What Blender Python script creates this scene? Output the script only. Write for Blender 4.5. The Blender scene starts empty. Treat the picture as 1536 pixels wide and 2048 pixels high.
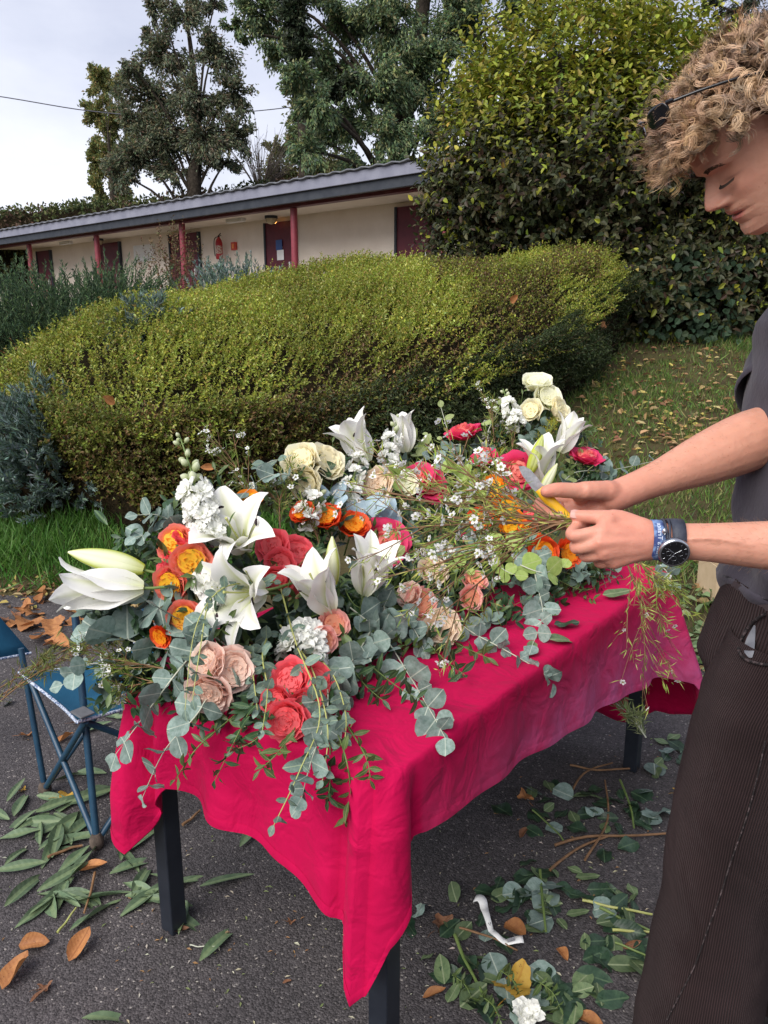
import bpy, bmesh, math, random
import numpy as np
from mathutils import Vector, Matrix
random.seed(7); RNG = np.random.default_rng(11)
SC = bpy.context.scene
COL = SC.collection
R = math.radians

# ------------------------------------------------------------------ camera
PITCH, FPX, EYE = R(13.8), 1540.0, 1.5          # focal length in photo pixels (1536 x 2048)
cam = bpy.data.objects.new('camera', bpy.data.cameras.new('camera'))
COL.objects.link(cam); SC.camera = cam
cam.location = (0, 0, EYE); cam.rotation_euler = (R(90) - PITCH, 0, 0)
cam.data.sensor_fit = 'VERTICAL'; cam.data.sensor_height = 36.0
cam.data.lens = 36.0 * FPX / 2048.0
cam.data.clip_start = 0.02; cam.data.clip_end = 900.0

# ------------------------------------------------------------------ sky, sun, exposure
SUN_EL, SUN_AZ = R(43), R(-140)                   # azimuth from +Y towards +X
W = bpy.data.worlds.new('World'); SC.world = W; W.use_nodes = True
nt = W.node_tree; nt.nodes.clear()
def N(t, kind, **kw):
    n = t.nodes.new(kind)
    for k, v in kw.items():
        if k in n.inputs: n.inputs[k].default_value = v
        else: setattr(n, k, v)
    return n
sky = N(nt, 'ShaderNodeTexSky'); sky.sky_type = 'NISHITA'; sky.sun_disc = False
sky.sun_elevation = SUN_EL; sky.sun_rotation = SUN_AZ; sky.dust_density = 3.0
tc = N(nt, 'ShaderNodeTexCoord')
mp = N(nt, 'ShaderNodeMapping'); mp.inputs['Scale'].default_value = (1.0, 1.0, 2.2); mp.inputs['Location'].default_value = (0.35, 0.1, 0.2)
nz = N(nt, 'ShaderNodeTexNoise', Scale=1.5, Detail=7.0, Roughness=0.52)
rp = N(nt, 'ShaderNodeValToRGB')
rp.color_ramp.elements[0].position = 0.42; rp.color_ramp.elements[0].color = (2.0, 2.15, 2.85, 1)
rp.color_ramp.elements[1].position = 0.74; rp.color_ramp.elements[1].color = (4.5, 4.55, 4.9, 1)
mx = N(nt, 'ShaderNodeMixRGB'); mx.inputs[0].default_value = 0.9
bg = N(nt, 'ShaderNodeBackground', Strength=0.1); wo = N(nt, 'ShaderNodeOutputWorld')
L = nt.links.new
L(tc.outputs['Generated'], mp.inputs[0]); L(mp.outputs[0], nz.inputs['Vector']); L(nz.outputs['Fac'], rp.inputs[0])
L(sky.outputs[0], mx.inputs[1]); L(rp.outputs[0], mx.inputs[2]); L(mx.outputs[0], bg.inputs[0]); L(bg.outputs[0], wo.inputs[0])
sun = bpy.data.objects.new('sun', bpy.data.lights.new('sun', 'SUN')); COL.objects.link(sun)
sun.data.energy = 1.7; sun.data.angle = R(55); sun.data.color = (1.0, 0.965, 0.92)
sd = Vector((math.sin(SUN_AZ) * math.cos(SUN_EL), math.cos(SUN_AZ) * math.cos(SUN_EL), math.sin(SUN_EL)))
sun.rotation_euler = sd.to_track_quat('Z', 'Y').to_euler(); sun.location = sd * 30
vs = SC.view_settings
vs.view_transform = 'Standard'; vs.look = 'None'; vs.gamma = 1.0; vs.use_curve_mapping = False; vs.exposure = 1.38
SC.cycles.max_bounces = 8; SC.cycles.transparent_max_bounces = 8
SC.cycles.caustics_reflective = False; SC.cycles.caustics_refractive = False
try: SC.cycles.use_denoising = True
except Exception: pass

# ------------------------------------------------------------------ geometry of the view, used to survey the place
CP, SP_ = math.cos(PITCH), math.sin(PITCH)
def ray(px, py):
    u = (px - 768) / FPX; v = (1024 - py) / FPX
    return Vector((u, CP + v * SP_, -SP_ + v * CP))
def P(px, py, t): return ray(px, py) * t + Vector((0, 0, EYE))
def edge_y(x): return 3.6 - .22 * x
def gz(x, y):
    s = np.maximum(0, np.asarray(y, float) - edge_y(np.asarray(x, float)))
    return np.minimum(.22 * s * s / (s + .4), 1.8)
def onz(px, py, z):
    r = ray(px, py); return r * ((z - EYE) / r.z) + Vector((0, 0, EYE))
def hit(px, py):
    r = ray(px, py); t = .5
    while t < 60:
        q = r * t + Vector((0, 0, EYE))
        if q.z < float(gz(q.x, q.y)): return q
        t += .01
    return q

# ------------------------------------------------------------------ object helpers
def lin(r, g, b):
    f = lambda c: (c / 255 / 12.92) if c / 255 <= .04045 else ((c / 255 + .055) / 1.055) ** 2.4
    return (f(r), f(g), f(b))
def tag(o, label=None, cat=None, group=None, kind=None):
    if label: o['label'] = label
    if cat: o['category'] = cat
    if group: o['group'] = group
    if kind: o['kind'] = kind
    return o
def empty(name, loc=(0, 0, 0), label=None, cat=None, group=None, kind=None):
    o = bpy.data.objects.new(name, None); COL.objects.link(o); o.location = loc
    o.empty_display_size = .05
    return tag(o, label, cat, group, kind)
def link(name, me, parent=None, mat=None, M=None):
    o = bpy.data.objects.new(name, me); COL.objects.link(o)
    if mat is not None and not me.materials: me.materials.append(mat)
    if M is not None: o.matrix_basis = M
    if parent is not None: o.parent = parent
    return o
def npmesh(name, V, F, mat=None, cols=None, smooth=True, uv=None):
    """V (n,3); F list of arrays (m,3)/(m,4) or one array; cols (n,3) point colours"""
    me = bpy.data.meshes.new(name)
    V = np.ascontiguousarray(V, np.float32)
    Fs = F if isinstance(F, (list, tuple)) else [F]
    Fs = [np.asarray(f, np.int32) for f in Fs if len(f)]
    loops = np.concatenate([f.ravel() for f in Fs]); sizes = np.concatenate([np.full(len(f), f.shape[1], np.int32) for f in Fs])
    me.vertices.add(len(V)); me.vertices.foreach_set('co', V.ravel())
    me.loops.add(len(loops)); me.loops.foreach_set('vertex_index', loops)
    starts = np.concatenate([[0], np.cumsum(sizes)[:-1]]).astype(np.int32)
    me.polygons.add(len(sizes)); me.polygons.foreach_set('loop_start', starts); me.polygons.foreach_set('loop_total', sizes)
    me.polygons.foreach_set('use_smooth', np.full(len(sizes), smooth))
    if cols is not None:
        a = me.color_attributes.new('col', 'FLOAT_COLOR', 'POINT')
        c = np.ones((len(V), 4), np.float32); c[:, :3] = cols; a.data.foreach_set('color', c.ravel())
    if uv is not None:
        l = me.uv_layers.new(name='uv'); l.data.foreach_set('uv', np.asarray(uv, np.float32)[loops].ravel())
    me.update(calc_edges=True); me.validate()
    if mat is not None: me.materials.append(mat)
    return me
def nrm(a):
    a = np.asarray(a, float); return a / np.maximum(np.linalg.norm(a, axis=-1, keepdims=True), 1e-9)
def grid_faces(nu, nv, wrap=False):
    """vertex index i*nv+j ; wrap closes j"""
    i, j = np.meshgrid(np.arange(nu - 1), np.arange(nv if wrap else nv - 1), indexing='ij')
    j2 = (j + 1) % nv
    return np.stack([i * nv + j, i * nv + j2, (i + 1) * nv + j2, (i + 1) * nv + j], -1).reshape(-1, 4)
class Acc:
    """collects vertex / face arrays for ONE mesh"""
    def __init__(s): s.V = []; s.F3 = []; s.F4 = []; s.C = []; s.n = 0
    def add(s, V, F, col=None):
        V = np.asarray(V, float); F = np.asarray(F, int)
        s.V.append(V); (s.F3 if F.shape[1] == 3 else s.F4).append(F + s.n)
        s.C.append(np.broadcast_to(np.asarray(col if col is not None else (.5, .5, .5), float), (len(V), 3))); s.n += len(V)
    def mesh(s, name, mat, smooth=True):
        F = ([np.concatenate(s.F3)] if s.F3 else []) + ([np.concatenate(s.F4)] if s.F4 else [])
        return npmesh(name, np.concatenate(s.V), F, mat, np.concatenate(s.C), smooth)
def tube_arrays(pts, rad, ns=6, caps=True):
    pts = np.asarray(pts, float); n = len(pts); rad = np.broadcast_to(np.asarray(rad, float), (n,))
    T = nrm(np.gradient(pts, axis=0))
    ref = np.array([0, 0, 1.0]) if abs(T[0][2]) < .9 else np.array([1.0, 0, 0])
    Ns = []; cur = nrm(np.cross(T[0], ref))
    for k in range(n):
        cur = nrm(cur - T[k] * np.dot(cur, T[k])); Ns.append(cur)
    Ns = np.array(Ns); B = np.cross(T, Ns)
    a = np.linspace(0, 2 * np.pi, ns, endpoint=False)
    V = pts[:, None] + rad[:, None, None] * (np.cos(a)[None, :, None] * Ns[:, None] + np.sin(a)[None, :, None] * B[:, None])
    V = V.reshape(-1, 3); F = grid_faces(n, ns, True)
    return V, F
def add_tube(acc, pts, rad, ns=6, col=None, caps=True):
    V, F = tube_arrays(pts, rad, ns); n0 = acc.n
    acc.add(V, F, col)
    if caps:
        n = len(pts)
        for row, q in ((0, pts[0]), (n - 1, pts[-1])):
            idx = np.arange(ns)
            Vc = np.concatenate([V[row * ns:(row + 1) * ns], [np.asarray(q, float)]])
            f = np.stack([idx, (idx + 1) % ns, np.full(ns, ns)], -1)
            acc.add(Vc, f if row else f[:, ::-1], col)
def tube(name, pts, rad, mat, parent=None, ns=8, smooth=True):
    a = Acc(); add_tube(a, pts, rad, ns); return link(name, a.mesh(name, mat, smooth), parent)
def spline(ctrl, n=16):
    c = np.asarray(ctrl, float)
    if len(c) == 2: return c[0] + (c[1] - c[0]) * np.linspace(0, 1, n)[:, None]
    t = np.linspace(0, len(c) - 1, n); i = np.clip(t.astype(int), 0, len(c) - 2); f = (t - i)[:, None]
    p0 = c[np.maximum(i - 1, 0)]; p1 = c[i]; p2 = c[i + 1]; p3 = c[np.minimum(i + 2, len(c) - 1)]
    return .5 * (2 * p1 + (p2 - p0) * f + (2 * p0 - 5 * p1 + 4 * p2 - p3) * f ** 2 + (3 * p1 - p0 - 3 * p2 + p3) * f ** 3)
def add_box(acc, lo, hi, M=None, col=None):
    (x0, y0, z0), (x1, y1, z1) = lo, hi
    V = np.array([(x, y, z) for z in (z0, z1) for y in (y0, y1) for x in (x0, x1)], float)
    if M is not None: V = np.array([M @ Vector(v) for v in V])
    F = np.array([(0, 2, 3, 1), (4, 5, 7, 6), (0, 1, 5, 4), (2, 6, 7, 3), (0, 4, 6, 2), (1, 3, 7, 5)])
    acc.add(V, F, col)
def box(name, lo, hi, mat, parent=None, M=None, bev=0.0):
    a = Acc(); add_box(a, lo, hi, M); me = a.mesh(name, mat, False)
    if bev:
        bm = bmesh.new(); bm.from_mesh(me)
        bmesh.ops.bevel(bm, geom=bm.edges[:], offset=bev, segments=2, affect='EDGES', profile=.5)
        bm.to_mesh(me); bm.free()
    return link(name, me, parent)
def frame_from(zax, xhint=(0, 0, 1)):
    z = Vector(zax).normalized(); x = Vector(xhint); x = x - z * x.dot(z)
    if x.length < 1e-4: x = Vector((1, 0, 0)) - z * z.x
    x.normalize(); y = z.cross(x)
    return Matrix((x, y, z)).transposed().to_4x4()
def TM(loc, rot=None, s=1.0):
    M = Matrix.Translation(Vector(loc))
    if rot is not None: M = M @ rot
    if isinstance(s, (int, float)): s = (s, s, s)
    return M @ Matrix.Diagonal((*s, 1))

# ------------------------------------------------------------------ materials
def new_mat(name):
    m = bpy.data.materials.new(name); m.use_nodes = True; t = m.node_tree; t.nodes.clear()
    out = N(t, 'ShaderNodeOutputMaterial'); b = N(t, 'ShaderNodeBsdfPrincipled'); t.links.new(b.outputs[0], out.inputs[0])
    return m, t, b, out
def setspec(b, v):
    for k in ('Specular IOR Level', 'Specular'):
        if k in b.inputs: b.inputs[k].default_value = v; return
def mat(name, col, col2=None, rough=.6, spec=.4, nscale=30.0, bump=0.0, bscale=None, trans=0.0, metal=0.0, var=0.0, attr=False, coord='Object', ndetail=4.0, ramp=(.35, .65), sheen=0.0, sss=0.0, transcol=None, huevar=0.0):
    """plain procedural material: two colours mixed by noise (or the leaf colour attribute), optional bump, translucency and per-object variation"""
    m, t, b, out = new_mat(name); lk = t.links.new
    b.inputs['Roughness'].default_value = rough; b.inputs['Metallic'].default_value = metal; setspec(b, spec)
    tcn = N(t, 'ShaderNodeTexCoord')
    nzn = N(t, 'ShaderNodeTexNoise', Scale=nscale, Detail=ndetail, Roughness=.6); lk(tcn.outputs[coord], nzn.inputs['Vector'])
    if attr:
        at = N(t, 'ShaderNodeAttribute'); at.attribute_name = 'col'; c = at.outputs['Color']
        if col2 is not None:
            rr = N(t, 'ShaderNodeValToRGB'); rr.color_ramp.elements[0].position, rr.color_ramp.elements[1].position = ramp
            rr.color_ramp.elements[0].color = (*col, 1); rr.color_ramp.elements[1].color = (*col2, 1); lk(nzn.outputs['Fac'], rr.inputs[0])
            mm = N(t, 'ShaderNodeMixRGB'); mm.blend_type = 'MULTIPLY'; mm.inputs[0].default_value = 1; lk(c, mm.inputs[1]); lk(rr.outputs[0], mm.inputs[2]); c = mm.outputs[0]
    else:
        rr = N(t, 'ShaderNodeValToRGB'); rr.color_ramp.elements[0].position, rr.color_ramp.elements[1].position = ramp
        rr.color_ramp.elements[0].color = (*col, 1); rr.color_ramp.elements[1].color = (*(col2 or col), 1)
        lk(nzn.outputs['Fac'], rr.inputs[0]); c = rr.outputs[0]
    if var or huevar:
        oi = N(t, 'ShaderNodeObjectInfo'); hs = N(t, 'ShaderNodeHueSaturation')
        mr = N(t, 'ShaderNodeMapRange'); mr.inputs[3].default_value = 1 - var; mr.inputs[4].default_value = 1 + var
        lk(oi.outputs['Random'], mr.inputs[0]); lk(mr.outputs[0], hs.inputs['Value'])
        if huevar:
            m2 = N(t, 'ShaderNodeMath'); m2.operation = 'MULTIPLY'; m2.inputs[1].default_value = 7.31; lk(oi.outputs['Random'], m2.inputs[0])
            m3 = N(t, 'ShaderNodeMath'); m3.operation = 'FRACT'; lk(m2.outputs[0], m3.inputs[0])
            m4 = N(t, 'ShaderNodeMapRange'); m4.inputs[3].default_value = .5 - huevar; m4.inputs[4].default_value = .5 + huevar
            lk(m3.outputs[0], m4.inputs[0]); lk(m4.outputs[0], hs.inputs['Hue'])
        lk(c, hs.inputs['Color']); c = hs.outputs[0]
    lk(c, b.inputs['Base Color'])
    if bump:
        bn = N(t, 'ShaderNodeTexNoise', Scale=bscale or nscale, Detail=5.0, Roughness=.6); lk(tcn.outputs[coord], bn.inputs['Vector'])
        bp = N(t, 'ShaderNodeBump', Strength=1.0, Distance=bump); lk(bn.outputs['Fac'], bp.inputs['Height']); lk(bp.outputs[0], b.inputs['Normal'])
    if sheen and 'Sheen Weight' in b.inputs: b.inputs['Sheen Weight'].default_value = sheen
    if sss:
        b.inputs['Subsurface Weight'].default_value = sss; b.inputs['Subsurface Radius'].default_value = (1.0, .35, .2); b.inputs['Subsurface Scale'].default_value = .006
    if trans:
        tr = N(t, 'ShaderNodeBsdfTranslucent'); ms = N(t, 'ShaderNodeMixShader'); ms.inputs[0].default_value = trans
        if transcol is not None: tr.inputs[0].default_value = (*transcol, 1)
        else: lk(c, tr.inputs[0])
        lk(b.outputs[0], ms.inputs[1]); lk(tr.outputs[0], ms.inputs[2]); lk(ms.outputs[0], out.inputs[0])
    m['c'] = 1
    return m

# ------------------------------------------------------------------ leaf clouds (vectorised)
def leafcloud(name, pos, d, n, Ln, Wd, col, material, fold=.35, shape=4):
    pos = np.asarray(pos, float); m = len(pos)
    d = nrm(d); s = nrm(np.cross(d, n)); n2 = np.cross(s, d)
    Ln = np.broadcast_to(np.asarray(Ln, float), (m,))[:, None]; Wd = np.broadcast_to(np.asarray(Wd, float), (m,))[:, None]
    if shape == 4:
        prof = [(0, 0, 0), (.45, -.5, 1), (1, 0, -.1), (.45, .5, 1)]; F = np.array([(0, 2, 1), (0, 3, 2)])
    elif shape == 6:
        prof = [(0, 0, 0), (.28, -.46, .9), (.7, -.36, .7), (1, 0, -.25), (.7, .36, .7), (.28, .46, .9)]; F = np.array([(0, 3, 2, 1), (0, 5, 4, 3)])
    else:  # 3: blade
        prof = [(0, -.5, 0), (0, .5, 0), (.55, .32, .25), (1, 0, -.6), (.55, -.32, .25)]; F = None
    V = np.stack([pos + d * Ln * a + s * Wd * b + n2 * Wd * fold * c for a, b, c in prof], 1)
    k = len(prof); V = V.reshape(-1, 3); base = (np.arange(m) * k)[:, None]
    if F is None:
        Fs = [np.concatenate([base + f for f in ([0, 1, 2, 4],)]).reshape(-1, 4), (base + [4, 2, 3])]
    else:
        Fs = [np.concatenate([base + f for f in F])]
    C = np.repeat(np.broadcast_to(np.asarray(col, float), (m, 3)), k, 0)
    return npmesh(name, V, Fs, material, C, smooth=False)
def rand_unit(n):
    return nrm(RNG.normal(size=(n, 3)))
def pick(cols, n, w=None, jit=.12):
    c = np.asarray(cols, float)[RNG.choice(len(cols), n, p=w)]
    return np.clip(c * (1 + RNG.normal(0, jit, (n, 1))) * (1 + RNG.normal(0, jit * .35, (n, 3))), .002, .95)
def sprigs(o, d, Ln, k, lw, spread=.8, up=0.0):
    """k leaves along each shoot: returns pos, dir, normal arrays"""
    m = len(o); d = nrm(d); t = (np.arange(k) + .6) / k
    pos = o[:, None] + d[:, None] * (np.asarray(Ln).reshape(-1, 1) * t)[:, :, None]
    a = np.arange(k) * 2.4 + RNG.uniform(0, 6.28, (m, 1))
    ref = nrm(rand_unit(m)); s1 = nrm(np.cross(d, ref)); s2 = np.cross(d, s1)
    lat = np.cos(a)[..., None] * s1[:, None] + np.sin(a)[..., None] * s2[:, None]
    dirs = nrm(d[:, None] * (1 - spread * .5) + lat * spread + RNG.normal(0, .25, (m, k, 3)) + np.array([0, 0, up]))
    nor = nrm(d[:, None] * .9 - lat * .3 + np.array([0, 0, .5]) + RNG.normal(0, .3, (m, k, 3)))
    return pos.reshape(-1, 3), dirs.reshape(-1, 3), nor.reshape(-1, 3)
def fnoise(p, s, seed=0):
    """cheap smooth noise 0..1 from sums of sines"""
    r = np.random.default_rng(seed); v = np.zeros(len(p))
    for k in range(6):
        w = r.normal(size=3) * s * (1.0 + .5 * k); v += np.sin(p @ w + r.uniform(0, 6.28)) / (1 + .35 * k)
    return np.clip(.5 + v / 5.0, 0, 1)
# ================================================================== GROUND
def asphalt_mat():
    m, t, b, out = new_mat('asphalt'); lk = t.links.new
    tcn = N(t, 'ShaderNodeTexCoord'); b.inputs['Roughness'].default_value = .85; setspec(b, .35)
    vo = N(t, 'ShaderNodeTexVoronoi', Scale=210.0); lk(tcn.outputs['Object'], vo.inputs['Vector'])
    n1 = N(t, 'ShaderNodeTexNoise', Scale=2.2, Detail=6.0, Roughness=.6); lk(tcn.outputs['Object'], n1.inputs['Vector'])
    n2 = N(t, 'ShaderNodeTexNoise', Scale=75.0, Detail=4.0, Roughness=.7); lk(tcn.outputs['Object'], n2.inputs['Vector'])
    sep = N(t, 'ShaderNodeSeparateColor'); lk(vo.outputs['Color'], sep.inputs[0])
    st = N(t, 'ShaderNodeValToRGB'); e = st.color_ramp.elements
    e[0].position = 0; e[0].color = (.024, .022, .0225, 1); e[1].position = .975; e[1].color = (.075, .070, .071, 1)
    x = e.new(.99); x.color = (.19, .18, .165, 1); x = e.new(.6); x.color = (.05, .046, .0475, 1)
    lk(sep.outputs[0], st.inputs[0])
    w = N(t, 'ShaderNodeValToRGB'); w.color_ramp.elements[0].position = .33; w.color_ramp.elements[0].color = (.98, .96, .98, 1)
    w.color_ramp.elements[1].position = .68; w.color_ramp.elements[1].color = (1.62, 1.53, 1.49, 1); lk(n1.outputs['Fac'], w.inputs[0])
    mu = N(t, 'ShaderNodeMixRGB'); mu.blend_type = 'MULTIPLY'; mu.inputs[0].default_value = 1
    lk(st.outputs[0], mu.inputs[1]); lk(w.outputs[0], mu.inputs[2])
    # reddish brown dirt stains
    n3 = N(t, 'ShaderNodeTexNoise', Scale=3.1, Detail=8.0, Roughness=.72); lk(tcn.outputs['Object'], n3.inputs['Vector'])
    s3 = N(t, 'ShaderNodeValToRGB'); s3.color_ramp.elements[0].position = .64; s3.color_ramp.elements[0].color = (0, 0, 0, 1)
    s3.color_ramp.elements[1].position = .76; s3.color_ramp.elements[1].color = (.45, .45, .45, 1); lk(n3.outputs['Fac'], s3.inputs[0])
    mb = N(t, 'ShaderNodeMixRGB'); mb.inputs[2].default_value = (.135, .085, .055, 1); lk(s3.outputs[0], mb.inputs[0]); lk(mu.outputs[0], mb.inputs[1])
    lk(mb.outputs[0], b.inputs['Base Color'])
    ad = N(t, 'ShaderNodeMath'); ad.operation = 'ADD'; lk(vo.outputs['Distance'], ad.inputs[0]); lk(n2.outputs['Fac'], ad.inputs[1])
    bp = N(t, 'ShaderNodeBump', Strength=.8, Distance=.0035); bp.invert = True; lk(ad.outputs[0], bp.inputs['Height']); lk(bp.outputs[0], b.inputs['Normal'])
    return m
M_ASPH = asphalt_mat()
M_SOIL = mat('soil_and_moss', (.05, .036, .022), (.085, .075, .03), rough=.95, spec=.1, nscale=3.0, bump=.02, bscale=40, ndetail=8)
xs = np.unique(np.concatenate([np.linspace(-160, -12, 14), np.linspace(-12, 12, 70), np.linspace(12, 160, 14)]))
ys = np.unique(np.concatenate([np.linspace(-60, -4, 8), np.linspace(-4, 20, 90), np.linspace(20, 260, 16)]))
X, Y = np.meshgrid(xs, ys, indexing='ij'); Z = gz(X, Y) - .006 + np.where(Y > edge_y(X) + .3, .02 * np.sin(X * 2.1 + Y) * np.sin(Y * 1.7), 0)
V = np.stack([X, Y, Z], -1).reshape(-1, 3)
tag(link('ground', npmesh('ground', V, grid_faces(len(xs), len(ys)), M_SOIL)), kind='structure')
ax = np.linspace(-14, 14, 90)
rag = .05 * np.sin(ax * 3.1) + .04 * np.sin(ax * 7.7 + 1) + .025 * np.sin(ax * 17.3)
Va = np.concatenate([np.stack([ax, np.full_like(ax, -12), np.zeros_like(ax)], -1), np.stack([ax, edge_y(ax) + .12 + rag, np.zeros_like(ax)], -1)])
n = len(ax); i = np.arange(n - 1)
tag(link('asphalt_pavement', npmesh('asphalt_pavement', Va, np.stack([i, i + 1, n + i + 1, n + i], -1), M_ASPH)), kind='structure')

# grass on the bank
M_FOL = mat('leaf_blades', (1, 1, 1), None, rough=.5, spec=.3, attr=True, trans=.28)
M_FOLD = mat('leaf_matt', (1, 1, 1), None, rough=.62, spec=.2, attr=True, trans=.15)
def grass(name, N_, x0, x1, y0, y1, hmin, hmax, cols, wts, dens=None, wd=(.005, .010)):
    p = np.stack([RNG.uniform(x0, x1, N_), RNG.uniform(y0, y1, N_)], -1)
    p = p[p[:, 1] > edge_y(p[:, 0]) + .08 + RNG.uniform(0, .35, len(p))]
    if dens is not None: p = p[RNG.uniform(0, 1, len(p)) < dens(p)]
    m = len(p); pos = np.concatenate([p, gz(p[:, 0], p[:, 1])[:, None]], 1)
    d = nrm(np.stack([RNG.normal(0, .5, m), RNG.normal(0, .5, m), np.full(m, .85)], -1))
    me = leafcloud(name, pos, d, rand_unit(m), RNG.uniform(hmin, hmax, m) * (.6 + .8 * fnoise(pos, 2.0, 3)), RNG.uniform(*wd, m), pick(cols, m, wts, .2), M_FOL, shape=3)
    return tag(link(name, me), 'short green lawn grass on the bank behind the table', 'grass', kind='stuff')
GC = [(.08, .15, .03), (.12, .20, .035), (.16, .22, .05), (.22, .20, .08), (.055, .11, .025)]
grass('lawn_grass', 80000, .9, 7.5, 2.9, 10.5, .05, .10, GC, [.3, .25, .15, .12, .18], dens=lambda p: .35 + .65 * (fnoise(np.c_[p, p[:, :1] * 0], 1.6, 5) > .42))
o = grass('verge_grass', 36000, -4.4, -.4, 4.1, 7.2, .09, .2, [(.04, .12, .015), (.07, .17, .025), (.1, .2, .04)], None, dens=lambda p: (p[:, 1] < np.where(p[:, 0] < -2.2, 6.9, 5.4) + .25 * np.sin(p[:, 0] * 3)), wd=(.006, .012))
o['label'] = 'longer fresh green grass at the foot of the hedge on the left'

# ================================================================== CLIPPED HEDGE
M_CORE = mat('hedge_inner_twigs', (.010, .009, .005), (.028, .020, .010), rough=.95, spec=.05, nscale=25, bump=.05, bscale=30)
M_BARK = mat('bark', (.018, .014, .010), (.05, .04, .03), rough=.9, spec=.15, nscale=14, bump=.02, bscale=25)
M_TWIG = mat('twig_bark', (.06, .035, .02), (.14, .085, .05), rough=.8, spec=.2, nscale=60)
HP = np.array([(-3.25, 6.3), (-2.5, 5.3), (-1.6, 4.75), (-.5, 5.0), (.6, 5.55), (1.22, 6.33), (1.75, 7.15), (2.32, 8.1), (2.68, 8.75), (2.1, 9.4), (-.7, 9.1), (-1.9, 8.7), (-2.7, 7.2)])
def poly_dist(p, poly):
    """signed distance to polygon edge (positive inside) and nearest edge outward normal"""
    a = poly; b = np.roll(poly, -1, 0); e = b - a
    w = p[:, None] - a[None]; t = np.clip((w * e).sum(-1) / (e * e).sum(-1), 0, 1)
    q = w - e * t[..., None]; dd = np.linalg.norm(q, axis=-1); k = dd.argmin(1); dist = dd[np.arange(len(p)), k]
    c = ((a[None, :, 1] > p[:, None, 1]) != (b[None, :, 1] > p[:, None, 1])) & (p[:, None, 0] < (b[:, 0] - a[:, 0])[None] * (p[:, None, 1] - a[None, :, 1]) / (b[:, 1] - a[:, 1] + 1e-12)[None] + a[None, :, 0])
    inside = c.sum(1) % 2 == 1
    nn = np.stack([e[:, 1], -e[:, 0]], -1); nn = nrm(nn)[k]
    return np.where(inside, dist, -dist), nn
HH = 1.12
def hedge_top(p):
    d, nn = poly_dist(p, HP)
    lump = .05 * np.sin(p[:, 0] * 2.3 + p[:, 1]) + .05 * np.sin(p[:, 1] * 2.9 - p[:, 0] * 1.3)
    f = np.clip(d / np.interp(p[:, 0], [-1.5, 1.4], [.95, .42]), 0, 1)
    return gz(p[:, 0], p[:, 1]) + (HH + .03 + lump) * (1 - .40 * (1 - f) ** 2.0), d, nn
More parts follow.
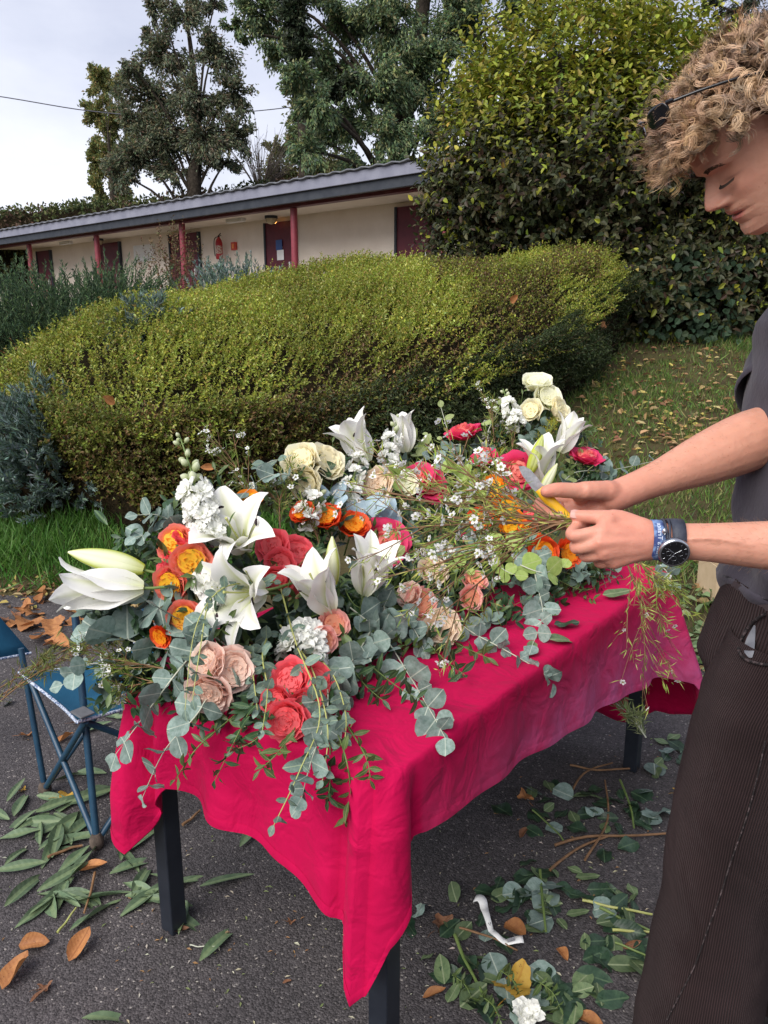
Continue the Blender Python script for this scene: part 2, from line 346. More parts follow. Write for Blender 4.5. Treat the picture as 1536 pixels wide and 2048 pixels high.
def build_hedge():
    root = empty('clipped_hedge', (0, 0, 0), 'broad clipped yellow-green hedge with brown woody flank behind the flowers', 'hedge')
    # core: a shrunken solid block
    ang = []
    pts = []
    for k in range(len(HP)):
        a, b = HP[k], HP[(k + 1) % len(HP)]
        for f in np.linspace(0, 1, max(2, int(np.linalg.norm(b - a) / .25)), endpoint=False): pts.append(a + (b - a) * f)
    pts = np.array(pts); c = pts.mean(0); rows = []
    for inset, zf in ((.10, -.1), (.10, .35), (.12, .55), (.28, .66), (.5, .78), (1.0, .92)):
        q = pts + nrm(c - pts) * inset
        rows.append(np.concatenate([q, (gz(q[:, 0], q[:, 1]) + zf * HH)[:, None]], 1))
    for s in (.5, .2, .02):
        q = c + (pts + nrm(c - pts) * 1.0 - c) * s
        rows.append(np.concatenate([q, (gz(q[:, 0], q[:, 1]) + .93 * HH)[:, None]], 1))
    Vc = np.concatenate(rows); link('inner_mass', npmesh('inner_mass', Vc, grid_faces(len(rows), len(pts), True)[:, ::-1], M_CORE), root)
    O = []; D = []; Kd = []
    # top shoots
    p = RNG.uniform(HP.min(0) - .1, HP.max(0) + .1, (60000, 2)); z, d, nn = hedge_top(p); k = (d > .0)
    p, z, d, nn = p[k], z[k], d[k], nn[k]; p = p[:12500]; z = z[:12500]; d = d[:12500]; nn = nn[:12500]
    m = len(p); tilt = np.clip(1 - d / .8, 0, 1)[:, None]
    O.append(np.concatenate([p, (z - .10)[:, None]], 1)); D.append(np.concatenate([nn * tilt * .9, np.ones((m, 1))], 1) + RNG.normal(0, .28, (m, 3)) + np.array([.5, 0, 0])); Kd.append(np.zeros(m))
    # side shoots
    a = HP; b = np.roll(HP, -1, 0); ln = np.linalg.norm(b - a, axis=1); vis = np.array([1, 1, 1, 1, 1, 1, 1, 1, 1, .3, .2, .2, .7])
    ks = RNG.choice(len(HP), 13500, p=ln * vis / (ln * vis).sum()); f = RNG.uniform(0, 1, (len(ks), 1))
    q = a[ks] + (b - a)[ks] * f; nn = nrm(np.stack([(b - a)[ks][:, 1], -(b - a)[ks][:, 0]], -1)); hz = RNG.uniform(.02, .68, len(ks)) ** .9
    bulge = .05 * np.sin(q[:, 0] * 4 + hz * 5) + .06 * np.sin(q[:, 1] * 3.3 + hz * 7)
    qi = q - nn * (.10 - bulge + .10 * (hz < .15))[:, None]
    O.append(np.concatenate([qi, (gz(q[:, 0], q[:, 1]) + hz * HH)[:, None]], 1))
    D.append(np.concatenate([nn, np.full((len(q), 1), .55)], 1) + RNG.normal(0, .33, (len(q), 3)) + np.array([.5, 0, .25])); Kd.append(np.ones(len(q)))
    O = np.concatenate(O); D = nrm(np.concatenate(D)); Kd = np.concatenate(Kd)
    nz_ = fnoise(O, 1.5, 4); woody = ((nz_ > .48) & (Kd > 0)) | ((nz_ > .66) & (Kd < 1))
    k = 14; Ln = RNG.uniform(.09, .19, len(O)) * np.where(RNG.uniform(0, 1, len(O)) < .04, 1.5, 1)
    pos, dr, nr_ = sprigs(O, D, Ln, k, .02, spread=.72)
    m = len(pos); wd = np.repeat(woody, k); kd = np.repeat(Kd, k)
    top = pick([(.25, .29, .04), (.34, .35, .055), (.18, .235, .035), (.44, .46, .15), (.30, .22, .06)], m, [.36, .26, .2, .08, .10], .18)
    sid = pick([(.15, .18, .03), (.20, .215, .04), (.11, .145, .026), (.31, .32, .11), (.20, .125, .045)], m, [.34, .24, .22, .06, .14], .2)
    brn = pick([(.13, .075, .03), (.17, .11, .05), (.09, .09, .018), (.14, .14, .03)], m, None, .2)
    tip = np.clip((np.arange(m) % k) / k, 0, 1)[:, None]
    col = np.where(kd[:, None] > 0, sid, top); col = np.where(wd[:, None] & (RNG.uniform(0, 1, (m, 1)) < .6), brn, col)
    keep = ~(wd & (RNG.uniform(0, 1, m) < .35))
    # right-hand face: its shade is put into darker leaf colours
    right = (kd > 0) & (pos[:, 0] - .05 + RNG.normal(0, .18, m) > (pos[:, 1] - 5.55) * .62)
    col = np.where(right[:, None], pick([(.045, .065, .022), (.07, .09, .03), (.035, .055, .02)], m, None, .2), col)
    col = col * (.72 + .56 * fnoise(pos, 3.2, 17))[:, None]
    Lf = RNG.uniform(.017, .034, m)
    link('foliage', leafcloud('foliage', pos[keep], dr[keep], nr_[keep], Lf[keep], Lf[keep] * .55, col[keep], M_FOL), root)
    # bare brown twigs
    acc = Acc(); idx = RNG.choice(np.where(Kd > 0)[0], 700); 
    for i_ in idx:
        o_, d_ = O[i_], D[i_]; L_ = random.uniform(.15, .5); q = spline([o_ - d_ * .1, o_ + d_ * L_ * .35 + RNG.normal(0, .012, 3), o_ + d_ * L_ * .55 + np.array([.02, 0, .06]) * L_ + RNG.normal(0, .02, 3)], 4)
        add_tube(acc, q, [.0022, .0018, .0014, .0008], 3, caps=False)
    tw = link('bare_twigs', acc.mesh('bare_twigs', M_TWIG), root); tw['kind'] = 'stuff'
    root.children[1]['kind'] = 'stuff'
build_hedge()

# ================================================================== JUNIPERS
def juniper(loc, r, h, n, cols, label, ln=(.18, .5), droop=.15, lean=(0, 0, 0)):
    root = empty('juniper_shrub', loc, label, 'shrub', 'junipers round the hedge')
    m = n; a = RNG.uniform(0, 6.28, m); el = RNG.uniform(.05, 1.45, m)
    d = np.stack([np.cos(a) * np.cos(el), np.sin(a) * np.cos(el), np.sin(el)], -1)
    base = d * np.array([r, r, h]) * RNG.uniform(.35, .95, (m, 1)) 
    L_ = RNG.uniform(*ln, m); dd = nrm(d + np.array([0, 0, .45]) + np.array(lean) + RNG.normal(0, .25, (m, 3)))
    k = 52; t = (np.arange(k) + .5) / k
    pos = base[:, None] + dd[:, None] * (L_[:, None] * t)[..., None] - np.array([0, 0, 1]) * (droop * L_[:, None] * t ** 2)[..., None]
    s = nrm(np.cross(dd, rand_unit(m)))[:, None] * RNG.choice([-1, 1], (m, k, 1))
    dr = nrm(dd[:, None] + s * RNG.uniform(.2, .9, (m, k, 1)) + RNG.normal(0, .25, (m, k, 3)))
    pos = pos.reshape(-1, 3); dr = dr.reshape(-1, 3); M_ = len(pos)
    f = link('foliage', leafcloud('foliage', pos, dr, rand_unit(M_), RNG.uniform(.03, .07, M_), RNG.uniform(.008, .016, M_), pick(cols, M_, None, .2), M_FOLD), root); f['kind'] = 'stuff'
    acc = Acc()
    for q in range(14):
        j = random.randrange(m); add_tube(acc, spline([(0, 0, -.1), base[j] * .5 + RNG.normal(0, .05, 3), base[j]], 6), np.linspace(.02, .006, 6), 5)
    link('stems', acc.mesh('stems', M_BARK), root)
    u = np.linspace(.02, np.pi / 2 * 1.02, 8); w = np.linspace(0, 2 * np.pi, 18, endpoint=False)
    Vc = np.array([(r * .6 * math.sin(i_) * math.cos(j), r * .6 * math.sin(i_) * math.sin(j), h * .6 * math.cos(i_) - .02) for i_ in u for j in w])
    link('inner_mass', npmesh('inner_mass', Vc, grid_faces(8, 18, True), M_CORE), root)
GJ = [(.06, .105, .055), (.085, .14, .065), (.115, .175, .075), (.045, .075, .045)]
BJ = [(.17, .235, .21), (.22, .29, .26), (.12, .17, .145), (.12, .18, .11)]
def gp(px, py, t, dz=0): q = P(px, py, t); return (q.x, q.y, float(gz(q.x, q.y)) + dz)
juniper(gp(70, 600, 8.8), 1.25, .85, 700, GJ, 'dark feathery juniper at the far left edge', (.3, .7))
juniper(gp(235, 600, 9.3), .95, .8, 560, GJ, 'feathery green juniper left of the reddish shrub', (.3, .65), lean=(.3, 0, 0))
juniper(gp(-120, 600, 8.2), 1.1, .8, 420, GJ, 'dark juniper half out of view on the far left', (.3, .65))
juniper(gp(470, 600, 9.7), .9, .85, 460, BJ, 'blue-green juniper showing above the hedge below the building', (.2, .45))
juniper(gp(75, 850, 5.35, .02), .46, .80, 520, BJ, 'grey-blue juniper growing out of the left end of the hedge', (.14, .3), lean=(-.3, -.6, 0))
juniper(gp(300, 665, 6.0, .85), .34, .32, 160, BJ, 'small grey-blue juniper tuft poking through the hedge top', (.12, .26))
def shrub(loc, r, h, n, cols, label, leaf=(.03, .05)):
    root = empty('red_shrub', loc, label, 'shrub')
    o_ = rand_unit(n); o_[:, 2] = abs(o_[:, 2]); o_ *= np.array([r, r, h]) * RNG.uniform(.5, 1, (n, 1))
    pos, dr, nr_ = sprigs(o_, nrm(o_) + np.array([0, 0, .6]), RNG.uniform(.1, .25, n), 8, .03); m = len(pos)
    f = link('foliage', leafcloud('foliage', pos, dr, nr_, RNG.uniform(*leaf, m), RNG.uniform(*leaf, m) * .5, pick(cols, m), M_FOLD), root); f['kind'] = 'stuff'
    acc = Acc()
    for j in range(20): add_tube(acc, spline([(0, 0, 0), o_[j] * .5, o_[j]], 5), np.linspace(.012, .004, 5), 4)
    link('stems', acc.mesh('stems', M_TWIG), root)
shrub(gp(352, 600, 10.2), .6, 1.35, 420, [(.16, .075, .05), (.12, .08, .04), (.2, .13, .06), (.1, .11, .04)], 'reddish brown autumn shrub in front of the building post')

# ================================================================== HORNBEAM BUSH and the dark hedge beyond
def build_hornbeam():
    root = empty('hornbeam_bush', (3.2, 10.8, 1.4), 'tall hornbeam bush, yellow-green at the top and dark below, right of the building', 'bush')
    n = 9200
    # lobes: centre, radii
    lobes = [((2.9, 10.8, 2.55), (2.25, 1.5, 1.75), 1.0), ((2.6, 10.9, 4.2), (1.6, 1.3, 1.05), .55), ((4.6, 10.6, 2.4), (2.2, 1.5, 1.5), .7), ((1.55, 10.6, 3.2), (.95, 1.0, 1.25), .35), ((3.6, 10.9, 3.9), (1.5, 1.2, 1.0), .4), ((6.6, 10.4, 2.3), (2.0, 1.4, 1.35), .5), ((2.7, 10.4, 3.2), (2.0, 1.45, .95), .6), ((3.6, 10.3, 1.9), (2.4, 1.4, .9), .5)]
    w = np.array([l[2] for l in lobes]); ks = RNG.choice(len(lobes), n, p=w / w.sum())
    c = np.array([l[0] for l in lobes])[ks]; r = np.array([l[1] for l in lobes])[ks]
    u = rand_unit(n); u[:, 1] = -abs(u[:, 1]) * np.where(RNG.uniform(0, 1, n) < .88, 1, -1)
    o_ = c + u * r * RNG.uniform(.78, 1.02, (n, 1))
    o_ = o_[o_[:, 2] > gz(o_[:, 0], o_[:, 1]) + .05]; n = len(o_)
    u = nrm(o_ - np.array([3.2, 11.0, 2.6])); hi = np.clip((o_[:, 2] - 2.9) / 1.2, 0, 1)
    d = nrm(u * .8 + np.array([0, 0, .3]) + np.array([0, 0, 1.0]) * hi[:, None] - np.array([0, 0, .9]) * (1 - hi[:, None]) * .5 + RNG.normal(0, .3, (n, 3)))
    L_ = RNG.uniform(.2, .42, n) * (1 + .9 * hi * (RNG.uniform(0, 1, n) < .35)); k = 9
    pos, dr, nr_ = sprigs(o_, d, L_, k, .07, spread=.8, up=-.15); m = len(pos); h = np.repeat(hi, k)
    nr_ = nrm(nr_ + np.array([0, -.25, .4]))
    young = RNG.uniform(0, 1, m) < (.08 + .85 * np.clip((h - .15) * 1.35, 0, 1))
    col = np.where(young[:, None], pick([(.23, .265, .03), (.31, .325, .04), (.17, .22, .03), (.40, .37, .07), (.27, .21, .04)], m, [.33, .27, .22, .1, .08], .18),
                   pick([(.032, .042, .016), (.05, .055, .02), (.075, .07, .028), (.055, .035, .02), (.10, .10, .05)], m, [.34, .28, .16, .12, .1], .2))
    Lf = RNG.uniform(.06, .105, m)
    f = link('foliage', leafcloud('foliage', pos, dr, nr_, Lf, Lf * .58, col, M_FOL, fold=.22, shape=6), root, M=Matrix.Translation((-3.2, -10.8, -1.4))); f['kind'] = 'stuff'
    acc = Acc()
    for j in RNG.choice(n, 90):
        b0 = np.array([o_[j][0] * .6 + 1.3, 11.1, float(gz(o_[j][0], 11.1)) - .1]); q = o_[j]
        add_tube(acc, spline([b0, (b0 + q) / 2 + np.array([0, .1, .25]), q + d[j] * L_[j]], 8), np.linspace(.03, .004, 8), 5)
    link('branches', acc.mesh('branches', M_BARK), root, M=Matrix.Translation((-3.2, -10.8, -1.4)))
    acc = Acc()
    for l in lobes:
        uu = np.linspace(.05, np.pi - .05, 10); ww = np.linspace(0, 2 * np.pi, 20, endpoint=False); s = .70
        Vc = np.array([(l[0][0] + l[1][0] * s * math.sin(i_) * math.cos(j), l[0][1] + .25 + l[1][1] * s * math.sin(i_) * math.sin(j), l[0][2] + l[1][2] * (s - .04) * math.cos(i_)) for i_ in uu for j in ww])
        acc.add(Vc, grid_faces(10, 20, True))
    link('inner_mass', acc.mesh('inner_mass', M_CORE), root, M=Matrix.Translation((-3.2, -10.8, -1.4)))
build_hornbeam()
def build_ivy():
    root = empty('ivy_growth', gp(1410, 640, 8.9), 'blue-green ivy climbing the dark foot of the hornbeam bush', 'ivy')
    n = 520; q = np.array([P(RNG.normal(1400, 60), RNG.uniform(500, 680), 8.75 + RNG.normal(0, .12)) for _ in range(n)]) - np.array(root.location)
    d = nrm(RNG.normal(0, .6, (n, 3)) + np.array([0, -.3, -.8])); Lf = RNG.uniform(.05, .1, n)
    f = link('leaves', leafcloud('leaves', q, d, nrm(np.array([0, -1, .7]) + RNG.normal(0, .3, (n, 3))), Lf, Lf * .95, pick([(.03, .055, .03), (.042, .07, .036), (.022, .042, .022)], n), M_FOLD, shape=6, fold=.12), root); f['kind'] = 'stuff'
    acc = Acc()
    for j in range(12):
        x = random.uniform(-.4, .4); add_tube(acc, spline([(x, .15, -.2), (x + .1, .1, .3), (x * 1.3, .12, .75)], 6), np.linspace(.012, .005, 6), 4)
    link('stems', acc.mesh('stems', M_BARK), root)
build_ivy()

# ================================================================== BUILDING
AX = Vector((-.7594, .6506, 0)); NX = Vector((.6506, .7594, 0))     # along the arcade, and away from the viewer
P0 = P(587, 405, 16.1); FLZ = 1.8
BO = Vector((P0.x, P0.y, FLZ))
MB = Matrix(((AX.x, NX.x, 0, BO.x), (AX.y, NX.y, 0, BO.y), (0, 0, 1, BO.z), (0, 0, 0, 1)))   # local x: along to the left, y: depth, z: up
M_WALL = mat('cream_render', (.74, .65, .55), (.80, .71, .61), rough=.9, spec=.15, nscale=2.5, bump=.004, bscale=60)
M_MAROON = mat('maroon_paint', (.085, .010, .018), (.11, .014, .024), rough=.5, spec=.4, nscale=8, bump=.002)
M_POST = mat('red_post_paint', (.20, .03, .045), (.26, .045, .06), rough=.45, spec=.4, nscale=8)
M_FASC = mat('lilac_grey_fascia', (.17, .175, .225), (.23, .235, .29), rough=.5, spec=.4, nscale=3, ndetail=6)
M_DARK = mat('dark_eaves', (.02, .025, .035), (.035, .04, .05), rough=.6, nscale=5)
M_TILE = mat('roof_sheet', (.09, .095, .11), (.14, .145, .16), rough=.7, nscale=6)
M_WHITE = mat('white_enamel', (.72, .72, .70), (.78, .78, .76), rough=.4, nscale=8)
M_CONC = mat('concrete', (.25, .24, .22), (.33, .32, .30), rough=.9, nscale=6, bump=.004)
def build_building():
    root = empty('arcade_building', BO, 'long low cream building with maroon doors, red posts and a lilac-grey fascia', 'building')
    root.matrix_basis = MB
    x0, x1 = -9.0, 20.0; ZE = 2.06
    box('floor_slab', (x0, -.6, -.5), (x1, 7, 0), M_CONC, root)
    box('wall', (x0, 1.3, 0), (x1, 1.55, 2.119), M_WALL, root)
    box('rear_wall', (x0, 6.5, 0), (x1, 6.75, 2.6), M_WALL, root)
    box('end_wall', (x0, 1.55, 0), (x0 + .25, 6.5, 2.3), M_WALL, root)
    box('end_wall', (x1 - .25, 1.55, 0), (x1, 6.5, 2.3), M_WALL, root)
    box('soffit', (x0, -.32, ZE + .06), (x1, 1.6, ZE + .12), M_WALL, root)
    box('beam', (x0, -.10, ZE - .02), (x1, .08, ZE + .055), M_MAROON, root)
    box('eaves_board', (x0, -.44, ZE + .0), (x1, -.34, ZE + .17), M_DARK, root)
    box('fascia', (x0, -.50, ZE + .172), (x1, -.42, ZE + .375), M_FASC, root, bev=.01)
    # corrugated roof sheet rising to the back
    nx = 1 + int((x1 - x0) / .09); xs_ = np.linspace(x0 - .1, x1, nx); zz = .016 * np.sin((xs_ - x0) / .36 * 2 * np.pi)
    Vr = np.concatenate([np.stack([xs_, np.full(nx, -.55), ZE + .410 + zz], -1), np.stack([xs_, np.full(nx, 7.0), ZE + 1.1 + zz], -1), np.stack([xs_, np.full(nx, 7.0), ZE + 1.06 + zz], -1), np.stack([xs_, np.full(nx, -.55), ZE + .382 + zz], -1)])
    link('roof', npmesh('roof', Vr, np.concatenate([grid_faces(4, nx), np.stack([np.arange(nx - 1) + 3 * nx, np.arange(nx - 1), np.arange(nx - 1) + 1, np.arange(nx - 1) + 3 * nx + 1], -1)[:, ::-1]]), M_TILE), root)
    for k in range(-1, 5):
        x = 3.95 * k; a = Acc(); add_tube(a, [(x, 0, 0), (x, 0, 2.03)], .075, 16); link('post', a.mesh('post', M_POST), root)
    def wx(px, py=480):   # along-wall coordinate of a photo column, on the wall plane
        r = ray(px, py); o_ = Vector((0, 0, EYE)); nn = NX; d0 = (BO + NX * 1.3).dot(nn); t = (d0 - o_.dot(nn)) / r.dot(nn)
        q = o_ + r * t; return (q - BO).dot(AX), q.z - FLZ
    for pa, pb in ((536, 592), (344, 399), (203, 240), (798, 868), (75, 100)):
        xa, xb = wx(pa)[0], wx(pb)[0]; lo, hi = min(xa, xb), max(xa, xb)
        d = box('door', (lo, 1.235, .0), (hi, 1.297, 2.02), M_MAROON, root)
        box('door_frame', (lo - .06, 1.21, .0), (lo, 1.297, 2.025), M_DARK, d); box('door_frame', (hi, 1.21, 0), (hi + .06, 1.297, 2.025), M_DARK, d)
        box('handle', (lo + .10, 1.17, .95), (lo + .13, 1.234, 1.10), M_WHITE, d)
    # ceiling lamps: a white tube box and two warm bulkhead lamps
    def soff(px, py):
        r = ray(px, py); o_ = Vector((0, 0, EYE)); z = FLZ + ZE + .06; t = (z - EYE) / r.z; q = o_ + r * t; return (q - BO).dot(AX), (q - BO).dot(NX)
    for nm, px in (('strip_lamp', 508), ('strip_lamp', 165)):
        x, y = wx(px)[0], .75
        l = box('strip_lamp', (x - .3, y - .07, ZE - .02), (x + .3, y + .07, ZE + .058), M_WHITE, None, MB, bev=.01)
        tag(l, 'white strip lamp under the eaves ' + ('beside the lit bulkhead lamp' if px == 508 else 'at the far left of the arcade'), 'lamp', 'lamps under the eaves')
    M_GLOW, t, b, out = new_mat('lit_amber_glass'); b.inputs['Base Color'].default_value = (.8, .4, .1, 1); b.inputs['Emission Color'].default_value = (1, .42, .1, 1); b.inputs['Emission Strength'].default_value = 1.6
    M_GLASS = mat('bulkhead_glass', (.45, .36, .22), (.55, .45, .3), rough=.25)
    for px, lab in ((566, 'round bulkhead lamp glowing amber above the accessible toilet door'), (218, 'small bulkhead lamp at the left end of the arcade')):
        x, y = wx(px)[0], .95
        e_ = empty('bulkhead_lamp', MB @ Vector((x, y, ZE)), lab, 'lamp', 'lamps under the eaves'); e_.rotation_euler = MB.to_euler()
        a = Acc(); add_tube(a, [(0, 0, .06), (0, 0, .0)], [.15, .15], 18); link('base_plate', a.mesh('base_plate', M_DARK), e_)
        a = Acc(); add_tube(a, [(0, 0, 0), (0, 0, -.06), (0, 0, -.11), (0, 0, -.13)], [.13, .125, .08, .01], 18); link('glass', a.mesh('glass', M_GLASS), e_)
        if px == 566:
            a = Acc(); add_tube(a, [(0, -.10, -.04), (0, -.105, -.06), (0, -.1, -.1)], [.03, .05, .02], 10); link('bulb', a.mesh('bulb', M_GLOW), e_)
    # wall furniture
    def wallbox(name, pa, ya, pb, yb, dep, m, lab, cat):
        xa, za = wx(pa, ya); xb, zb = wx(pb, yb)
        o_ = box(name, (min(xa, xb), 1.3 - dep, min(za, zb)), (max(xa, xb), 1.296, max(za, zb)), m, None, MB, bev=.004); return tag(o_, lab, cat)
    M_BLUE = mat('sign_blue', (.02, .06, .20), (.025, .07, .23), rough=.4)
    M_REDBOX = mat('alarm_red', (.55, .05, .03), (.6, .08, .04), rough=.4)
    M_ORG = mat('alarm_orange', (.85, .25, .05), (.9, .3, .08), rough=.4)
    ab = wallbox('fire_alarm_box', 465, 485, 475, 500, .06, M_REDBOX, 'small red call point on the wall beside the extinguisher', 'alarm')
    xa, za = wx(468, 488); xb, zb = wx(472, 497); p_ = box('call_panel', (min(xa, xb), 1.225, min(za, zb)), (max(xa, xb), 1.239, max(za, zb)), M_ORG, None, MB); p_.parent = ab
    wallbox('notice_board', 268, 492, 312, 521, .03, M_WHITE, 'white notice board on the wall left of the doors', 'board')
    # accessible-toilet sign: pictogram built as raised shapes, white sheet with blue square below
    xa, za = wx(557, 481); xb, zb = wx(570, 500); xc, w_ = (xa + xb) / 2, abs(xa - xb); h_ = abs(za - zb)
    sg = empty('wheelchair_sign', MB @ Vector((xc, 1.22, (za + zb) / 2)), 'blue sign with a white wheelchair symbol on the maroon door', 'sign'); sg.rotation_euler = MB.to_euler()
    box('plate', (-w_ / 2, 0, -h_ / 2), (w_ / 2, .012, h_ / 2), M_BLUE, sg)
    a = Acc(); add_tube(a, [(-.02, -.004, h_ * .36), (-.02, -.012, h_ * .36)], w_ * .1, 12)
    add_tube(a, [(-.02, -.006, h_ * .26), (-.02, -.006, h_ * .0), (-.02 - w_ * .26, -.006, -h_ * .0), (-.02 - w_ * .36, -.006, -h_ * .28)], w_ * .055, 6)
    add_tube(a, [(-.02, -.006, h_ * .14), (-.02 - w_ * .22, -.006, h_ * .12)], w_ * .045, 6)
    th = np.linspace(1.7, 6.0, 18); add_tube(a, np.stack([.01 + w_ * .27 * np.cos(th), np.full(18, -.006), -h_ * .12 + w_ * .27 * np.sin(th)], -1), w_ * .05, 6)
    link('wheelchair_symbol', a.mesh('wheelchair_symbol', M_WHITE), sg)
    xa, za = wx(559, 501); xb, zb = wx(573, 520); xc, w_ = (xa + xb) / 2, abs(xa - xb); h_ = abs(za - zb)
    s2 = empty('door_notice', MB @ Vector((xc, 1.222, (za + zb) / 2)), 'white paper notice with a blue square below the wheelchair sign', 'sign'); s2.rotation_euler = MB.to_euler()
    box('paper', (-w_ / 2, 0, -h_ / 2), (w_ / 2, .006, h_ / 2), M_WHITE, s2); box('blue_square', (-w_ * .28, -.004, -h_ * .02), (w_ * .28, -.001, h_ * .34), M_BLUE, s2)
    # extinguisher
    xe, ze = wx(452, 520)
    ex = empty('fire_extinguisher', MB @ Vector((xe, 1.1, ze)), 'red fire extinguisher hanging on the cream wall', 'extinguisher')
    M_EXT = mat('extinguisher_red', (.33, .012, .018), (.4, .02, .025), rough=.3, spec=.5); M_BLK = mat('black_rubber', (.012, .012, .012), rough=.5)
    a = Acc(); hs = np.array([0, .01, .03, .40, .47, .52, .54]); add_tube(a, np.stack([hs * 0, hs * 0, hs], -1), [.06, .085, .09, .09, .07, .035, .03], 18); link('cylinder', a.mesh('cylinder', M_EXT), ex)
    a = Acc(); add_tube(a, [(0, 0, .54), (0, 0, .58)], .022, 10); add_tube(a, [(0, 0, .58), (.06, -.03, .63)], .012, 6); add_tube(a, [(0, 0, .56), (.07, -.03, .575)], .01, 6); link('valve', a.mesh('valve', M_BLK), ex)
    a = Acc(); add_tube(a, spline([(0, 0, .56), (-.10, -.02, .5), (-.12, -.04, .3), (-.10, -.05, .08)], 12), .012, 6); link('hose', a.mesh('hose', M_BLK), ex)
    a = Acc(); th = np.linspace(-2.6, -.4, 10)
    Vl = np.concatenate([np.stack([.0915 * np.cos(th), .0915 * np.sin(th), np.full(10, z)], -1) for z in (.14, .33)]); a.add(Vl, grid_faces(2, 10)); 
    link('label_band', a.mesh('label_band', mat('label_print', (.33, .012, .018), (.55, .5, .4), nscale=45, ramp=(.45, .5))), ex)
build_building()

# ================================================================== TREES
def build_tree(name, base, label, trunk, limbs, clumps, cols, leaf, nleaf, droop=.4, cat='tree', group=None, twigs=10, shape=4, aspect=.45, flat=.0):
    """trunk: list of (x,y,z,r) relative to base. clumps: (cx,cy,cz, rx,ry,rz, weight)"""
    root = empty(name, base, label, cat, group)
    tp = np.array(trunk, float); acc = Acc(); ts = spline(tp, 14); add_tube(acc, ts[:, :3], ts[:, 3], 10); tr = link('trunk', acc.mesh('trunk', M_BARK), root)
    acc = Acc(); w = np.array([c[6] for c in clumps]); w = w / w.sum(); Ps = []; Ds = []
    for ci, c in enumerate(clumps):
        cc = np.array(c[:3]); rr = np.array(c[3:6]); zt = np.clip(cc[2] * limbs, tp[0, 2], tp[-1, 2])
        a0 = ts[np.abs(ts[:, 2] - zt).argmin()]
        bend = (a0[:3] + cc) / 2 + np.array([0, 0, .12 * np.linalg.norm(cc - a0[:3])]); add_tube(acc, spline([a0[:3], bend, cc], 8), np.linspace(max(a0[3] * .3, .02), .014, 8), 6)
        nt_ = max(6, int(twigs * w[ci] * len(clumps)))
        e = rand_unit(nt_) * RNG.uniform(.35, 1, (nt_, 1)) ** .6 * rr
        for q in e:
            add_tube(acc, spline([cc, cc + q * .5 + np.array([0, 0, .08]) * rr, cc + q], 4), np.linspace(.018, .005, 4) * (leaf[1] / .12), 3, caps=False)
        nl = int(nleaf * w[ci]); j = RNG.integers(0, nt_, nl); f = RNG.uniform(.25, 1.08, (nl, 1))
        tipd = nrm(e)[j]; pos = cc + e[j] * f + RNG.normal(0, .16, (nl, 3)) * rr.mean() * (.35 + .65 * f) * .75
        Ps.append(pos); Ds.append(nrm(tipd + RNG.normal(0, .6, (nl, 3)) - np.array([0, 0, droop])))
    br = link('branches', acc.mesh('branches', M_BARK), root)
    Ps = np.concatenate(Ps); Ds = np.concatenate(Ds); m = len(Ps); Lf = RNG.uniform(*leaf, m)
    f = link('crown', leafcloud('crown', Ps, Ds, nrm(rand_unit(m) + np.array([0, 0, flat])), Lf, Lf * aspect, pick(cols, m, None, .22), M_FOL, shape=shape), root); f['kind'] = 'stuff'
    return root
def rel(base, px, py, t): return np.array(P(px, py, t)) - np.array(base)
def clump_list(base, specs):
    out = []
    for px, py, t, rx, rz, w in specs:
        q = rel(base, px, py, t); s = t / FPX; out.append((*q, rx * s, rx * s * 1.0, rz * s, w))
    return out
# left robinia
t = 24.0; b = P(385, 470, t); b.z = 1.8
DK = [(.11, .135, .08), (.145, .17, .095), (.19, .20, .12), (.17, .135, .08), (.085, .11, .07)]
build_tree('robinia_tree', b, 'dark open-crowned tree rising behind the building roof on the left', [(0, 0, 0, .26), (*rel(b, 388, 380, t), .22), (*rel(b, 395, 280, t), .17), (*rel(b, 385, 130, t), .09), (*rel(b, 372, 20, t), .03)], .62,
    clump_list(b, [(370, 30, t, 58, 50, .7), (330, 110, t, 60, 55, .8), (425, 105, t, 55, 60, .8), (265, 135, t - 1, 30, 24, .3), (300, 190, t, 65, 60, 1), (390, 190, t - .5, 70, 55, 1), (465, 180, t, 42, 60, .6), (470, 270, t, 38, 50, .6), (410, 275, t - .5, 60, 50, .9), (330, 270, t, 65, 55, 1), (270, 250, t, 50, 60, .8), (285, 320, t, 60, 45, .7), (350, 345, t, 55, 30, .5), (450, 325, t, 40, 22, .35), (240, 350, t, 45, 40, .5), (310, 15, t, 28, 30, .3), (430, 5, t, 30, 30, .3), (300, 75, t, 25, 18, .2)]),
    DK, (.07, .16), 52000, droop=.5, twigs=18)
# poplars
t = 42.0; b = P(232, 470, t); b.z = 1.8
build_tree('poplar_tree', b, 'tall narrow yellowing poplar left of the dark tree', [(0, 0, 0, .3), (0, 0, 5, .2), (0, 0, 9.5, .05)], .8,
    clump_list(b, [(196, 165, t, 27, 36, .4), (225, 175, t, 28, 36, .4), (192, 230, t, 22, 55, .6), (225, 240, t, 30, 55, .7), (195, 310, t, 23, 55, .6), (228, 320, t, 32, 55, .7), (200, 380, t, 22, 35, .5), (245, 390, t, 25, 30, .5), (260, 260, t, 18, 60, .5)]),
    [(.17, .20, .07), (.22, .23, .08), (.13, .16, .06), (.30, .25, .09)], (.12, .22), 34000, droop=-.2, twigs=14, aspect=.6)
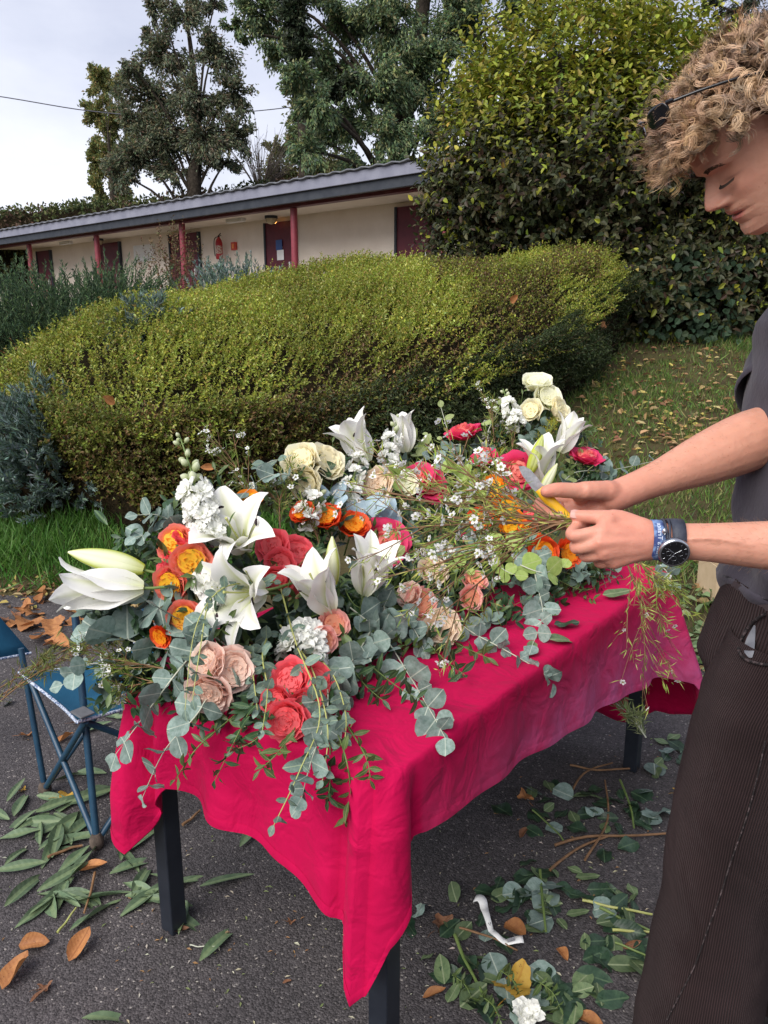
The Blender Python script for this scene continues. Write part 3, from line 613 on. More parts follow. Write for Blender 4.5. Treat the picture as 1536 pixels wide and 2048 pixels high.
# big trees in the middle
GRN = [(.10, .155, .075), (.13, .19, .085), (.18, .235, .10), (.24, .26, .11), (.075, .12, .07)]
t = 20.0; b = P(800, 470, t); b.z = 1.8
build_tree('acacia_tree', b, 'large green tree with drooping foliage and leaning limbs behind the building', [(0, 0, 0, .32), (*rel(b, 800, 300, t), .28), (*rel(b, 825, 140, t), .24), (*rel(b, 845, 20, t), .2), (*rel(b, 850, -120, t), .12)], .6,
    clump_list(b, [(690, 40, t, 85, 60, 1), (790, 60, t - 1, 75, 70, 1), (660, 150, t, 75, 60, 1), (750, 170, t - 1, 80, 60, 1.1), (840, 150, t - .5, 60, 80, 1), (690, 250, t, 70, 45, .9), (770, 270, t - 1, 70, 55, 1), (620, 270, t, 45, 45, .5), (730, 330, t - 1, 60, 30, .6), (930, 60, t, 80, 60, .9), (1050, 20, t, 70, 40, .6), (1000, 120, t + 1, 80, 60, .8), (870, -60, t, 150, 70, 1), (600, -20, t, 80, 60, .9), (520, 30, t, 65, 50, .7), (560, 90, t, 60, 45, .6), (640, 215, t - 2.8, 50, 45, .7), (600, 160, t - 2.8, 50, 45, .7), (610, 300, t - 2.8, 50, 40, .6), (500, -30, t, 70, 45, .6), (470, 60, t, 30, 25, .25), (960, 200, t, 60, 70, .7), (1100, 70, t, 70, 50, .6), (850, 250, t - .5, 60, 60, 1), (872, 110, t - .5, 65, 65, 1), (800, 330, t - 1, 60, 35, .7), (905, 20, t, 70, 50, .8), (760, 10, t - 1, 80, 50, .8)]),
    GRN, (.065, .15), 100000, droop=.9, twigs=16)
t = 18.6; b = P(600, 470, t); b.z = 1.8
IV = [(.022, .034, .018), (.032, .046, .022), (.05, .062, .03)]
build_tree('ivy_clad_tree', b, 'dark ivy-wrapped trunk hanging with foliage near the top centre', [(0, 0, 0, .16), (*rel(b, 610, 300, t), .15), (*rel(b, 590, 90, t), .14), (*rel(b, 570, -60, t), .12), (*rel(b, 560, -160, t), .08)], .8,
    clump_list(b, [(590, 40, t - .2, 32, 65, 1.3), (600, 110, t - .2, 26, 38, .8), (660, 180, t, 36, 25, .6), (690, 165, t, 40, 22, .5), (580, -50, t, 50, 60, 1)]),
    IV, (.07, .14), 7500, droop=.6, twigs=24, aspect=.7)
# lighter, loose trees further back
t = 32.0; b = P(620, 470, t); b.z = 1.8
YG = [(.12, .13, .05), (.16, .16, .06), (.09, .11, .045), (.2, .19, .08)]
build_tree('lime_tree', b, 'pale yellow-green loose tree behind the roof right of the bare twigs', [(0, 0, 0, .3), (*rel(b, 620, 300, t), .2), (*rel(b, 620, 200, t), .08)], .55,
    clump_list(b, [(580, 290, t, 38, 40, .8), (610, 230, t, 45, 40, .7), (560, 345, t, 50, 26, .7), (650, 330, t, 60, 35, 1), (720, 350, t, 60, 20, .6), (590, 180, t, 35, 30, .4), (545, 300, t, 25, 25, .3)]), YG, (.10, .2), 14000, twigs=14)
t = 30.0; b = P(1250, 470, t); b.z = 1.8
build_tree('birch_tree', b, 'pale autumn tree showing above the hornbeam near the right edge', [(0, 0, 0, .3), (*rel(b, 1250, 200, t), .2), (*rel(b, 1240, 20, t), .08)], .6,
    clump_list(b, [(1180, 40, t, 80, 50, 1), (1260, 30, t, 70, 40, .8), (1310, 80, t, 50, 40, .6), (1260, 110, t, 70, 40, .8), (1130, -10, t, 80, 40, .8), (1290, -20, t, 60, 40, .6), (1335, 30, t, 25, 30, .25)]), [(.16, .15, .06), (.22, .17, .07), (.12, .12, .05), (.26, .2, .09)], (.08, .15), 9000, twigs=20)
t = 19.0; b = P(1620, 470, t); b.z = 1.6
build_tree('conifer_tree', b, 'dark drooping conifer boughs above the man in the top right corner', [(0, 0, 0, .3), (*rel(b, 1620, 200, t), .25), (*rel(b, 1600, -60, t), .1)], .7,
    clump_list(b, [(1480, 15, t, 50, 25, .7), (1420, 5, t, 35, 16, .35), (1400, 85, t, 28, 16, .25), (1440, 70, t, 45, 22, .5), (1500, 60, t, 60, 40, 1), (1560, 20, t, 60, 60, 1), (1600, 150, t, 80, 80, 1), (1520, 140, t, 50, 40, .6)]), IV + [(.05, .06, .03)], (.06, .13), 11000, droop=1.0, twigs=16, aspect=.3)
# bare twiggy bush
def bare_bush():
    b = P(520, 372, 27); root = empty('bare_bush', b, 'leafless twiggy bush above the roof between the two trees', 'bush'); acc = Acc()
    for k in range(60):
        a = random.uniform(.25, 2.4); L_ = random.uniform(.6, 2.1); d = np.array([math.cos(a), random.uniform(-.4, .4), math.sin(a) * 1.1]); q = spline([(0, 0, -.3), d * L_ * .5, d * L_ + np.array([0, 0, .15])], 6)
        add_tube(acc, q, np.linspace(.02, .004, 6), 3, caps=False)
        for s in range(3):
            e = d + RNG.normal(0, .5, 3); p0 = q[random.randrange(2, 5)]; add_tube(acc, spline([p0, p0 + e * .35], 3), np.linspace(.008, .003, 3), 3, caps=False)
    link('twigs', acc.mesh('twigs', mat('pale_twigs', (.16, .13, .11), (.22, .18, .15), rough=.9)), root)['kind'] = 'stuff'
bare_bush()
# creeper-covered bank / hedge behind the roof
def back_hedge():
    pts = [(-60, 430), (0, 428), (60, 425), (130, 418), (200, 408), (290, 405), (380, 398), (440, 390), (520, 376), (600, 368), (660, 362)]
    root = empty('ivy_bank', P(200, 430, 27), 'long clipped hedge with creeper showing above the roof', 'hedge'); O = []
    rb = np.array(root.location); ridge = []
    for (a, ya), (c, yc) in zip(pts[:-1], pts[1:]):
        for f in np.linspace(0, 1, 12, endpoint=False): ridge.append(np.array(P(a + (c - a) * f, ya + (yc - ya) * f, 27)) - rb)
    ridge = np.array(ridge); n = 16000; j = RNG.integers(0, len(ridge), n); u = RNG.uniform(0, 1, n)
    pos = ridge[j] + np.stack([RNG.normal(0, .1, n), RNG.uniform(-1.2, .6, n), -2.2 * u ** 1.5 + RNG.normal(0, .05, n)], -1)
    cz = fnoise(pos, 1.2, 9)[:, None]
    col = np.where(cz > .62, pick([(.13, .075, .05), (.10, .07, .04)], n), pick([(.06, .085, .03), (.085, .11, .04), (.13, .14, .05)], n))
    Lf = RNG.uniform(.09, .2, n); link('foliage', leafcloud('foliage', pos, rand_unit(n) + np.array([0, -.2, .3]), rand_unit(n), Lf, Lf * .6, col, M_FOLD, shape=4), root)['kind'] = 'stuff'
    rows = [ridge + np.array(o_) for o_ in ((0, -1.0, -2.6), (0, -1.0, -.35), (0, -.3, -.08), (0, .5, -.2), (0, .6, -2.6))]
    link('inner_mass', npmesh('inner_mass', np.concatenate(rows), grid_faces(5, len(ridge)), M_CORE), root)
back_hedge()
# overhead cable
cb = [P(-200, 165, 34), P(0, 193, 34), P(180, 222, 35), P(330, 232, 36), P(500, 223, 37), P(640, 204, 38), P(900, 150, 38)]
tag(tube('overhead_cable', spline([tuple(q) for q in cb], 40), .022, mat('cable_grey', (.10, .10, .12), rough=.7)), 'thin dark cable sagging across the sky', 'cable')
# ================================================================== TABLE AND CLOTH
TB = np.array([.006, 1.21]); TA_ = np.array([.604, .797]); TS_ = np.array([-.797, .604]); TL, TW, TH = 1.476, .73, .72
def tp_(s, q, z): xy = TB + TA_ * s + TS_ * q; return np.array([xy[0], xy[1], z])
M_LEG = mat('anthracite_metal', (.010, .013, .02), (.016, .02, .028), rough=.45, spec=.45, nscale=20)
def build_table():
    root = empty('garden_table', tp_(TL / 2, TW / 2, 0), 'dark metal garden table under the crimson cloth', 'table'); ro = np.array(root.location)
    Mt = Matrix(((TA_[0], TS_[0], 0, TB[0] - ro[0]), (TA_[1], TS_[1], 0, TB[1] - ro[1]), (0, 0, 1, 0), (0, 0, 0, 1)))
    box('table_top', (.0, .0, TH - .035), (TL, TW, TH - .006), M_LEG, root, Mt)
    for s, q in ((.006, .006), (TL - .052, .006), (.006, TW - .052), (TL - .052, TW - .052)):
        l = box('leg', (s, q, 0.001), (s + .046, q + .046, TH - .036), M_LEG, root, Mt, bev=.003)
    for q in (.02, TW - .04): box('apron_rail', (.07, q, TH - .085), (TL - .07, q + .02, TH - .036), M_LEG, root, Mt)
build_table()
def cloth_mat():
    m, t, b, out = new_mat('crimson_cotton'); lk = t.links.new; tcn = N(t, 'ShaderNodeTexCoord')
    b.inputs['Roughness'].default_value = .8; setspec(b, .15)
    n1 = N(t, 'ShaderNodeTexNoise', Scale=5.0, Detail=5.0, Roughness=.55); lk(tcn.outputs['Object'], n1.inputs['Vector'])
    rr = N(t, 'ShaderNodeValToRGB'); rr.color_ramp.elements[0].position = .3; rr.color_ramp.elements[0].color = (.45, .0014, .054, 1)
    rr.color_ramp.elements[1].position = .75; rr.color_ramp.elements[1].color = (.58, .003, .074, 1); lk(n1.outputs['Fac'], rr.inputs[0]); 
    # pale wear and sheen put into the flank's colour (attribute 'col' carries the fade)
    at = N(t, 'ShaderNodeAttribute'); at.attribute_name = 'col'; sp = N(t, 'ShaderNodeSeparateColor'); lk(at.outputs['Color'], sp.inputs[0])
    n4 = N(t, 'ShaderNodeTexNoise', Scale=9.0, Detail=6.0, Roughness=.65); lk(tcn.outputs['Object'], n4.inputs['Vector'])
    r4 = N(t, 'ShaderNodeValToRGB'); r4.color_ramp.elements[0].position = .3; r4.color_ramp.elements[0].color = (.25, .25, .25, 1); r4.color_ramp.elements[1].position = .7; lk(n4.outputs['Fac'], r4.inputs[0])
    mu = N(t, 'ShaderNodeMath'); mu.operation = 'MULTIPLY'; lk(sp.outputs[0], mu.inputs[0]); lk(r4.outputs[0], mu.inputs[1])
    mx_ = N(t, 'ShaderNodeMixRGB'); mx_.inputs[2].default_value = (.50, .12, .28, 1); lk(mu.outputs[0], mx_.inputs[0]); lk(rr.outputs[0], mx_.inputs[1]); lk(mx_.outputs[0], b.inputs['Base Color'])
    b.inputs['Sheen Weight'].default_value = .08; b.inputs['Sheen Roughness'].default_value = .4; b.inputs['Sheen Tint'].default_value = (1, .35, .55, 1)
    n2 = N(t, 'ShaderNodeTexNoise', Scale=11.0, Detail=3.0, Roughness=.5, Distortion=.8); lk(tcn.outputs['Object'], n2.inputs['Vector'])
    n3 = N(t, 'ShaderNodeTexNoise', Scale=480.0, Detail=2.0); lk(tcn.outputs['Object'], n3.inputs['Vector'])
    b1 = N(t, 'ShaderNodeBump', Strength=.75, Distance=.02); lk(n2.outputs['Fac'], b1.inputs['Height'])
    b2 = N(t, 'ShaderNodeBump', Strength=.35, Distance=.0006); lk(n3.outputs['Fac'], b2.inputs['Height']); lk(b1.outputs[0], b2.inputs['Normal']); lk(b2.outputs[0], b.inputs['Normal'])
    tr = N(t, 'ShaderNodeBsdfTranslucent'); ms = N(t, 'ShaderNodeMixShader'); ms.inputs[0].default_value = .14; lk(mx_.outputs[0], tr.inputs[0])
    lk(b.outputs[0], ms.inputs[1]); lk(tr.outputs[0], ms.inputs[2]); lk(ms.outputs[0], out.inputs[0])
    return m
M_CLOTH = cloth_mat()
def build_cloth():
    # perimeter from A (s=0,q=TW) to B (0,0) to C (TL,0) to D (TL,TW) and back, corners rounded
    rc = .022; o_ = .004
    corners = [(0 - o_, TW + o_), (0 - o_, 0 - o_), (TL + o_, 0 - o_), (TL + o_, TW + o_)]
    pts = []; nrmls = []; par = []; acc = 0.0
    def addp(p, n_):
        nonlocal acc
        if pts: acc += math.dist(p, pts[-1])
        pts.append(p); nrmls.append(n_); par.append(acc)
    order = [0, 1, 2, 3]
    for k in order:
        c = np.array(corners[k]); prv = np.array(corners[k - 1]); nxt = np.array(corners[(k + 1) % 4])
        d0 = nrm(c - prv); d1 = nrm(nxt - c); n0 = np.array([d0[1], -d0[0]]); n1 = np.array([d1[1], -d1[0]])
        sgn = 1 if np.dot(n0, c - np.array([TL / 2, TW / 2])) > 0 else -1; n0 = n0 * sgn; n1 = n1 * sgn
        cen = c - d0 * rc + d1 * rc
        for f in np.linspace(0, 1, 17):
            nn = nrm(n0 * math.cos(f * math.pi / 2) + n1 * math.sin(f * math.pi / 2)); addp(tuple(cen + nn * rc), nn)
        c2 = nxt - d1 * rc; st = cen + n1 * rc; en = c2 + n1 * rc; L_ = np.linalg.norm(en - st)
        for f in np.linspace(0, 1, int(L_ / .009))[1:-1]: addp(tuple(st + (en - st) * f), n1)
    pts = np.array(pts); nn = np.array(nrmls); par = np.array(par); n = len(pts)
    s_, q_ = pts[:, 0], pts[:, 1]
    # signed station along the hem: 0 at A, TW at B, TW+TL at C, TW+TL+TW at D
    tot = par[-1] + .01
    pc = [0, .035, .07, .10, .15, .24, .40, .52, .62, .685, .70, .725, .745, .76, .80, .835, .95, 1.2, 1.6, 2.0, 2.14, 2.19, 2.22, 2.26, 2.33, 2.5, 2.7, 2.9, 2.97, 3.1, 3.6, 4.0, 4.25, 4.38, tot]
    dc = [.42, .45, .40, .33, .25, .25, .26, .275, .30, .32, .43, .465, .45, .34, .22, .165, .17, .20, .25, .315, .335, .35, .42, .58, .62, .60, .50, .42, .44, .30, .26, .26, .30, .36, .40]
    drop = np.interp(par, pc, dc)
    nr = 30; V = []; C = []
    bx = {0: 0.0, 1: TW, 2: TW + TL, 3: 2 * TW + TL}
    def near(c, w): d = np.minimum(abs(par - c), abs(par - c - tot)); return np.exp(-(d / w) ** 2)
    cB, cC, cD, cA = near(TW - .0, .05), near(TW + TL, .05), near(2 * TW + TL, .06), np.maximum(near(.01, .05), near(tot - .005, .05))
    for j in range(nr):
        f = j / (nr - 1)
        # first rows roll over the table edge
        h = drop * f; roll = .010
        out = np.where(h < roll, 0, 0) + .012 * (1 - np.exp(-h / .012))
        ripA = .010 * np.sin(par * 21 + .8) + .007 * np.sin(par * 37 + 2)
        ripR = .006 * np.sin(par * 13 + 1) + .004 * np.sin(par * 29)
        rip = np.where(par < TW, ripA * (1 - .8 * near(TW, .12)), ripR) * np.clip(h / .18, 0, 1.4)
        out = out + .012 * h / .3 + rip
        out += (cB * .018 + cC * .07 + cD * .06 + cA * .035) * np.clip(h / .25, 0, 1.3)
        # pleat next to the near corner
        out += -.020 * near(TW - .055, .016) * np.clip(h / .1, 0, 1) + .016 * near(TW + .05, .022) * np.clip(h / .1, 0, 1) - .014 * near(TW + .095, .016) * np.clip(h / .1, 0, 1)
        out += .02 * near(.13, .03) * np.clip(h / .15, 0, 1) - .028 * near(.085, .02) * np.clip(h / .15, 0, 1)
        out += .065 * near(TW + TL + .06, .07) * np.clip(h / .35, 0, 1.5)
        zz = TH + .004 - np.maximum(h - .004, 0) + .002
        xy = pts + nn * out[:, None]
        V.append(np.stack([TB[0] + TA_[0] * xy[:, 0] + TS_[0] * xy[:, 1], TB[1] + TA_[1] * xy[:, 0] + TS_[1] * xy[:, 1], zz], -1))
        pale_mask = np.where((par > TW + .12) & (par < TW + TL + .02), np.clip(f * 1.5 - .25, 0, 1) * np.clip((par - TW - .1) / .6, .2, 1), .0)
        C.append(np.stack([pale_mask] * 3, -1))
    Vd = np.concatenate(V); Cd = np.concatenate(C)
    # top sheet: rings shrinking to the centre
    tops = []; ce = np.array([TL / 2, TW / 2])
    for g_ in (1.0, .97, .9, .75, .55, .35, .15, .0003):
        xy = ce + (pts - ce) * g_; lump = .0018 * np.sin(xy[:, 0] * 17 + xy[:, 1] * 9) * (1 - g_ ** 8)
        tops.append(np.stack([TB[0] + TA_[0] * xy[:, 0] + TS_[0] * xy[:, 1], TB[1] + TA_[1] * xy[:, 0] + TS_[1] * xy[:, 1], TH + .006 + lump], -1))
    Vt = np.concatenate(tops[::-1]); full = np.concatenate([Vt[:-n], Vd]); Cf = np.concatenate([np.zeros((len(Vt) - n, 3)), Cd])
    rows = len(full) // n
    me = npmesh('tablecloth', full - np.array([*tp_(TL / 2, TW / 2, 0)]), grid_faces(rows, n, True)[:, ::-1], M_CLOTH, Cf)
    o = link('tablecloth', me); o.location = tp_(TL / 2, TW / 2, 0)
    tag(o, 'crimson cotton cloth draped unevenly over the table', 'tablecloth')
    md = o.modifiers.new('thick', 'SOLIDIFY'); md.thickness = .0012; md.offset = 0
    # stitched hem as a part: a narrow folded band along the edge
    band = []
    for dz, off in ((.022, .0016), (.012, .0032), (.001, .0030)):
        f = (drop - dz) / drop; k = f * (nr - 1); i0 = np.clip(k.astype(int), 0, nr - 2); w = (k - i0)[:, None]
        VV = np.stack(V); q = VV[i0, np.arange(n)] * (1 - w) + VV[i0 + 1, np.arange(n)] * w
        nw = np.stack([TA_[0] * nn[:, 0] + TS_[0] * nn[:, 1], TA_[1] * nn[:, 0] + TS_[1] * nn[:, 1], 0 * nn[:, 0]], -1); band.append(q + nw * off)
    mb_ = npmesh('hem', np.concatenate(band) - np.array(o.location), grid_faces(3, n, True)[:, ::-1], M_CLOTH, np.tile(Cd[-n:], (3, 1)))
    link('hem', mb_, o)
build_cloth()

# ================================================================== BLUE FOLDING CHAIR
M_BTUBE = mat('petrol_blue_tube', (.012, .045, .085), (.018, .06, .105), rough=.4, spec=.5, nscale=20)
M_BFAB = mat('petrol_blue_canvas', (.010, .072, .135), (.017, .095, .17), rough=.8, spec=.2, nscale=6, bump=.0008, bscale=300)
M_STITCH = mat('blue_white_overlock', (.08, .13, .25), (.55, .6, .68), rough=.8, nscale=160, ramp=(.42, .55))
M_GREY = mat('grey_plastic', (.09, .095, .10), (.13, .13, .14), rough=.5)
M_MUD = mat('muddy_foot', (.06, .045, .035), (.12, .09, .07), rough=.9, nscale=40, bump=.003)
def build_chair():
    root = empty('camping_chair', (-.8, 2.2, 0), 'blue folding camping chair beside the left end of the table', 'chair'); ro = np.array(root.location)
    H1 = np.array([-.844, 1.966, .02]); H2 = np.array([-1.109, 2.23, .02]); off = np.array([.30, .36, 0]); H3, H4 = H1 + off, H2 + off
    G1 = np.array([-.855, 1.985, .42]); G2 = np.array([-1.13, 2.265, .42]); G3, G4 = G1 + off, G2 + off
    T1 = P(150, 1230, 2.24); T1 = np.array(T1); T3 = T1 + off
    def rod(a, b, r=.0095): tube('tube', [a - ro, b - ro], r, M_BTUBE, root, 10)
    rod(H1, T1, .0105); rod(H3, T3, .0105); rod(H2, G2 + np.array([-.03, .02, .07])); rod(H4, G4 + np.array([-.05, .03, .07]))
    rod(H1, G2 + np.array([-.02, .02, -.01])); rod(H2, G1 + np.array([.01, -.01, -.015])); rod(H1, G3 + np.array([0, 0, -.015])); rod(H3, G1 + np.array([0, 0, -.02])); rod(H3, G4); rod(H4, G3); rod(H2, G4 + np.array([0, 0, -.01]))
    for h in (H1, H2, H3, H4):
        a = Acc(); add_tube(a, [h - ro + np.array([0, 0, -.018]), h - ro + np.array([0, 0, -.005]), h - ro + np.array([0, 0, .012]), h - ro + np.array([0, 0, .026])], [.017, .021, .020, .012], 12); f_ = link('foot', a.mesh('foot', M_MUD), root)
    # seat: sagging sheet between four corners
    n = 17; u, v = np.meshgrid(np.linspace(0, 1, n), np.linspace(0, 1, n), indexing='ij')
    E = lambda a: a[None, None]
    pos = E(G1) * ((1 - u) * (1 - v))[..., None] + E(G2) * (u * (1 - v))[..., None] + E(G3) * ((1 - u) * v)[..., None] + E(G4) * (u * v)[..., None]
    c = E((G1 + G2 + G3 + G4) / 4); edge_in = (np.sin(np.pi * u) * (1 - np.sin(np.pi * v)) + np.sin(np.pi * v) * (1 - np.sin(np.pi * u)))[..., None]
    pos = c + (pos - c) * (1.12 - .16 * edge_in); pos[..., 2] = .418 - .075 * np.sin(np.pi * u) * np.sin(np.pi * v) - .045 * (np.sin(np.pi * u) * (1 - np.sin(np.pi * v)) + np.sin(np.pi * v) * (1 - np.sin(np.pi * u)))
    se = link('seat', npmesh('seat', pos.reshape(-1, 3) - ro, grid_faces(n, n), M_BFAB), root); md = se.modifiers.new('t', 'SOLIDIFY'); md.thickness = .002
    rim = np.concatenate([pos[:, 0], pos[-1, 1:], pos[::-1, -1][1:], pos[0, ::-1][1:]]); tube('edge_binding', rim - ro, .0052, M_STITCH, se, 6)
    for g in (G1, G2, G3, G4): box('corner_plate', (-.03, -.022, .004), (.03, .022, .010), M_GREY, root, Matrix.Translation(g - ro) @ Matrix.Rotation(R(-40), 4, 'Z'), bev=.003)
    # backrest leaning out to the left
    nb = 12; u, v = np.meshgrid(np.linspace(0, 1, nb), np.linspace(0, 1, nb), indexing='ij')
    a0 = np.array(P(62, 1306, 2.75)); a1 = np.array(P(-10, 1262, 2.45)); up_ = np.array([-.25, -.05, .42])
    pos = a0 + (a1 + np.array([-.3, -.25, 0]) - a0) * u[..., None] + up_ * v[..., None]; pos[..., 2] -= .03 * np.sin(np.pi * u); pos[..., 0] -= .03 * np.sin(np.pi * u)
    bk = link('backrest', npmesh('backrest', pos.reshape(-1, 3) - ro, grid_faces(nb, nb), M_BFAB), root); bk.modifiers.new('t', 'SOLIDIFY').thickness = .002
    tube('edge_binding', pos[:, 0] - ro, .005, M_STITCH, bk, 6)
build_chair()
# ================================================================== FLOWER AND LEAF MESHES
def cdir(r, u, c):
    """direction given as right / up / towards the viewer"""
    return Vector((r, u * SP_ - c * CP, u * CP + c * SP_)).normalized()
_fx = [100, 250, 400, 550, 700, 880, 1100, 1250, 1400]
_fy = [1400, 1400, 1450, 1450, 1420, 1300, 1220, 1150, 1120]; _ft = [1.62, 1.66, 1.50, 1.47, 1.56, 1.85, 2.10, 2.38, 2.5]
_by = [1150, 1050, 880, 880, 830, 850, 755, 850, 930]; _bt = [1.72, 1.72, 1.80, 2.02, 2.27, 2.5, 2.65, 2.7, 2.75]
def depth(px, py):
    yf, tf = np.interp(px, _fx, _fy), np.interp(px, _fx, _ft); yb, tb = np.interp(px, _fx, _by), np.interp(px, _fx, _bt)
    f = (yf - py) / (yf - yb)
    return float(tf + (tb - tf) * min(max(f, -.12), 1.15))
def table_t(px, py, pad=.022, top=.024):
    """distance at which the sight line first meets the cloth-covered table block"""
    r = ray(px, py); d = (r.x * TA_[0] + r.y * TA_[1], r.x * TS_[0] + r.y * TS_[1], r.z); o = (-TB[0] * TA_[0] - TB[1] * TA_[1], -TB[0] * TS_[0] - TB[1] * TS_[1], EYE)
    lo, hi = (-pad, -pad, .15), (TL + pad, TW + pad, TH + top); t0, t1 = 0.0, 99.0
    for k in range(3):
        a, b = (lo[k] - o[k]) / d[k], (hi[k] - o[k]) / d[k]; t0 = max(t0, min(a, b)); t1 = min(t1, max(a, b))
    return t0 if t0 < t1 else 99.0
def FP(px, py, dt=0.0):
    t = depth(px, py) + dt; tt = table_t(px, py)
    return P(px, py, min(t, tt - max(0, -dt) * .25))

def leafmesh(name, W_=.5, a=1.0, b=.8, cup=.15, bend=.1, nu=8, nv=5, fold=0.0, tip=0.0, wav=0.0):
    """leaf from the origin along +x, length 1"""
    l = np.linspace(0, 1, nu); s = np.linspace(-1, 1, nv)
    w = W_ * .5 * np.maximum(np.sin(np.pi * np.clip(l, 0, 1) ** a), 0) ** b
    w[0] = max(w[0], .012); w[-1] = max(w[-1], .004)
    V = np.zeros((nu, nv, 3)); V[..., 0] = l[:, None]; V[..., 1] = w[:, None] * s
    V[..., 2] = -bend * l[:, None] ** 2 + cup * (V[..., 1] ** 2) / max(W_ * .5, .05) + fold * abs(V[..., 1]) + wav * W_ * np.sin(l * 9)[:, None] * s
    return npmesh(name, V.reshape(-1, 3), grid_faces(nu, nv))
def leafmat(name, c1, c2, mid, var=.15, rough=.5, trans=.15, midw=.02, spots=None, spec=.35, nscale=5.0):
    m, t, b, out = new_mat(name); lk = t.links.new; tcn = N(t, 'ShaderNodeTexCoord'); b.inputs['Roughness'].default_value = rough; setspec(b, spec)
    oi = N(t, 'ShaderNodeObjectInfo')
    ad = N(t, 'ShaderNodeVectorMath'); ad.operation = 'ADD'; lk(tcn.outputs['Object'], ad.inputs[0])
    sc_ = N(t, 'ShaderNodeVectorMath'); sc_.operation = 'SCALE'; sc_.inputs['Scale'].default_value = 57.0
    cmb = N(t, 'ShaderNodeCombineXYZ'); lk(oi.outputs['Random'], cmb.inputs[0]); lk(oi.outputs['Random'], cmb.inputs[1]); lk(cmb.outputs[0], sc_.inputs[0]); lk(sc_.outputs[0], ad.inputs[1])
    n1 = N(t, 'ShaderNodeTexNoise', Scale=nscale, Detail=5.0, Roughness=.6); lk(ad.outputs[0], n1.inputs['Vector'])
    rr = N(t, 'ShaderNodeValToRGB'); rr.color_ramp.elements[0].position = .32; rr.color_ramp.elements[0].color = (*c1, 1); rr.color_ramp.elements[1].position = .68; rr.color_ramp.elements[1].color = (*c2, 1); lk(n1.outputs['Fac'], rr.inputs[0]); c = rr.outputs[0]
    if spots is not None:
        n2 = N(t, 'ShaderNodeTexNoise', Scale=nscale * 3.2, Detail=4.0, Roughness=.7); lk(ad.outputs[0], n2.inputs['Vector'])
        r2 = N(t, 'ShaderNodeValToRGB'); r2.color_ramp.elements[0].position = .60; r2.color_ramp.elements[0].color = (0, 0, 0, 1); r2.color_ramp.elements[1].position = .68; lk(n2.outputs['Fac'], r2.inputs[0])
        m2 = N(t, 'ShaderNodeMixRGB'); m2.inputs[2].default_value = (*spots, 1); lk(r2.outputs[0], m2.inputs[0]); lk(c, m2.inputs[1]); c = m2.outputs[0]
    hs = N(t, 'ShaderNodeHueSaturation'); mr = N(t, 'ShaderNodeMapRange'); mr.inputs[3].default_value = 1 - var; mr.inputs[4].default_value = 1 + var
    lk(oi.outputs['Random'], mr.inputs[0]); lk(mr.outputs[0], hs.inputs['Value']); lk(c, hs.inputs['Color']); c = hs.outputs[0]
    # midrib and a few side veins
    sx = N(t, 'ShaderNodeSeparateXYZ'); lk(tcn.outputs['Object'], sx.inputs[0])
    ab = N(t, 'ShaderNodeMath'); ab.operation = 'ABSOLUTE'; lk(sx.outputs[1], ab.inputs[0])
    ls = N(t, 'ShaderNodeMath'); ls.operation = 'LESS_THAN'; ls.inputs[1].default_value = midw; lk(ab.outputs[0], ls.inputs[0])
    m1 = N(t, 'ShaderNodeMixRGB'); m1.inputs[2].default_value = (*mid, 1); lk(ls.outputs[0], m1.inputs[0]); lk(c, m1.inputs[1]); c = m1.outputs[0]
    lk(c, b.inputs['Base Color'])
    w1 = N(t, 'ShaderNodeMath'); w1.operation = 'MULTIPLY'; w1.inputs[1].default_value = -.7; lk(ab.outputs[0], w1.inputs[0])
    w2 = N(t, 'ShaderNodeMath'); w2.operation = 'ADD'; lk(sx.outputs[0], w2.inputs[0]); lk(w1.outputs[0], w2.inputs[1])
    w3 = N(t, 'ShaderNodeMath'); w3.operation = 'SINE'; w4 = N(t, 'ShaderNodeMath'); w4.operation = 'MULTIPLY'; w4.inputs[1].default_value = 55; lk(w2.outputs[0], w4.inputs[0]); lk(w4.outputs[0], w3.inputs[0])
    bp = N(t, 'ShaderNodeBump', Strength=.06, Distance=.01); lk(w3.outputs[0], bp.inputs['Height']); lk(bp.outputs[0], b.inputs['Normal'])
    tr = N(t, 'ShaderNodeBsdfTranslucent'); ms = N(t, 'ShaderNodeMixShader'); ms.inputs[0].default_value = trans; lk(c, tr.inputs[0]); lk(b.outputs[0], ms.inputs[1]); lk(tr.outputs[0], ms.inputs[2]); lk(ms.outputs[0], out.inputs[0])
    return m
EUC = leafmat('eucalyptus_leaf', (.13, .195, .162), (.25, .325, .29), (.40, .46, .38), .32, .6, .12)
EUCB = leafmat('blue_eucalyptus_leaf', (.30, .41, .48), (.41, .53, .58), (.4, .47, .45), .12, .6, .12)
EUCY = leafmat('yellow_green_eucalyptus_leaf', (.26, .34, .12), (.38, .45, .18), (.42, .44, .22), .2, .55, .25)
EUCD = leafmat('small_eucalyptus_leaf', (.11, .17, .135), (.18, .255, .205), (.26, .32, .2), .25, .6, .12)
DKG = leafmat('dark_green_leaf', (.025, .06, .026), (.05, .10, .04), (.09, .15, .06), .3, .38, .12)
OLV = leafmat('olive_green_leaf', (.06, .10, .03), (.10, .15, .045), (.17, .2, .08), .3, .4, .2)
LILYL = leafmat('lily_leaf', (.025, .065, .022), (.045, .095, .03), (.09, .15, .06), .25, .32, .12, midw=.03)
LIMEL = leafmat('lime_green_leaf', (.30, .43, .10), (.42, .54, .15), (.45, .52, .22), .12, .5, .3)
def variants(fn, n, m):
    out = []
    for k in range(n):
        me = fn(k); me.materials.append(m) if not me.materials else None; out.append(me)
    return out
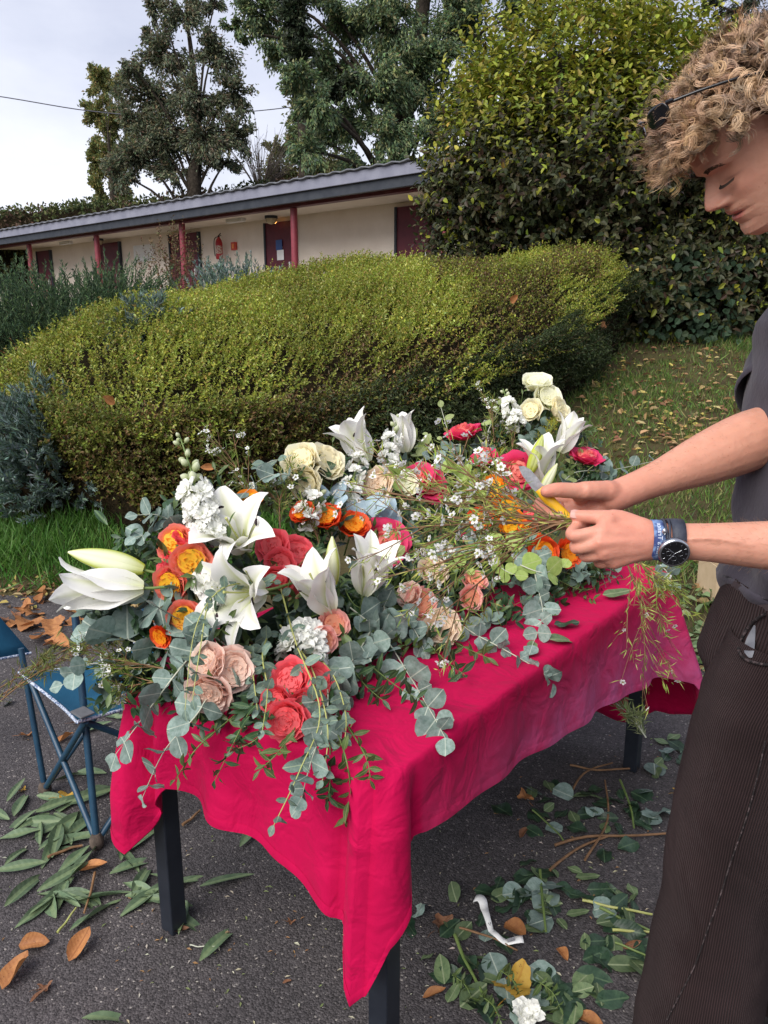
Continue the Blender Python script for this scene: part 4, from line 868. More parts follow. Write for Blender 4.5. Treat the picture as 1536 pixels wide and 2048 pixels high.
def leafset(name, m, W_, n=3, **kw):
    out = []
    for k in range(n):
        kk = dict(kw); kk['cup'] = kw.get('cup', .1) + random.uniform(-.12, .18); kk['bend'] = kw.get('bend', .1) + random.uniform(-.12, .2); kk['wav'] = random.uniform(0, .12)
        me = leafmesh(name, W_ * random.uniform(.8, 1.12), **kk); me.materials.append(m); out.append(me)
    return out
LV = {'euc': leafset('eucalyptus_leaf', EUC, .98, 5, a=.92, b=.55), 'eucb': leafset('eucalyptus_leaf', EUCB, 1.0, 3, a=.92, b=.55), 'eucy': leafset('eucalyptus_leaf', EUCY, .85, 3, a=.9, b=.6),
      'eucd': leafset('eucalyptus_leaf', EUCD, .62, 4, a=.95, b=.75), 'dark': leafset('leaf', DKG, .34, 4, a=.95, b=.9, nu=5, nv=3, fold=.2), 'olive': leafset('leaf', OLV, .36, 4, a=.95, b=.9, nu=5, nv=3, fold=.2),
      'lily': leafset('lily_leaf', LILYL, .26, 4, a=.85, b=.9, nu=8, nv=5, fold=.25, bend=.25), 'lime': leafset('lime_leaf', LIMEL, .95, 3, a=.88, b=.6), 'rose': leafset('rose_leaf', DKG, .6, 3, a=.9, b=.75, nu=7, nv=5)}
M_STEM = mat('green_stem', (.10, .16, .04), (.16, .22, .06), rough=.5, nscale=20)
M_STEMY = mat('yellow_stem', (.33, .36, .10), (.42, .42, .15), rough=.5, nscale=20)
M_STEMP = mat('pale_stem', (.40, .43, .33), (.5, .5, .4), rough=.5, nscale=20)
M_STEMB = mat('brown_stem', (.14, .075, .035), (.24, .13, .06), rough=.6, nscale=30)
M_PETAL = mat('petal', (1, 1, 1), None, rough=.5, spec=.25, attr=True, trans=.38, sss=0)
M_LILYP = mat('lily_petal', (1, 1, 1), None, rough=.42, spec=.3, attr=True, trans=.25)
M_ANTH = mat('dark_anther', (.012, .004, .008), (.03, .008, .01), rough=.7)

def putleaf(me, parent, loc, xdir, nor, size, name='leaf'):
    x = Vector(xdir).normalized(); z = Vector(nor); z = z - x * z.dot(x)
    if z.length < 1e-3: z = x.orthogonal()
    z.normalize(); y = z.cross(x)
    sx, sy, sz = (size, size, size) if not isinstance(size, tuple) else size
    M = Matrix((x * sx, y * sy, z * sz)).transposed().to_4x4(); M.translation = Vector(loc)
    return link(name, me, parent, None, M)
OUTV = Vector((-.12, -.62, .75)).normalized()
def spray(ctrl, kind, n, s0, s1, label, name='eucalyptus_spray', cat='foliage', group=None, stem=M_STEMP, r=.0022, spread=.95, out=.6, opp=True, jit=.25, droopn=0.0, start=.08, join=False, leafname=None, pet=.0):
    """ctrl: world points; leaves in pairs turning by 90 degrees"""
    c = np.array([tuple(q) for q in ctrl]); root = empty(name, c[0], label, cat, group); c = c - c[0]
    pts = spline(c, 24); T = nrm(np.gradient(pts, axis=0)); tube('stem', pts, np.linspace(r, r * .35, 24), stem, root, 5)
    meshes = LV[kind]; ref = Vector(OUTV); acc = None
    leaves = []
    for k in range(n):
        f = start + (1 - start) * (k + random.uniform(-.2, .2)) / n; f = min(max(f, 0), 1); i_ = min(int(f * 23), 22); w = f * 23 - i_
        p = Vector(pts[i_] * (1 - w) + pts[i_ + 1] * w); t = Vector(T[i_]); sz = s0 + (s1 - s0) * f
        a1 = t.cross(ref).normalized(); a2 = t.cross(a1).normalized(); ang = (k % 2) * math.pi / 2 * .8 + random.uniform(-.4, .4)
        lat = a1 * math.cos(ang) + a2 * math.sin(ang)
        for sg in ((1, -1) if opp else ((1,) if k % 2 else (-1,))):
            d = lat * sg * spread + t * random.uniform(.25, .6) + Vector(RNG.normal(0, jit, 3)) + Vector((0, 0, -droopn))
            nn = ref * out + t * .5 + lat * sg * -.25 + Vector(RNG.normal(0, jit, 3)); ss = sz * random.uniform(.62, 1.22)
            leaves.append((random.choice(meshes), p + d.normalized() * pet * ss, d, nn, ss))
    d = Vector(T[-1]); leaves.append((random.choice(meshes), Vector(pts[-1]), d + Vector(RNG.normal(0, .3, 3)), ref, s1 * .8))
    if not join:
        for l in leaves: putleaf(l[0], root, l[1], l[2], l[3], l[4], leafname or 'leaf')
    else: joined_leaves(root, leaves)
    return root
_mc = {}
def mesh_arrays(me):
    if me.name not in _mc:
        V = np.zeros(len(me.vertices) * 3); me.vertices.foreach_get('co', V); F = np.array([list(p.vertices) for p in me.polygons]); _mc[me.name] = (V.reshape(-1, 3), F)
    return _mc[me.name]
def joined_leaves(root, leaves, name='leaves'):
    a = Acc(); m = leaves[0][0].materials[0]
    for me, loc, d, nn, s in leaves:
        V, F = mesh_arrays(me); x = Vector(d).normalized(); z = Vector(nn); z = z - x * z.dot(x); z = z.normalized() if z.length > 1e-3 else x.orthogonal().normalized(); y = z.cross(x)
        R_ = np.array([x, y, z]); a.add(V * s @ R_ + np.array(loc), F)
    mm = {DKG: M_DKJ, OLV: M_OLJ, EUCD: M_EDJ}.get(m, m); o = link(name, a.mesh(name, mm), root); o['kind'] = 'stuff'; return o
M_DKJ = mat('dark_green_leaves', (.018, .045, .02), (.04, .085, .032), rough=.4, nscale=35, trans=.12)
M_OLJ = mat('olive_green_leaves', (.07, .12, .035), (.13, .19, .06), rough=.4, nscale=35, trans=.2)
M_EDJ = mat('grey_green_leaves', (.10, .155, .125), (.17, .24, .19), rough=.55, nscale=35, trans=.12)

# ---- lily
def lily_petal(W_, th0, th1, pw, ruffle, rec=0.0):
    nu, nv = 12, 7; l = np.linspace(0, 1, nu); s = np.linspace(-1, 1, nv)
    th = th0 + (th1 - th0) * l ** pw + rec * np.clip((l - .78) / .22, 0, 1) ** 1.5
    dx = np.sin(th); dz = np.cos(th); x = np.concatenate([[0], np.cumsum((dx[:-1] + dx[1:]) / 2) / (nu - 1)]) + .02; z = np.concatenate([[0], np.cumsum((dz[:-1] + dz[1:]) / 2) / (nu - 1)])
    w = W_ * .5 * np.sin(np.pi * np.clip(l * .96 + .04, 0, 1) ** .82) ** .75; w[-1] = .004; w[0] = max(.035, w[0])
    V = np.zeros((nu, nv, 3)); ch = .38 * (1 - .5 * l)
    up = np.stack([-np.cos(th), 0 * th, np.sin(th)], -1)       # towards the flower's inside
    yv = w[:, None] * s; lift = ch[:, None] * w[:, None] * (s ** 2) + ruffle * W_ * np.sin(l * 11 + 1)[:, None] * s ** 2 * np.sign(s) * np.sin(np.pi * l)[:, None] - .035 * W_ * np.exp(-(s / .18) ** 2) * 1.0
    V[..., 0] = x[:, None] + up[:, None, 0] * lift; V[..., 1] = yv; V[..., 2] = z[:, None] + up[:, None, 2] * lift
    g = np.exp(-(s / .26) ** 2)[None] * np.clip(1.2 - l, 0, 1)[:, None] * .85 + np.clip(.22 - l, 0, 1)[:, None] * 2.2
    g = np.clip(g, 0, 1)[..., None]; C = (np.array([.88, .87, .83]) * (1 - g) + np.array([.56, .62, .16]) * g) * (1 - .05 * (np.arange(nv) % 2))[None, :, None]
    return npmesh('petal', V.reshape(-1, 3), grid_faces(nu, nv), M_LILYP, C.reshape(-1, 3))
LP = {'open': ([lily_petal(.56, .22, 1.35, 1.3, .10, .7), lily_petal(.60, .25, 1.2, 1.4, .14, .9), lily_petal(.54, .22, 1.45, 1.2, .06, .5)], [lily_petal(.40, .22, 1.5, 1.2, .05, .8), lily_petal(.33, .25, 1.45, 1.2, .04, .6)]),
      'half': ([lily_petal(.54, .16, .72, 1.2, .06, .5), lily_petal(.56, .15, .62, 1.1, .08, .7)], [lily_petal(.38, .18, .8, 1.2, .03, .6), lily_petal(.37, .16, .72, 1.2, .03, .5)]),
      'trumpet': ([lily_petal(.52, .12, .40, 1.0, .05, .6), lily_petal(.54, .12, .36, 1.0, .07, .8)], [lily_petal(.36, .14, .46, 1.0, .03, .8), lily_petal(.35, .13, .40, 1.0, .03, .5)])}
def stamens(root, L_, ang):
    for k in range(6):
        a = k * math.pi / 3 + .3; tp = np.array([math.cos(a) * math.sin(ang) * .55 * L_, math.sin(a) * math.sin(ang) * .55 * L_, .55 * L_])
        st = tube('stamen', spline([(0, 0, .03), tp * .5 + np.array([0, 0, .06 * L_]), tp], 6), L_ * .008, M_STEMY, root, 5)
        if k % 2 == 0:
            d = np.array([-math.sin(a), math.cos(a), .3]) * L_ * .05; tube('anther', spline([tp - d, tp + np.array([0, 0, .004]), tp + d], 6), np.array([.3, 1, 1.1, 1, .8, .2]) * L_ * .018, M_ANTH, st, 6)
    tube('pistil', spline([(0, 0, .02), (0, 0, .4 * L_), (.03 * L_, 0, .68 * L_)], 6), [L_ * .012] * 5 + [L_ * .02], M_STEMY, root, 6)
def lily(pos, face, L_, kind, label, spin=0.0, group='white lilies in the arrangement'):
    root = empty('white_lily', pos, label, 'lily', group); F_ = frame_from(face, (0, 0, 1)) @ Matrix.Rotation(spin, 4, 'Z')
    root.matrix_basis = TM(pos, F_); inner, outer = LP[kind]
    for k in range(6):
        me = (inner if k % 2 == 0 else outer)[(k // 2) % len(inner if k % 2 == 0 else outer)]
        link('petal', me, root, None, Matrix.Rotation(k * math.pi / 3 + random.uniform(-.12, .12), 4, 'Z') @ Matrix.Rotation(random.uniform(-.08, .1), 4, 'Y') @ Matrix.Diagonal((L_, L_, L_ * random.uniform(.94, 1.05), 1)))
    stamens(root, L_, {'open': .75, 'half': .42, 'trumpet': .22}[kind])
    tube('stem', spline([(0, 0, .01), (0, 0, -.03), (.01, 0, -.10)], 6), .0035, M_STEM, root, 6); return root
def lily_bud(pos, face, L_, green, label, fat=.14):
    root = empty('lily_bud', pos, label, 'lily bud', 'closed lily buds'); root.matrix_basis = TM(pos, frame_from(face) @ Matrix.Rotation(random.uniform(0, 6), 4, 'Z'))
    l = np.linspace(0, 1, 16)
    for k in range(3):
        s = np.linspace(-1, 1, 9); a = s * 1.12 + k * 2 * np.pi / 3
        rad = fat * L_ * np.sin(np.pi * (l * .93 + .07) ** .85) ** .7; rad[-1] = .002
        crease = 1 + .10 * np.cos(s * 2.2)[None] - .13 * np.exp(-((abs(s) - .93) / .12) ** 2)[None] + .10 * np.exp(-(s / .13) ** 2)[None]
        V = np.stack([rad[:, None] * crease * np.cos(a), rad[:, None] * crease * np.sin(a), l[:, None] * L_ + 0 * a], -1)
        g = np.clip(np.exp(-(s / .22) ** 2)[None] * .95 + np.clip(.25 - l, 0, 1)[:, None] * 2 + green, 0, 1)[..., None]
        C = np.array([.88, .88, .74]) * (1 - g) + np.array([.50, .57, .07]) * g
        link('petal', npmesh('petal', V.reshape(-1, 3), grid_faces(16, 9), M_LILYP, C.reshape(-1, 3)), root)
    tube('stem', [(0, 0, .01), (0, 0, -.03), (.005, 0, -.09)], .0035, M_STEM, root, 6); return root

# ---- roses
def rose_petal(r, w, h, flare, curl, phase, rim, base, nu=7, nv=5, pw=1.0, ruf=.06):
    a = np.linspace(-w, w, nu); v = np.linspace(0, 1, nv); A, Vv = np.meshgrid(a, v, indexing='ij')
    e = 1 - .30 * (A / w) ** 4; hh = h * (1 - .10 * (A / w) ** 2)
    rad = r * (.35 + .65 * np.sqrt(Vv)) + flare * Vv ** 2.2 + ruf * np.sin(4.5 * A / max(w, .5) + phase) * Vv ** 1.5 * min(r * 2 + .2, 1)
    z = hh * Vv * e - curl * Vv ** 4 + ruf * .7 * np.sin(5.5 * A / max(w, .5) + phase * 1.7) * Vv
    V = np.stack([rad * np.cos(A), rad * np.sin(A), z], -1)
    g = (Vv ** pw)[..., None]; C = np.array(base) * (1 - g) + np.array(rim) * g
    return V.reshape(-1, 3), grid_faces(nu, nv), C.reshape(-1, 3)
ROSES = {}
def rose_kind(key, inner, innerrim, outer, outerrim, cup=True, n=34, nouter=8):
    vs_ = []
    for var in range(2):
        a = Acc()
        for i_ in range(n):
            f = (i_ + .7) / n; r = .80 * f ** .7; ph = i_ * 2.4 + random.uniform(-.5, .5)
            h = (.66 + .22 * f + random.uniform(-.07, .07)) if cup else (1.12 - .30 * f + random.uniform(-.04, .04))
            w = random.uniform(.8, 1.4) if f < .25 else (random.uniform(.4, .75) if cup else random.uniform(.6, .95)); lean = -.16 * (1 - f) ** 1.5
            mix = np.clip(f * 1.1 - .1, 0, 1); b0 = np.array(inner) * (1 - mix) + np.array(outer) * mix; r0 = np.array(innerrim) * (1 - mix) + np.array(outerrim) * mix
            jj = 1 + random.uniform(-.1, .1); V, F, C = rose_petal(r, w, h, lean + .12 * f, .02, ph, r0 * jj, b0 * jj * .92)
            off = RNG.normal(0, .035, 3) * (1 - f); Rz = np.array(Matrix.Rotation(ph, 3, 'Z')); a.add(V @ Rz.T + off, F, None); a.C[-1] = np.clip(C, 0, .95)
        th = np.linspace(0, 2 * np.pi, 13)[:-1]; lv = .60 if cup else .86
        a.add(np.concatenate([[[0, 0, lv]], np.stack([.12 * np.cos(th), .12 * np.sin(th), 0 * th + lv], -1), np.stack([.70 * np.cos(th), .70 * np.sin(th), 0 * th + (.70 if cup else .62)], -1)]), np.array([(0, 1 + i_, 1 + (i_ + 1) % 12) for i_ in range(12)] + [(1 + i_, 13 + i_, 13 + (i_ + 1) % 12) for i_ in range(12)] + [(1 + i_, 13 + (i_ + 1) % 12, 1 + (i_ + 1) % 12) for i_ in range(12)]), np.array(innerrim) * .97)
        cen = a.mesh('bloom_heart', M_PETAL); outs = []
        for k in range(4):
            jj = 1 + random.uniform(-.08, .08); V, F, C = rose_petal(.86, random.uniform(.72, .92), random.uniform(.82, .98), random.uniform(.10, .26) + (0 if cup else .2), random.uniform(.03, .14) + (0 if cup else .08), random.uniform(0, 6), np.array(outerrim) * jj, np.array(outer) * jj, 7, 6)
            outs.append(npmesh('petal', V, F, M_PETAL, np.clip(C, 0, .95)))
        vs_.append((cen, outs))
    ROSES[key] = (vs_, nouter)
rose_kind('fire', (.92, .40, .01), (.93, .52, .03), (.90, .33, .03), (.90, .24, .20))
rose_kind('orange', (.90, .28, .01), (.92, .33, .015), (.84, .15, .012), (.80, .09, .03))
rose_kind('yellow', (.92, .44, .01), (.93, .52, .02), (.90, .36, .01), (.88, .27, .02))
rose_kind('coral', (.84, .07, .085), (.92, .15, .165), (.84, .075, .105), (.92, .16, .19), n=46)
rose_kind('peach', (.92, .50, .32), (.94, .68, .54), (.92, .56, .45), (.95, .73, .63), n=50)
rose_kind('salmon', (.90, .28, .12), (.92, .40, .24), (.88, .36, .28), (.92, .48, .42), n=44)
rose_kind('blush', (.90, .62, .38), (.93, .74, .54), (.90, .66, .46), (.93, .78, .60), n=44)
rose_kind('cream', (.90, .74, .36), (.93, .85, .56), (.90, .80, .50), (.94, .88, .66), n=34)
rose_kind('ivory', (.88, .86, .48), (.92, .91, .66), (.90, .88, .56), (.93, .92, .74), n=30)
rose_kind('pink', (.88, .16, .12), (.90, .27, .22), (.74, .025, .12), (.80, .06, .18), cup=False, n=18)
M_SEPAL = mat('sepal_green', (.07, .12, .03), (.11, .17, .05), rough=.5)
def sepal_mesh():
    a = Acc()
    for k in range(5):
        V, F = mesh_arrays(LV['dark'][0]); Rz = np.array(Matrix.Rotation(k * 1.2566, 3, 'Z') @ Matrix.Rotation(R(-25), 3, 'Y')); a.add((V * 1.0) @ Rz.T + np.array([0, 0, -.05]), F)
    u = np.linspace(0, 1, 5); add_tube(a, np.stack([0 * u, 0 * u, -.35 * u], -1), .28 * np.cos(u * 1.3) + .05, 8); return a.mesh('calyx', M_SEPAL)
SEPAL = sepal_mesh()
def rose(pos, face, R_, key, label, group=None, stem_to=None, leaves=0):
    root = empty('rose', pos, label, 'rose', group or 'roses in the arrangement'); root.matrix_basis = TM(pos, frame_from(face, RNG.normal(0, 1, 3)), 1.0)
    vs_, no = ROSES[key]; cen, outs = random.choice(vs_); S = Matrix.Diagonal((R_ * random.uniform(.95, 1.05), R_ * random.uniform(.95, 1.05), R_ * .95, 1)); Tz = Matrix.Translation((0, 0, -.45 * R_))
    link('bloom_heart', cen, root, None, Tz @ S)
    for k in range(no):
        link('petal', random.choice(outs), root, None, Tz @ Matrix.Rotation(k * 2 * math.pi / no * (1.0) + random.uniform(-.2, .2), 4, 'Z') @ Matrix.Rotation(random.uniform(-.05, .18), 4, 'Y') @ S)
    link('calyx', SEPAL, root, None, Tz @ Matrix.Scale(R_, 4))
    tube('stem', spline([(0, 0, -.6 * R_), (0, 0, -1.6 * R_), (.15 * R_, 0, -3.2 * R_)], 6), .0024, M_STEM, root, 6)
    for k in range(leaves):
        a = random.uniform(0, 6.28); putleaf(random.choice(LV['rose']), root, (0, 0, -1.3 * R_), (math.cos(a), math.sin(a), .2), (0, 0, 1), R_ * 1.3)
    return root
# ---- stock florets and buds
def floret_mesh(kind):
    a = Acc(); n = 11 if kind == 'full' else 5
    for k in range(n):
        ring = k / n; L_ = 1 - .45 * ring; el = .35 + 1.0 * ring; ph = k * 2.4
        l = np.linspace(0, 1, 5); s = np.linspace(-1, 1, 5); w = .42 * np.sin(np.pi * (l * .8 + .1)) ** .6
        V = np.stack(np.broadcast_arrays(l[:, None] * L_, w[:, None] * s * L_, .12 * np.sin(s * 5 + k)[None] * l[:, None] - .2 * l[:, None] ** 2), -1).reshape(-1, 3)
        Rm = np.array(Matrix.Rotation(ph, 3, 'Z') @ Matrix.Rotation(-el, 3, 'Y')); a.add(V @ Rm.T, grid_faces(5, 5)); g = np.repeat(np.clip(1 - l * 2.2, 0, 1), 5)[:, None]
        a.C[-1] = np.array([.92, .92, .86]) * (1 - g * .6) + np.array([.5, .56, .25]) * g * .6
    return a.mesh('floret', M_PETAL)
FLOR = [floret_mesh('full') for _ in range(3)]
def budmesh():
    a = Acc(); u = np.linspace(0, 1, 8); rad = .38 * np.sin(np.pi * (u * .9 + .08)) ** .7; add_tube(a, np.stack([u, 0 * u, 0 * u], -1), rad, 8, caps=True)
    f = np.clip(np.array(a.V[0])[:, :1], 0, 1); a.C[0] = np.array([.40, .47, .2]) * (1 - f) + np.array([.72, .74, .55]) * f; return a.mesh('bud', M_PETAL)
BUD = budmesh()
def stock(ctrl, n, label, s=.024, budf=.4, name='white_stock', cat='flower spike', round_=1.0):
    c = np.array([tuple(q) for q in ctrl]); root = empty(name, c[0], label, cat, 'white flower spikes'); c = c - c[0]; pts = spline(c, 20); T = nrm(np.gradient(pts, axis=0))
    tube('stem', pts, np.linspace(.004, .0018, 20), M_STEM, root, 6)
    for k in range(n):
        f = (k + .5) / n; i_ = min(int(f * 19), 18); p = Vector(pts[i_]); t = Vector(T[i_]); a = k * 2.4; a1 = t.orthogonal().normalized(); a2 = t.cross(a1); lat = a1 * math.cos(a) + a2 * math.sin(a)
        if f < 1 - budf:
            d = lat + t * .35 + Vector((0, -.25, .1)); sz = s * random.uniform(.85, 1.2); link('floret', random.choice(FLOR), root, None, TM(p + lat * s * .75 * round_, frame_from(d, RNG.normal(0, 1, 3)), sz))
        else:
            d = lat + t * .8; sz = s * (.95 - .55 * (f - (1 - budf)) / budf); putleaf(BUD, root, p + lat * s * .25, d, t, sz, 'bud')
            tube('bud_stalk', [p, p + lat * s * .3], .001, M_STEM, root, 4)
    return root
# ---- wax flower sprays: wiry stems, needle leaves, tiny white five-petalled flowers
def waxfl():
    a = Acc()
    for k in range(5):
        th = np.linspace(0, 2 * np.pi, 7)[:-1]; V = np.concatenate([[[.62, 0, .05]], np.stack([.62 + .42 * np.cos(th), .40 * np.sin(th), .12 * np.cos(th)], -1)]); F = np.array([(0, 1 + i_, 1 + (i_ + 1) % 6) for i_ in range(6)])
        Rz = np.array(Matrix.Rotation(k * 1.2566, 3, 'Z')); a.add(V @ Rz.T, F, (.9, .9, .88))
    th = np.linspace(0, 2 * np.pi, 9)[:-1]; V = np.concatenate([[[0, 0, -.25]], np.stack([.3 * np.cos(th), .3 * np.sin(th), 0 * th + .1], -1)]); a.add(V, np.array([(0, 1 + i_, 1 + (i_ + 1) % 8) for i_ in range(8)]), (.40, .42, .14)); return a.mesh('blossom', M_PETAL, False)
WAXF = waxfl()
M_NEED = mat('needle_leaf', (1, 1, 1), None, rough=.5, spec=.3, attr=True, trans=.2)
def waxspray(ctrl, label, nside=9, side=.10, nfl=14, fls=.0075, group=None, stemm=None, cols=None, needles=26, cone=.9, nl=(.016, .030), name='wax_flower_sprig', tipfl=.55):
    c = np.array([tuple(q) for q in ctrl]); root = empty(name, c[0], label, 'flower sprig', group); c = c - c[0]; pts = spline(c, 24); T = nrm(np.gradient(pts, axis=0)); L_ = np.linalg.norm(np.diff(pts, axis=0), axis=1).sum()
    a = Acc(); add_tube(a, pts, np.linspace(.0024, .0009, 24), 5); tips = []; segs = [(pts[k], T[k], L_ * .02) for k in range(3, 24)]
    for k in range(nside):
        f = .25 + .7 * k / nside; i_ = int(f * 23); t = T[i_]; lat = nrm(np.cross(t, RNG.normal(0, 1, 3)) * np.array([1, 1, 1])); d = nrm(t * cone + lat * .55 + np.array([0, 0, .12])); ln = side * random.uniform(.6, 1.2)
        q = spline([pts[i_], pts[i_] + d * ln * .5 + t * .01, pts[i_] + d * ln + t * ln * .25], 7); add_tube(a, q, np.linspace(.0013, .0006, 7), 4); tips.append((q[-1], nrm(q[-1] - q[-2])))
        for j in (2, 3, 4, 5, 6): segs.append((q[j], d, ln * .1))
        for j in range(2):
            e = nrm(d + RNG.normal(0, .45, 3)); p0 = q[3 + j]; q2 = p0 + e * ln * .4; add_tube(a, [p0, (p0 + q2) / 2, q2], .0007, 3); tips.append((q2, e)); segs.append(((p0 + q2) / 2, e, ln * .1)); segs.append((q2, e, ln * .1))
    tips.append((pts[-1], T[-1])); link('stems', a.mesh('stems', stemm or M_STEMB), root)
    m = len(segs) * needles // 10; j = RNG.integers(0, len(segs), m); pos = np.array([segs[i_][0] for i_ in j]) + RNG.normal(0, .004, (m, 3)); dd = nrm(np.array([segs[i_][1] for i_ in j]) * .9 + RNG.normal(0, .55, (m, 3)))
    ln_ = RNG.uniform(*nl, m); link('needles', leafcloud('needles', pos, dd, rand_unit(m), ln_, ln_ * .10 + .0004, pick(cols or [(.14, .20, .03), (.20, .26, .05), (.10, .15, .03), (.26, .28, .07)], m), M_NEED, shape=4), root)['kind'] = 'stuff'
    for k in range(nfl):
        p, t = tips[int(len(tips) * random.random())]
        link('blossom', WAXF, root, None, TM(p + RNG.normal(0, .006, 3), frame_from(Vector(t) + Vector((0, -.3, .4)) + Vector(RNG.normal(0, .5, 3)), RNG.normal(0, 1, 3)), fls * random.uniform(.7, 1.2)))
    return root
# ================================================================== THE ARRANGEMENT
def foam():
    ax0, ax1 = np.array([-.38, 1.66]), np.array([.50, 2.56]); rows = []
    for f in np.linspace(0, 1, 14):
        c = ax0 + (ax1 - ax0) * f; k = max(math.sin(math.pi * min(max(f, .0), 1)) ** .5, .08); d = nrm(ax1 - ax0); n_ = np.array([-d[1], d[0]])
        th = np.linspace(0, math.pi, 14); rows.append(np.stack([c[0] + n_[0] * .15 * k * np.cos(th), c[1] + n_[1] * .15 * k * np.cos(th), TH + .008 + (.11 * k + .01 * math.sin(f * 17)) * np.sin(th)], -1))
    V = np.concatenate(rows); o = link('floral_foam', npmesh('floral_foam', V, grid_faces(14, 14), mat('soaked_foam', (.008, .016, .008), (.016, .028, .012), rough=.95, spec=.1, nscale=30, bump=.01)))
    tag(o, 'dark green soaked foam block hidden under the flowers', 'floral foam')
foam()
# --- the mass of dark greenery between the blooms: one object
random.seed(3)
def filler():
    leaves = {}
    for k in range(430):
        px = random.uniform(200, 1210); yf = np.interp(px, _fx, _fy); yb = np.interp(px, _fx, _by); f = random.uniform(-.02, .8); py = yf - 22 - (yf - yb) * f
        q = FP(px, py, random.uniform(.02, .12)); face = cdir(random.uniform(-1, 1), random.uniform(-.5, .9), random.uniform(.3, 1)); L_ = random.uniform(.07, .14)
        kind = random.choice(['dark', 'dark', 'dark', 'olive', 'olive', 'eucd']); pts = spline([tuple(q - face * L_ * .55), tuple(q), tuple(q + face * L_ * .5 + Vector((0, 0, -.015)))], 9)
        for j in range(1, 9):
            for sg in (-1, 1):
                t = Vector(pts[j] - pts[j - 1]).normalized(); lat = t.orthogonal(); lat.rotate(Matrix.Rotation(random.uniform(0, 6.28), 3, t)); p = Vector(pts[j])
                leaves.setdefault(kind, []).append((random.choice(LV[kind]), p, lat * sg + t * .5, OUTV * .7 + Vector(RNG.normal(0, .4, 3)), random.uniform(.024, .042)))
    root = empty('greenery_filler', tp_(.7, .4, TH), 'mass of small dark green leaves filling the gaps between the blooms', 'foliage', kind='stuff'); rl = Vector(root.location)
    for kd, ls in leaves.items(): joined_leaves(root, [(l[0], l[1] - rl, l[2], l[3], l[4]) for l in ls], {'dark': 'dark_leaves', 'olive': 'olive_leaves', 'eucd': 'grey_green_leaves'}[kd])
filler()
random.seed(21)
LIL = [
 (288, 1176, -.04, (-1, .0, .22), .165, 'trumpet', 'large half-open white lily pointing left beyond the table edge', .4),
 (492, 1100, .02, (-.25, .62, .75), .150, 'open', 'open white lily standing highest in the left half of the arrangement', .5),
 (528, 1180, -.05, (-.62, .0, .85), .150, 'open', 'wide open white lily facing left with a dark anther showing', .2),
 (662, 1225, -.04, (-.42, .82, .38), .140, 'half', 'white lily opening upward just above the green-white stock', .9),
 (728, 1190, -.02, (.22, .9, .35), .140, 'half', 'white lily cup below the large coral-pink rose', .1),
 (735, 925, .02, (-.45, .85, .2), .145, 'half', 'white lily at the back left of the white spikes', .5),
 (1082, 965, .0, (-.05, .92, .35), .140, 'half', 'white lily behind the green bud at the far right', .0),
 (1120, 905, .05, (.38, .85, .1), .130, 'trumpet', 'white lily behind, leaning right above the pink bud', .6),
 (812, 905, .06, (-.1, .95, .1), .120, 'trumpet', 'partly hidden white lily behind the white spikes', .3)]
for px, py, dt, fc, L_, kd, lab, sp in LIL: lily(FP(px, py, dt), cdir(*fc), L_ * 1.13, kd, lab, sp)
for px, py, fc, L_, gr, lab, dt in [(288, 1140, (-1, .25, .1), .165, .28, 'long pale yellow-green lily bud above the left lily', -.02), (668, 1168, (-.02, 1, .25), .115, .22, 'upright cream lily bud between the two middle lilies', -.05), (1058, 948, (.30, .95, .2), .125, .75, 'plump green lily bud in front of the right lily', -.05), (1082, 985, (.42, .85, .3), .10, .25, 'white lily bud with green ribs beside the knife', -.05)]:
    lily_bud(FP(px, py, dt), cdir(*fc), L_, gr, lab)
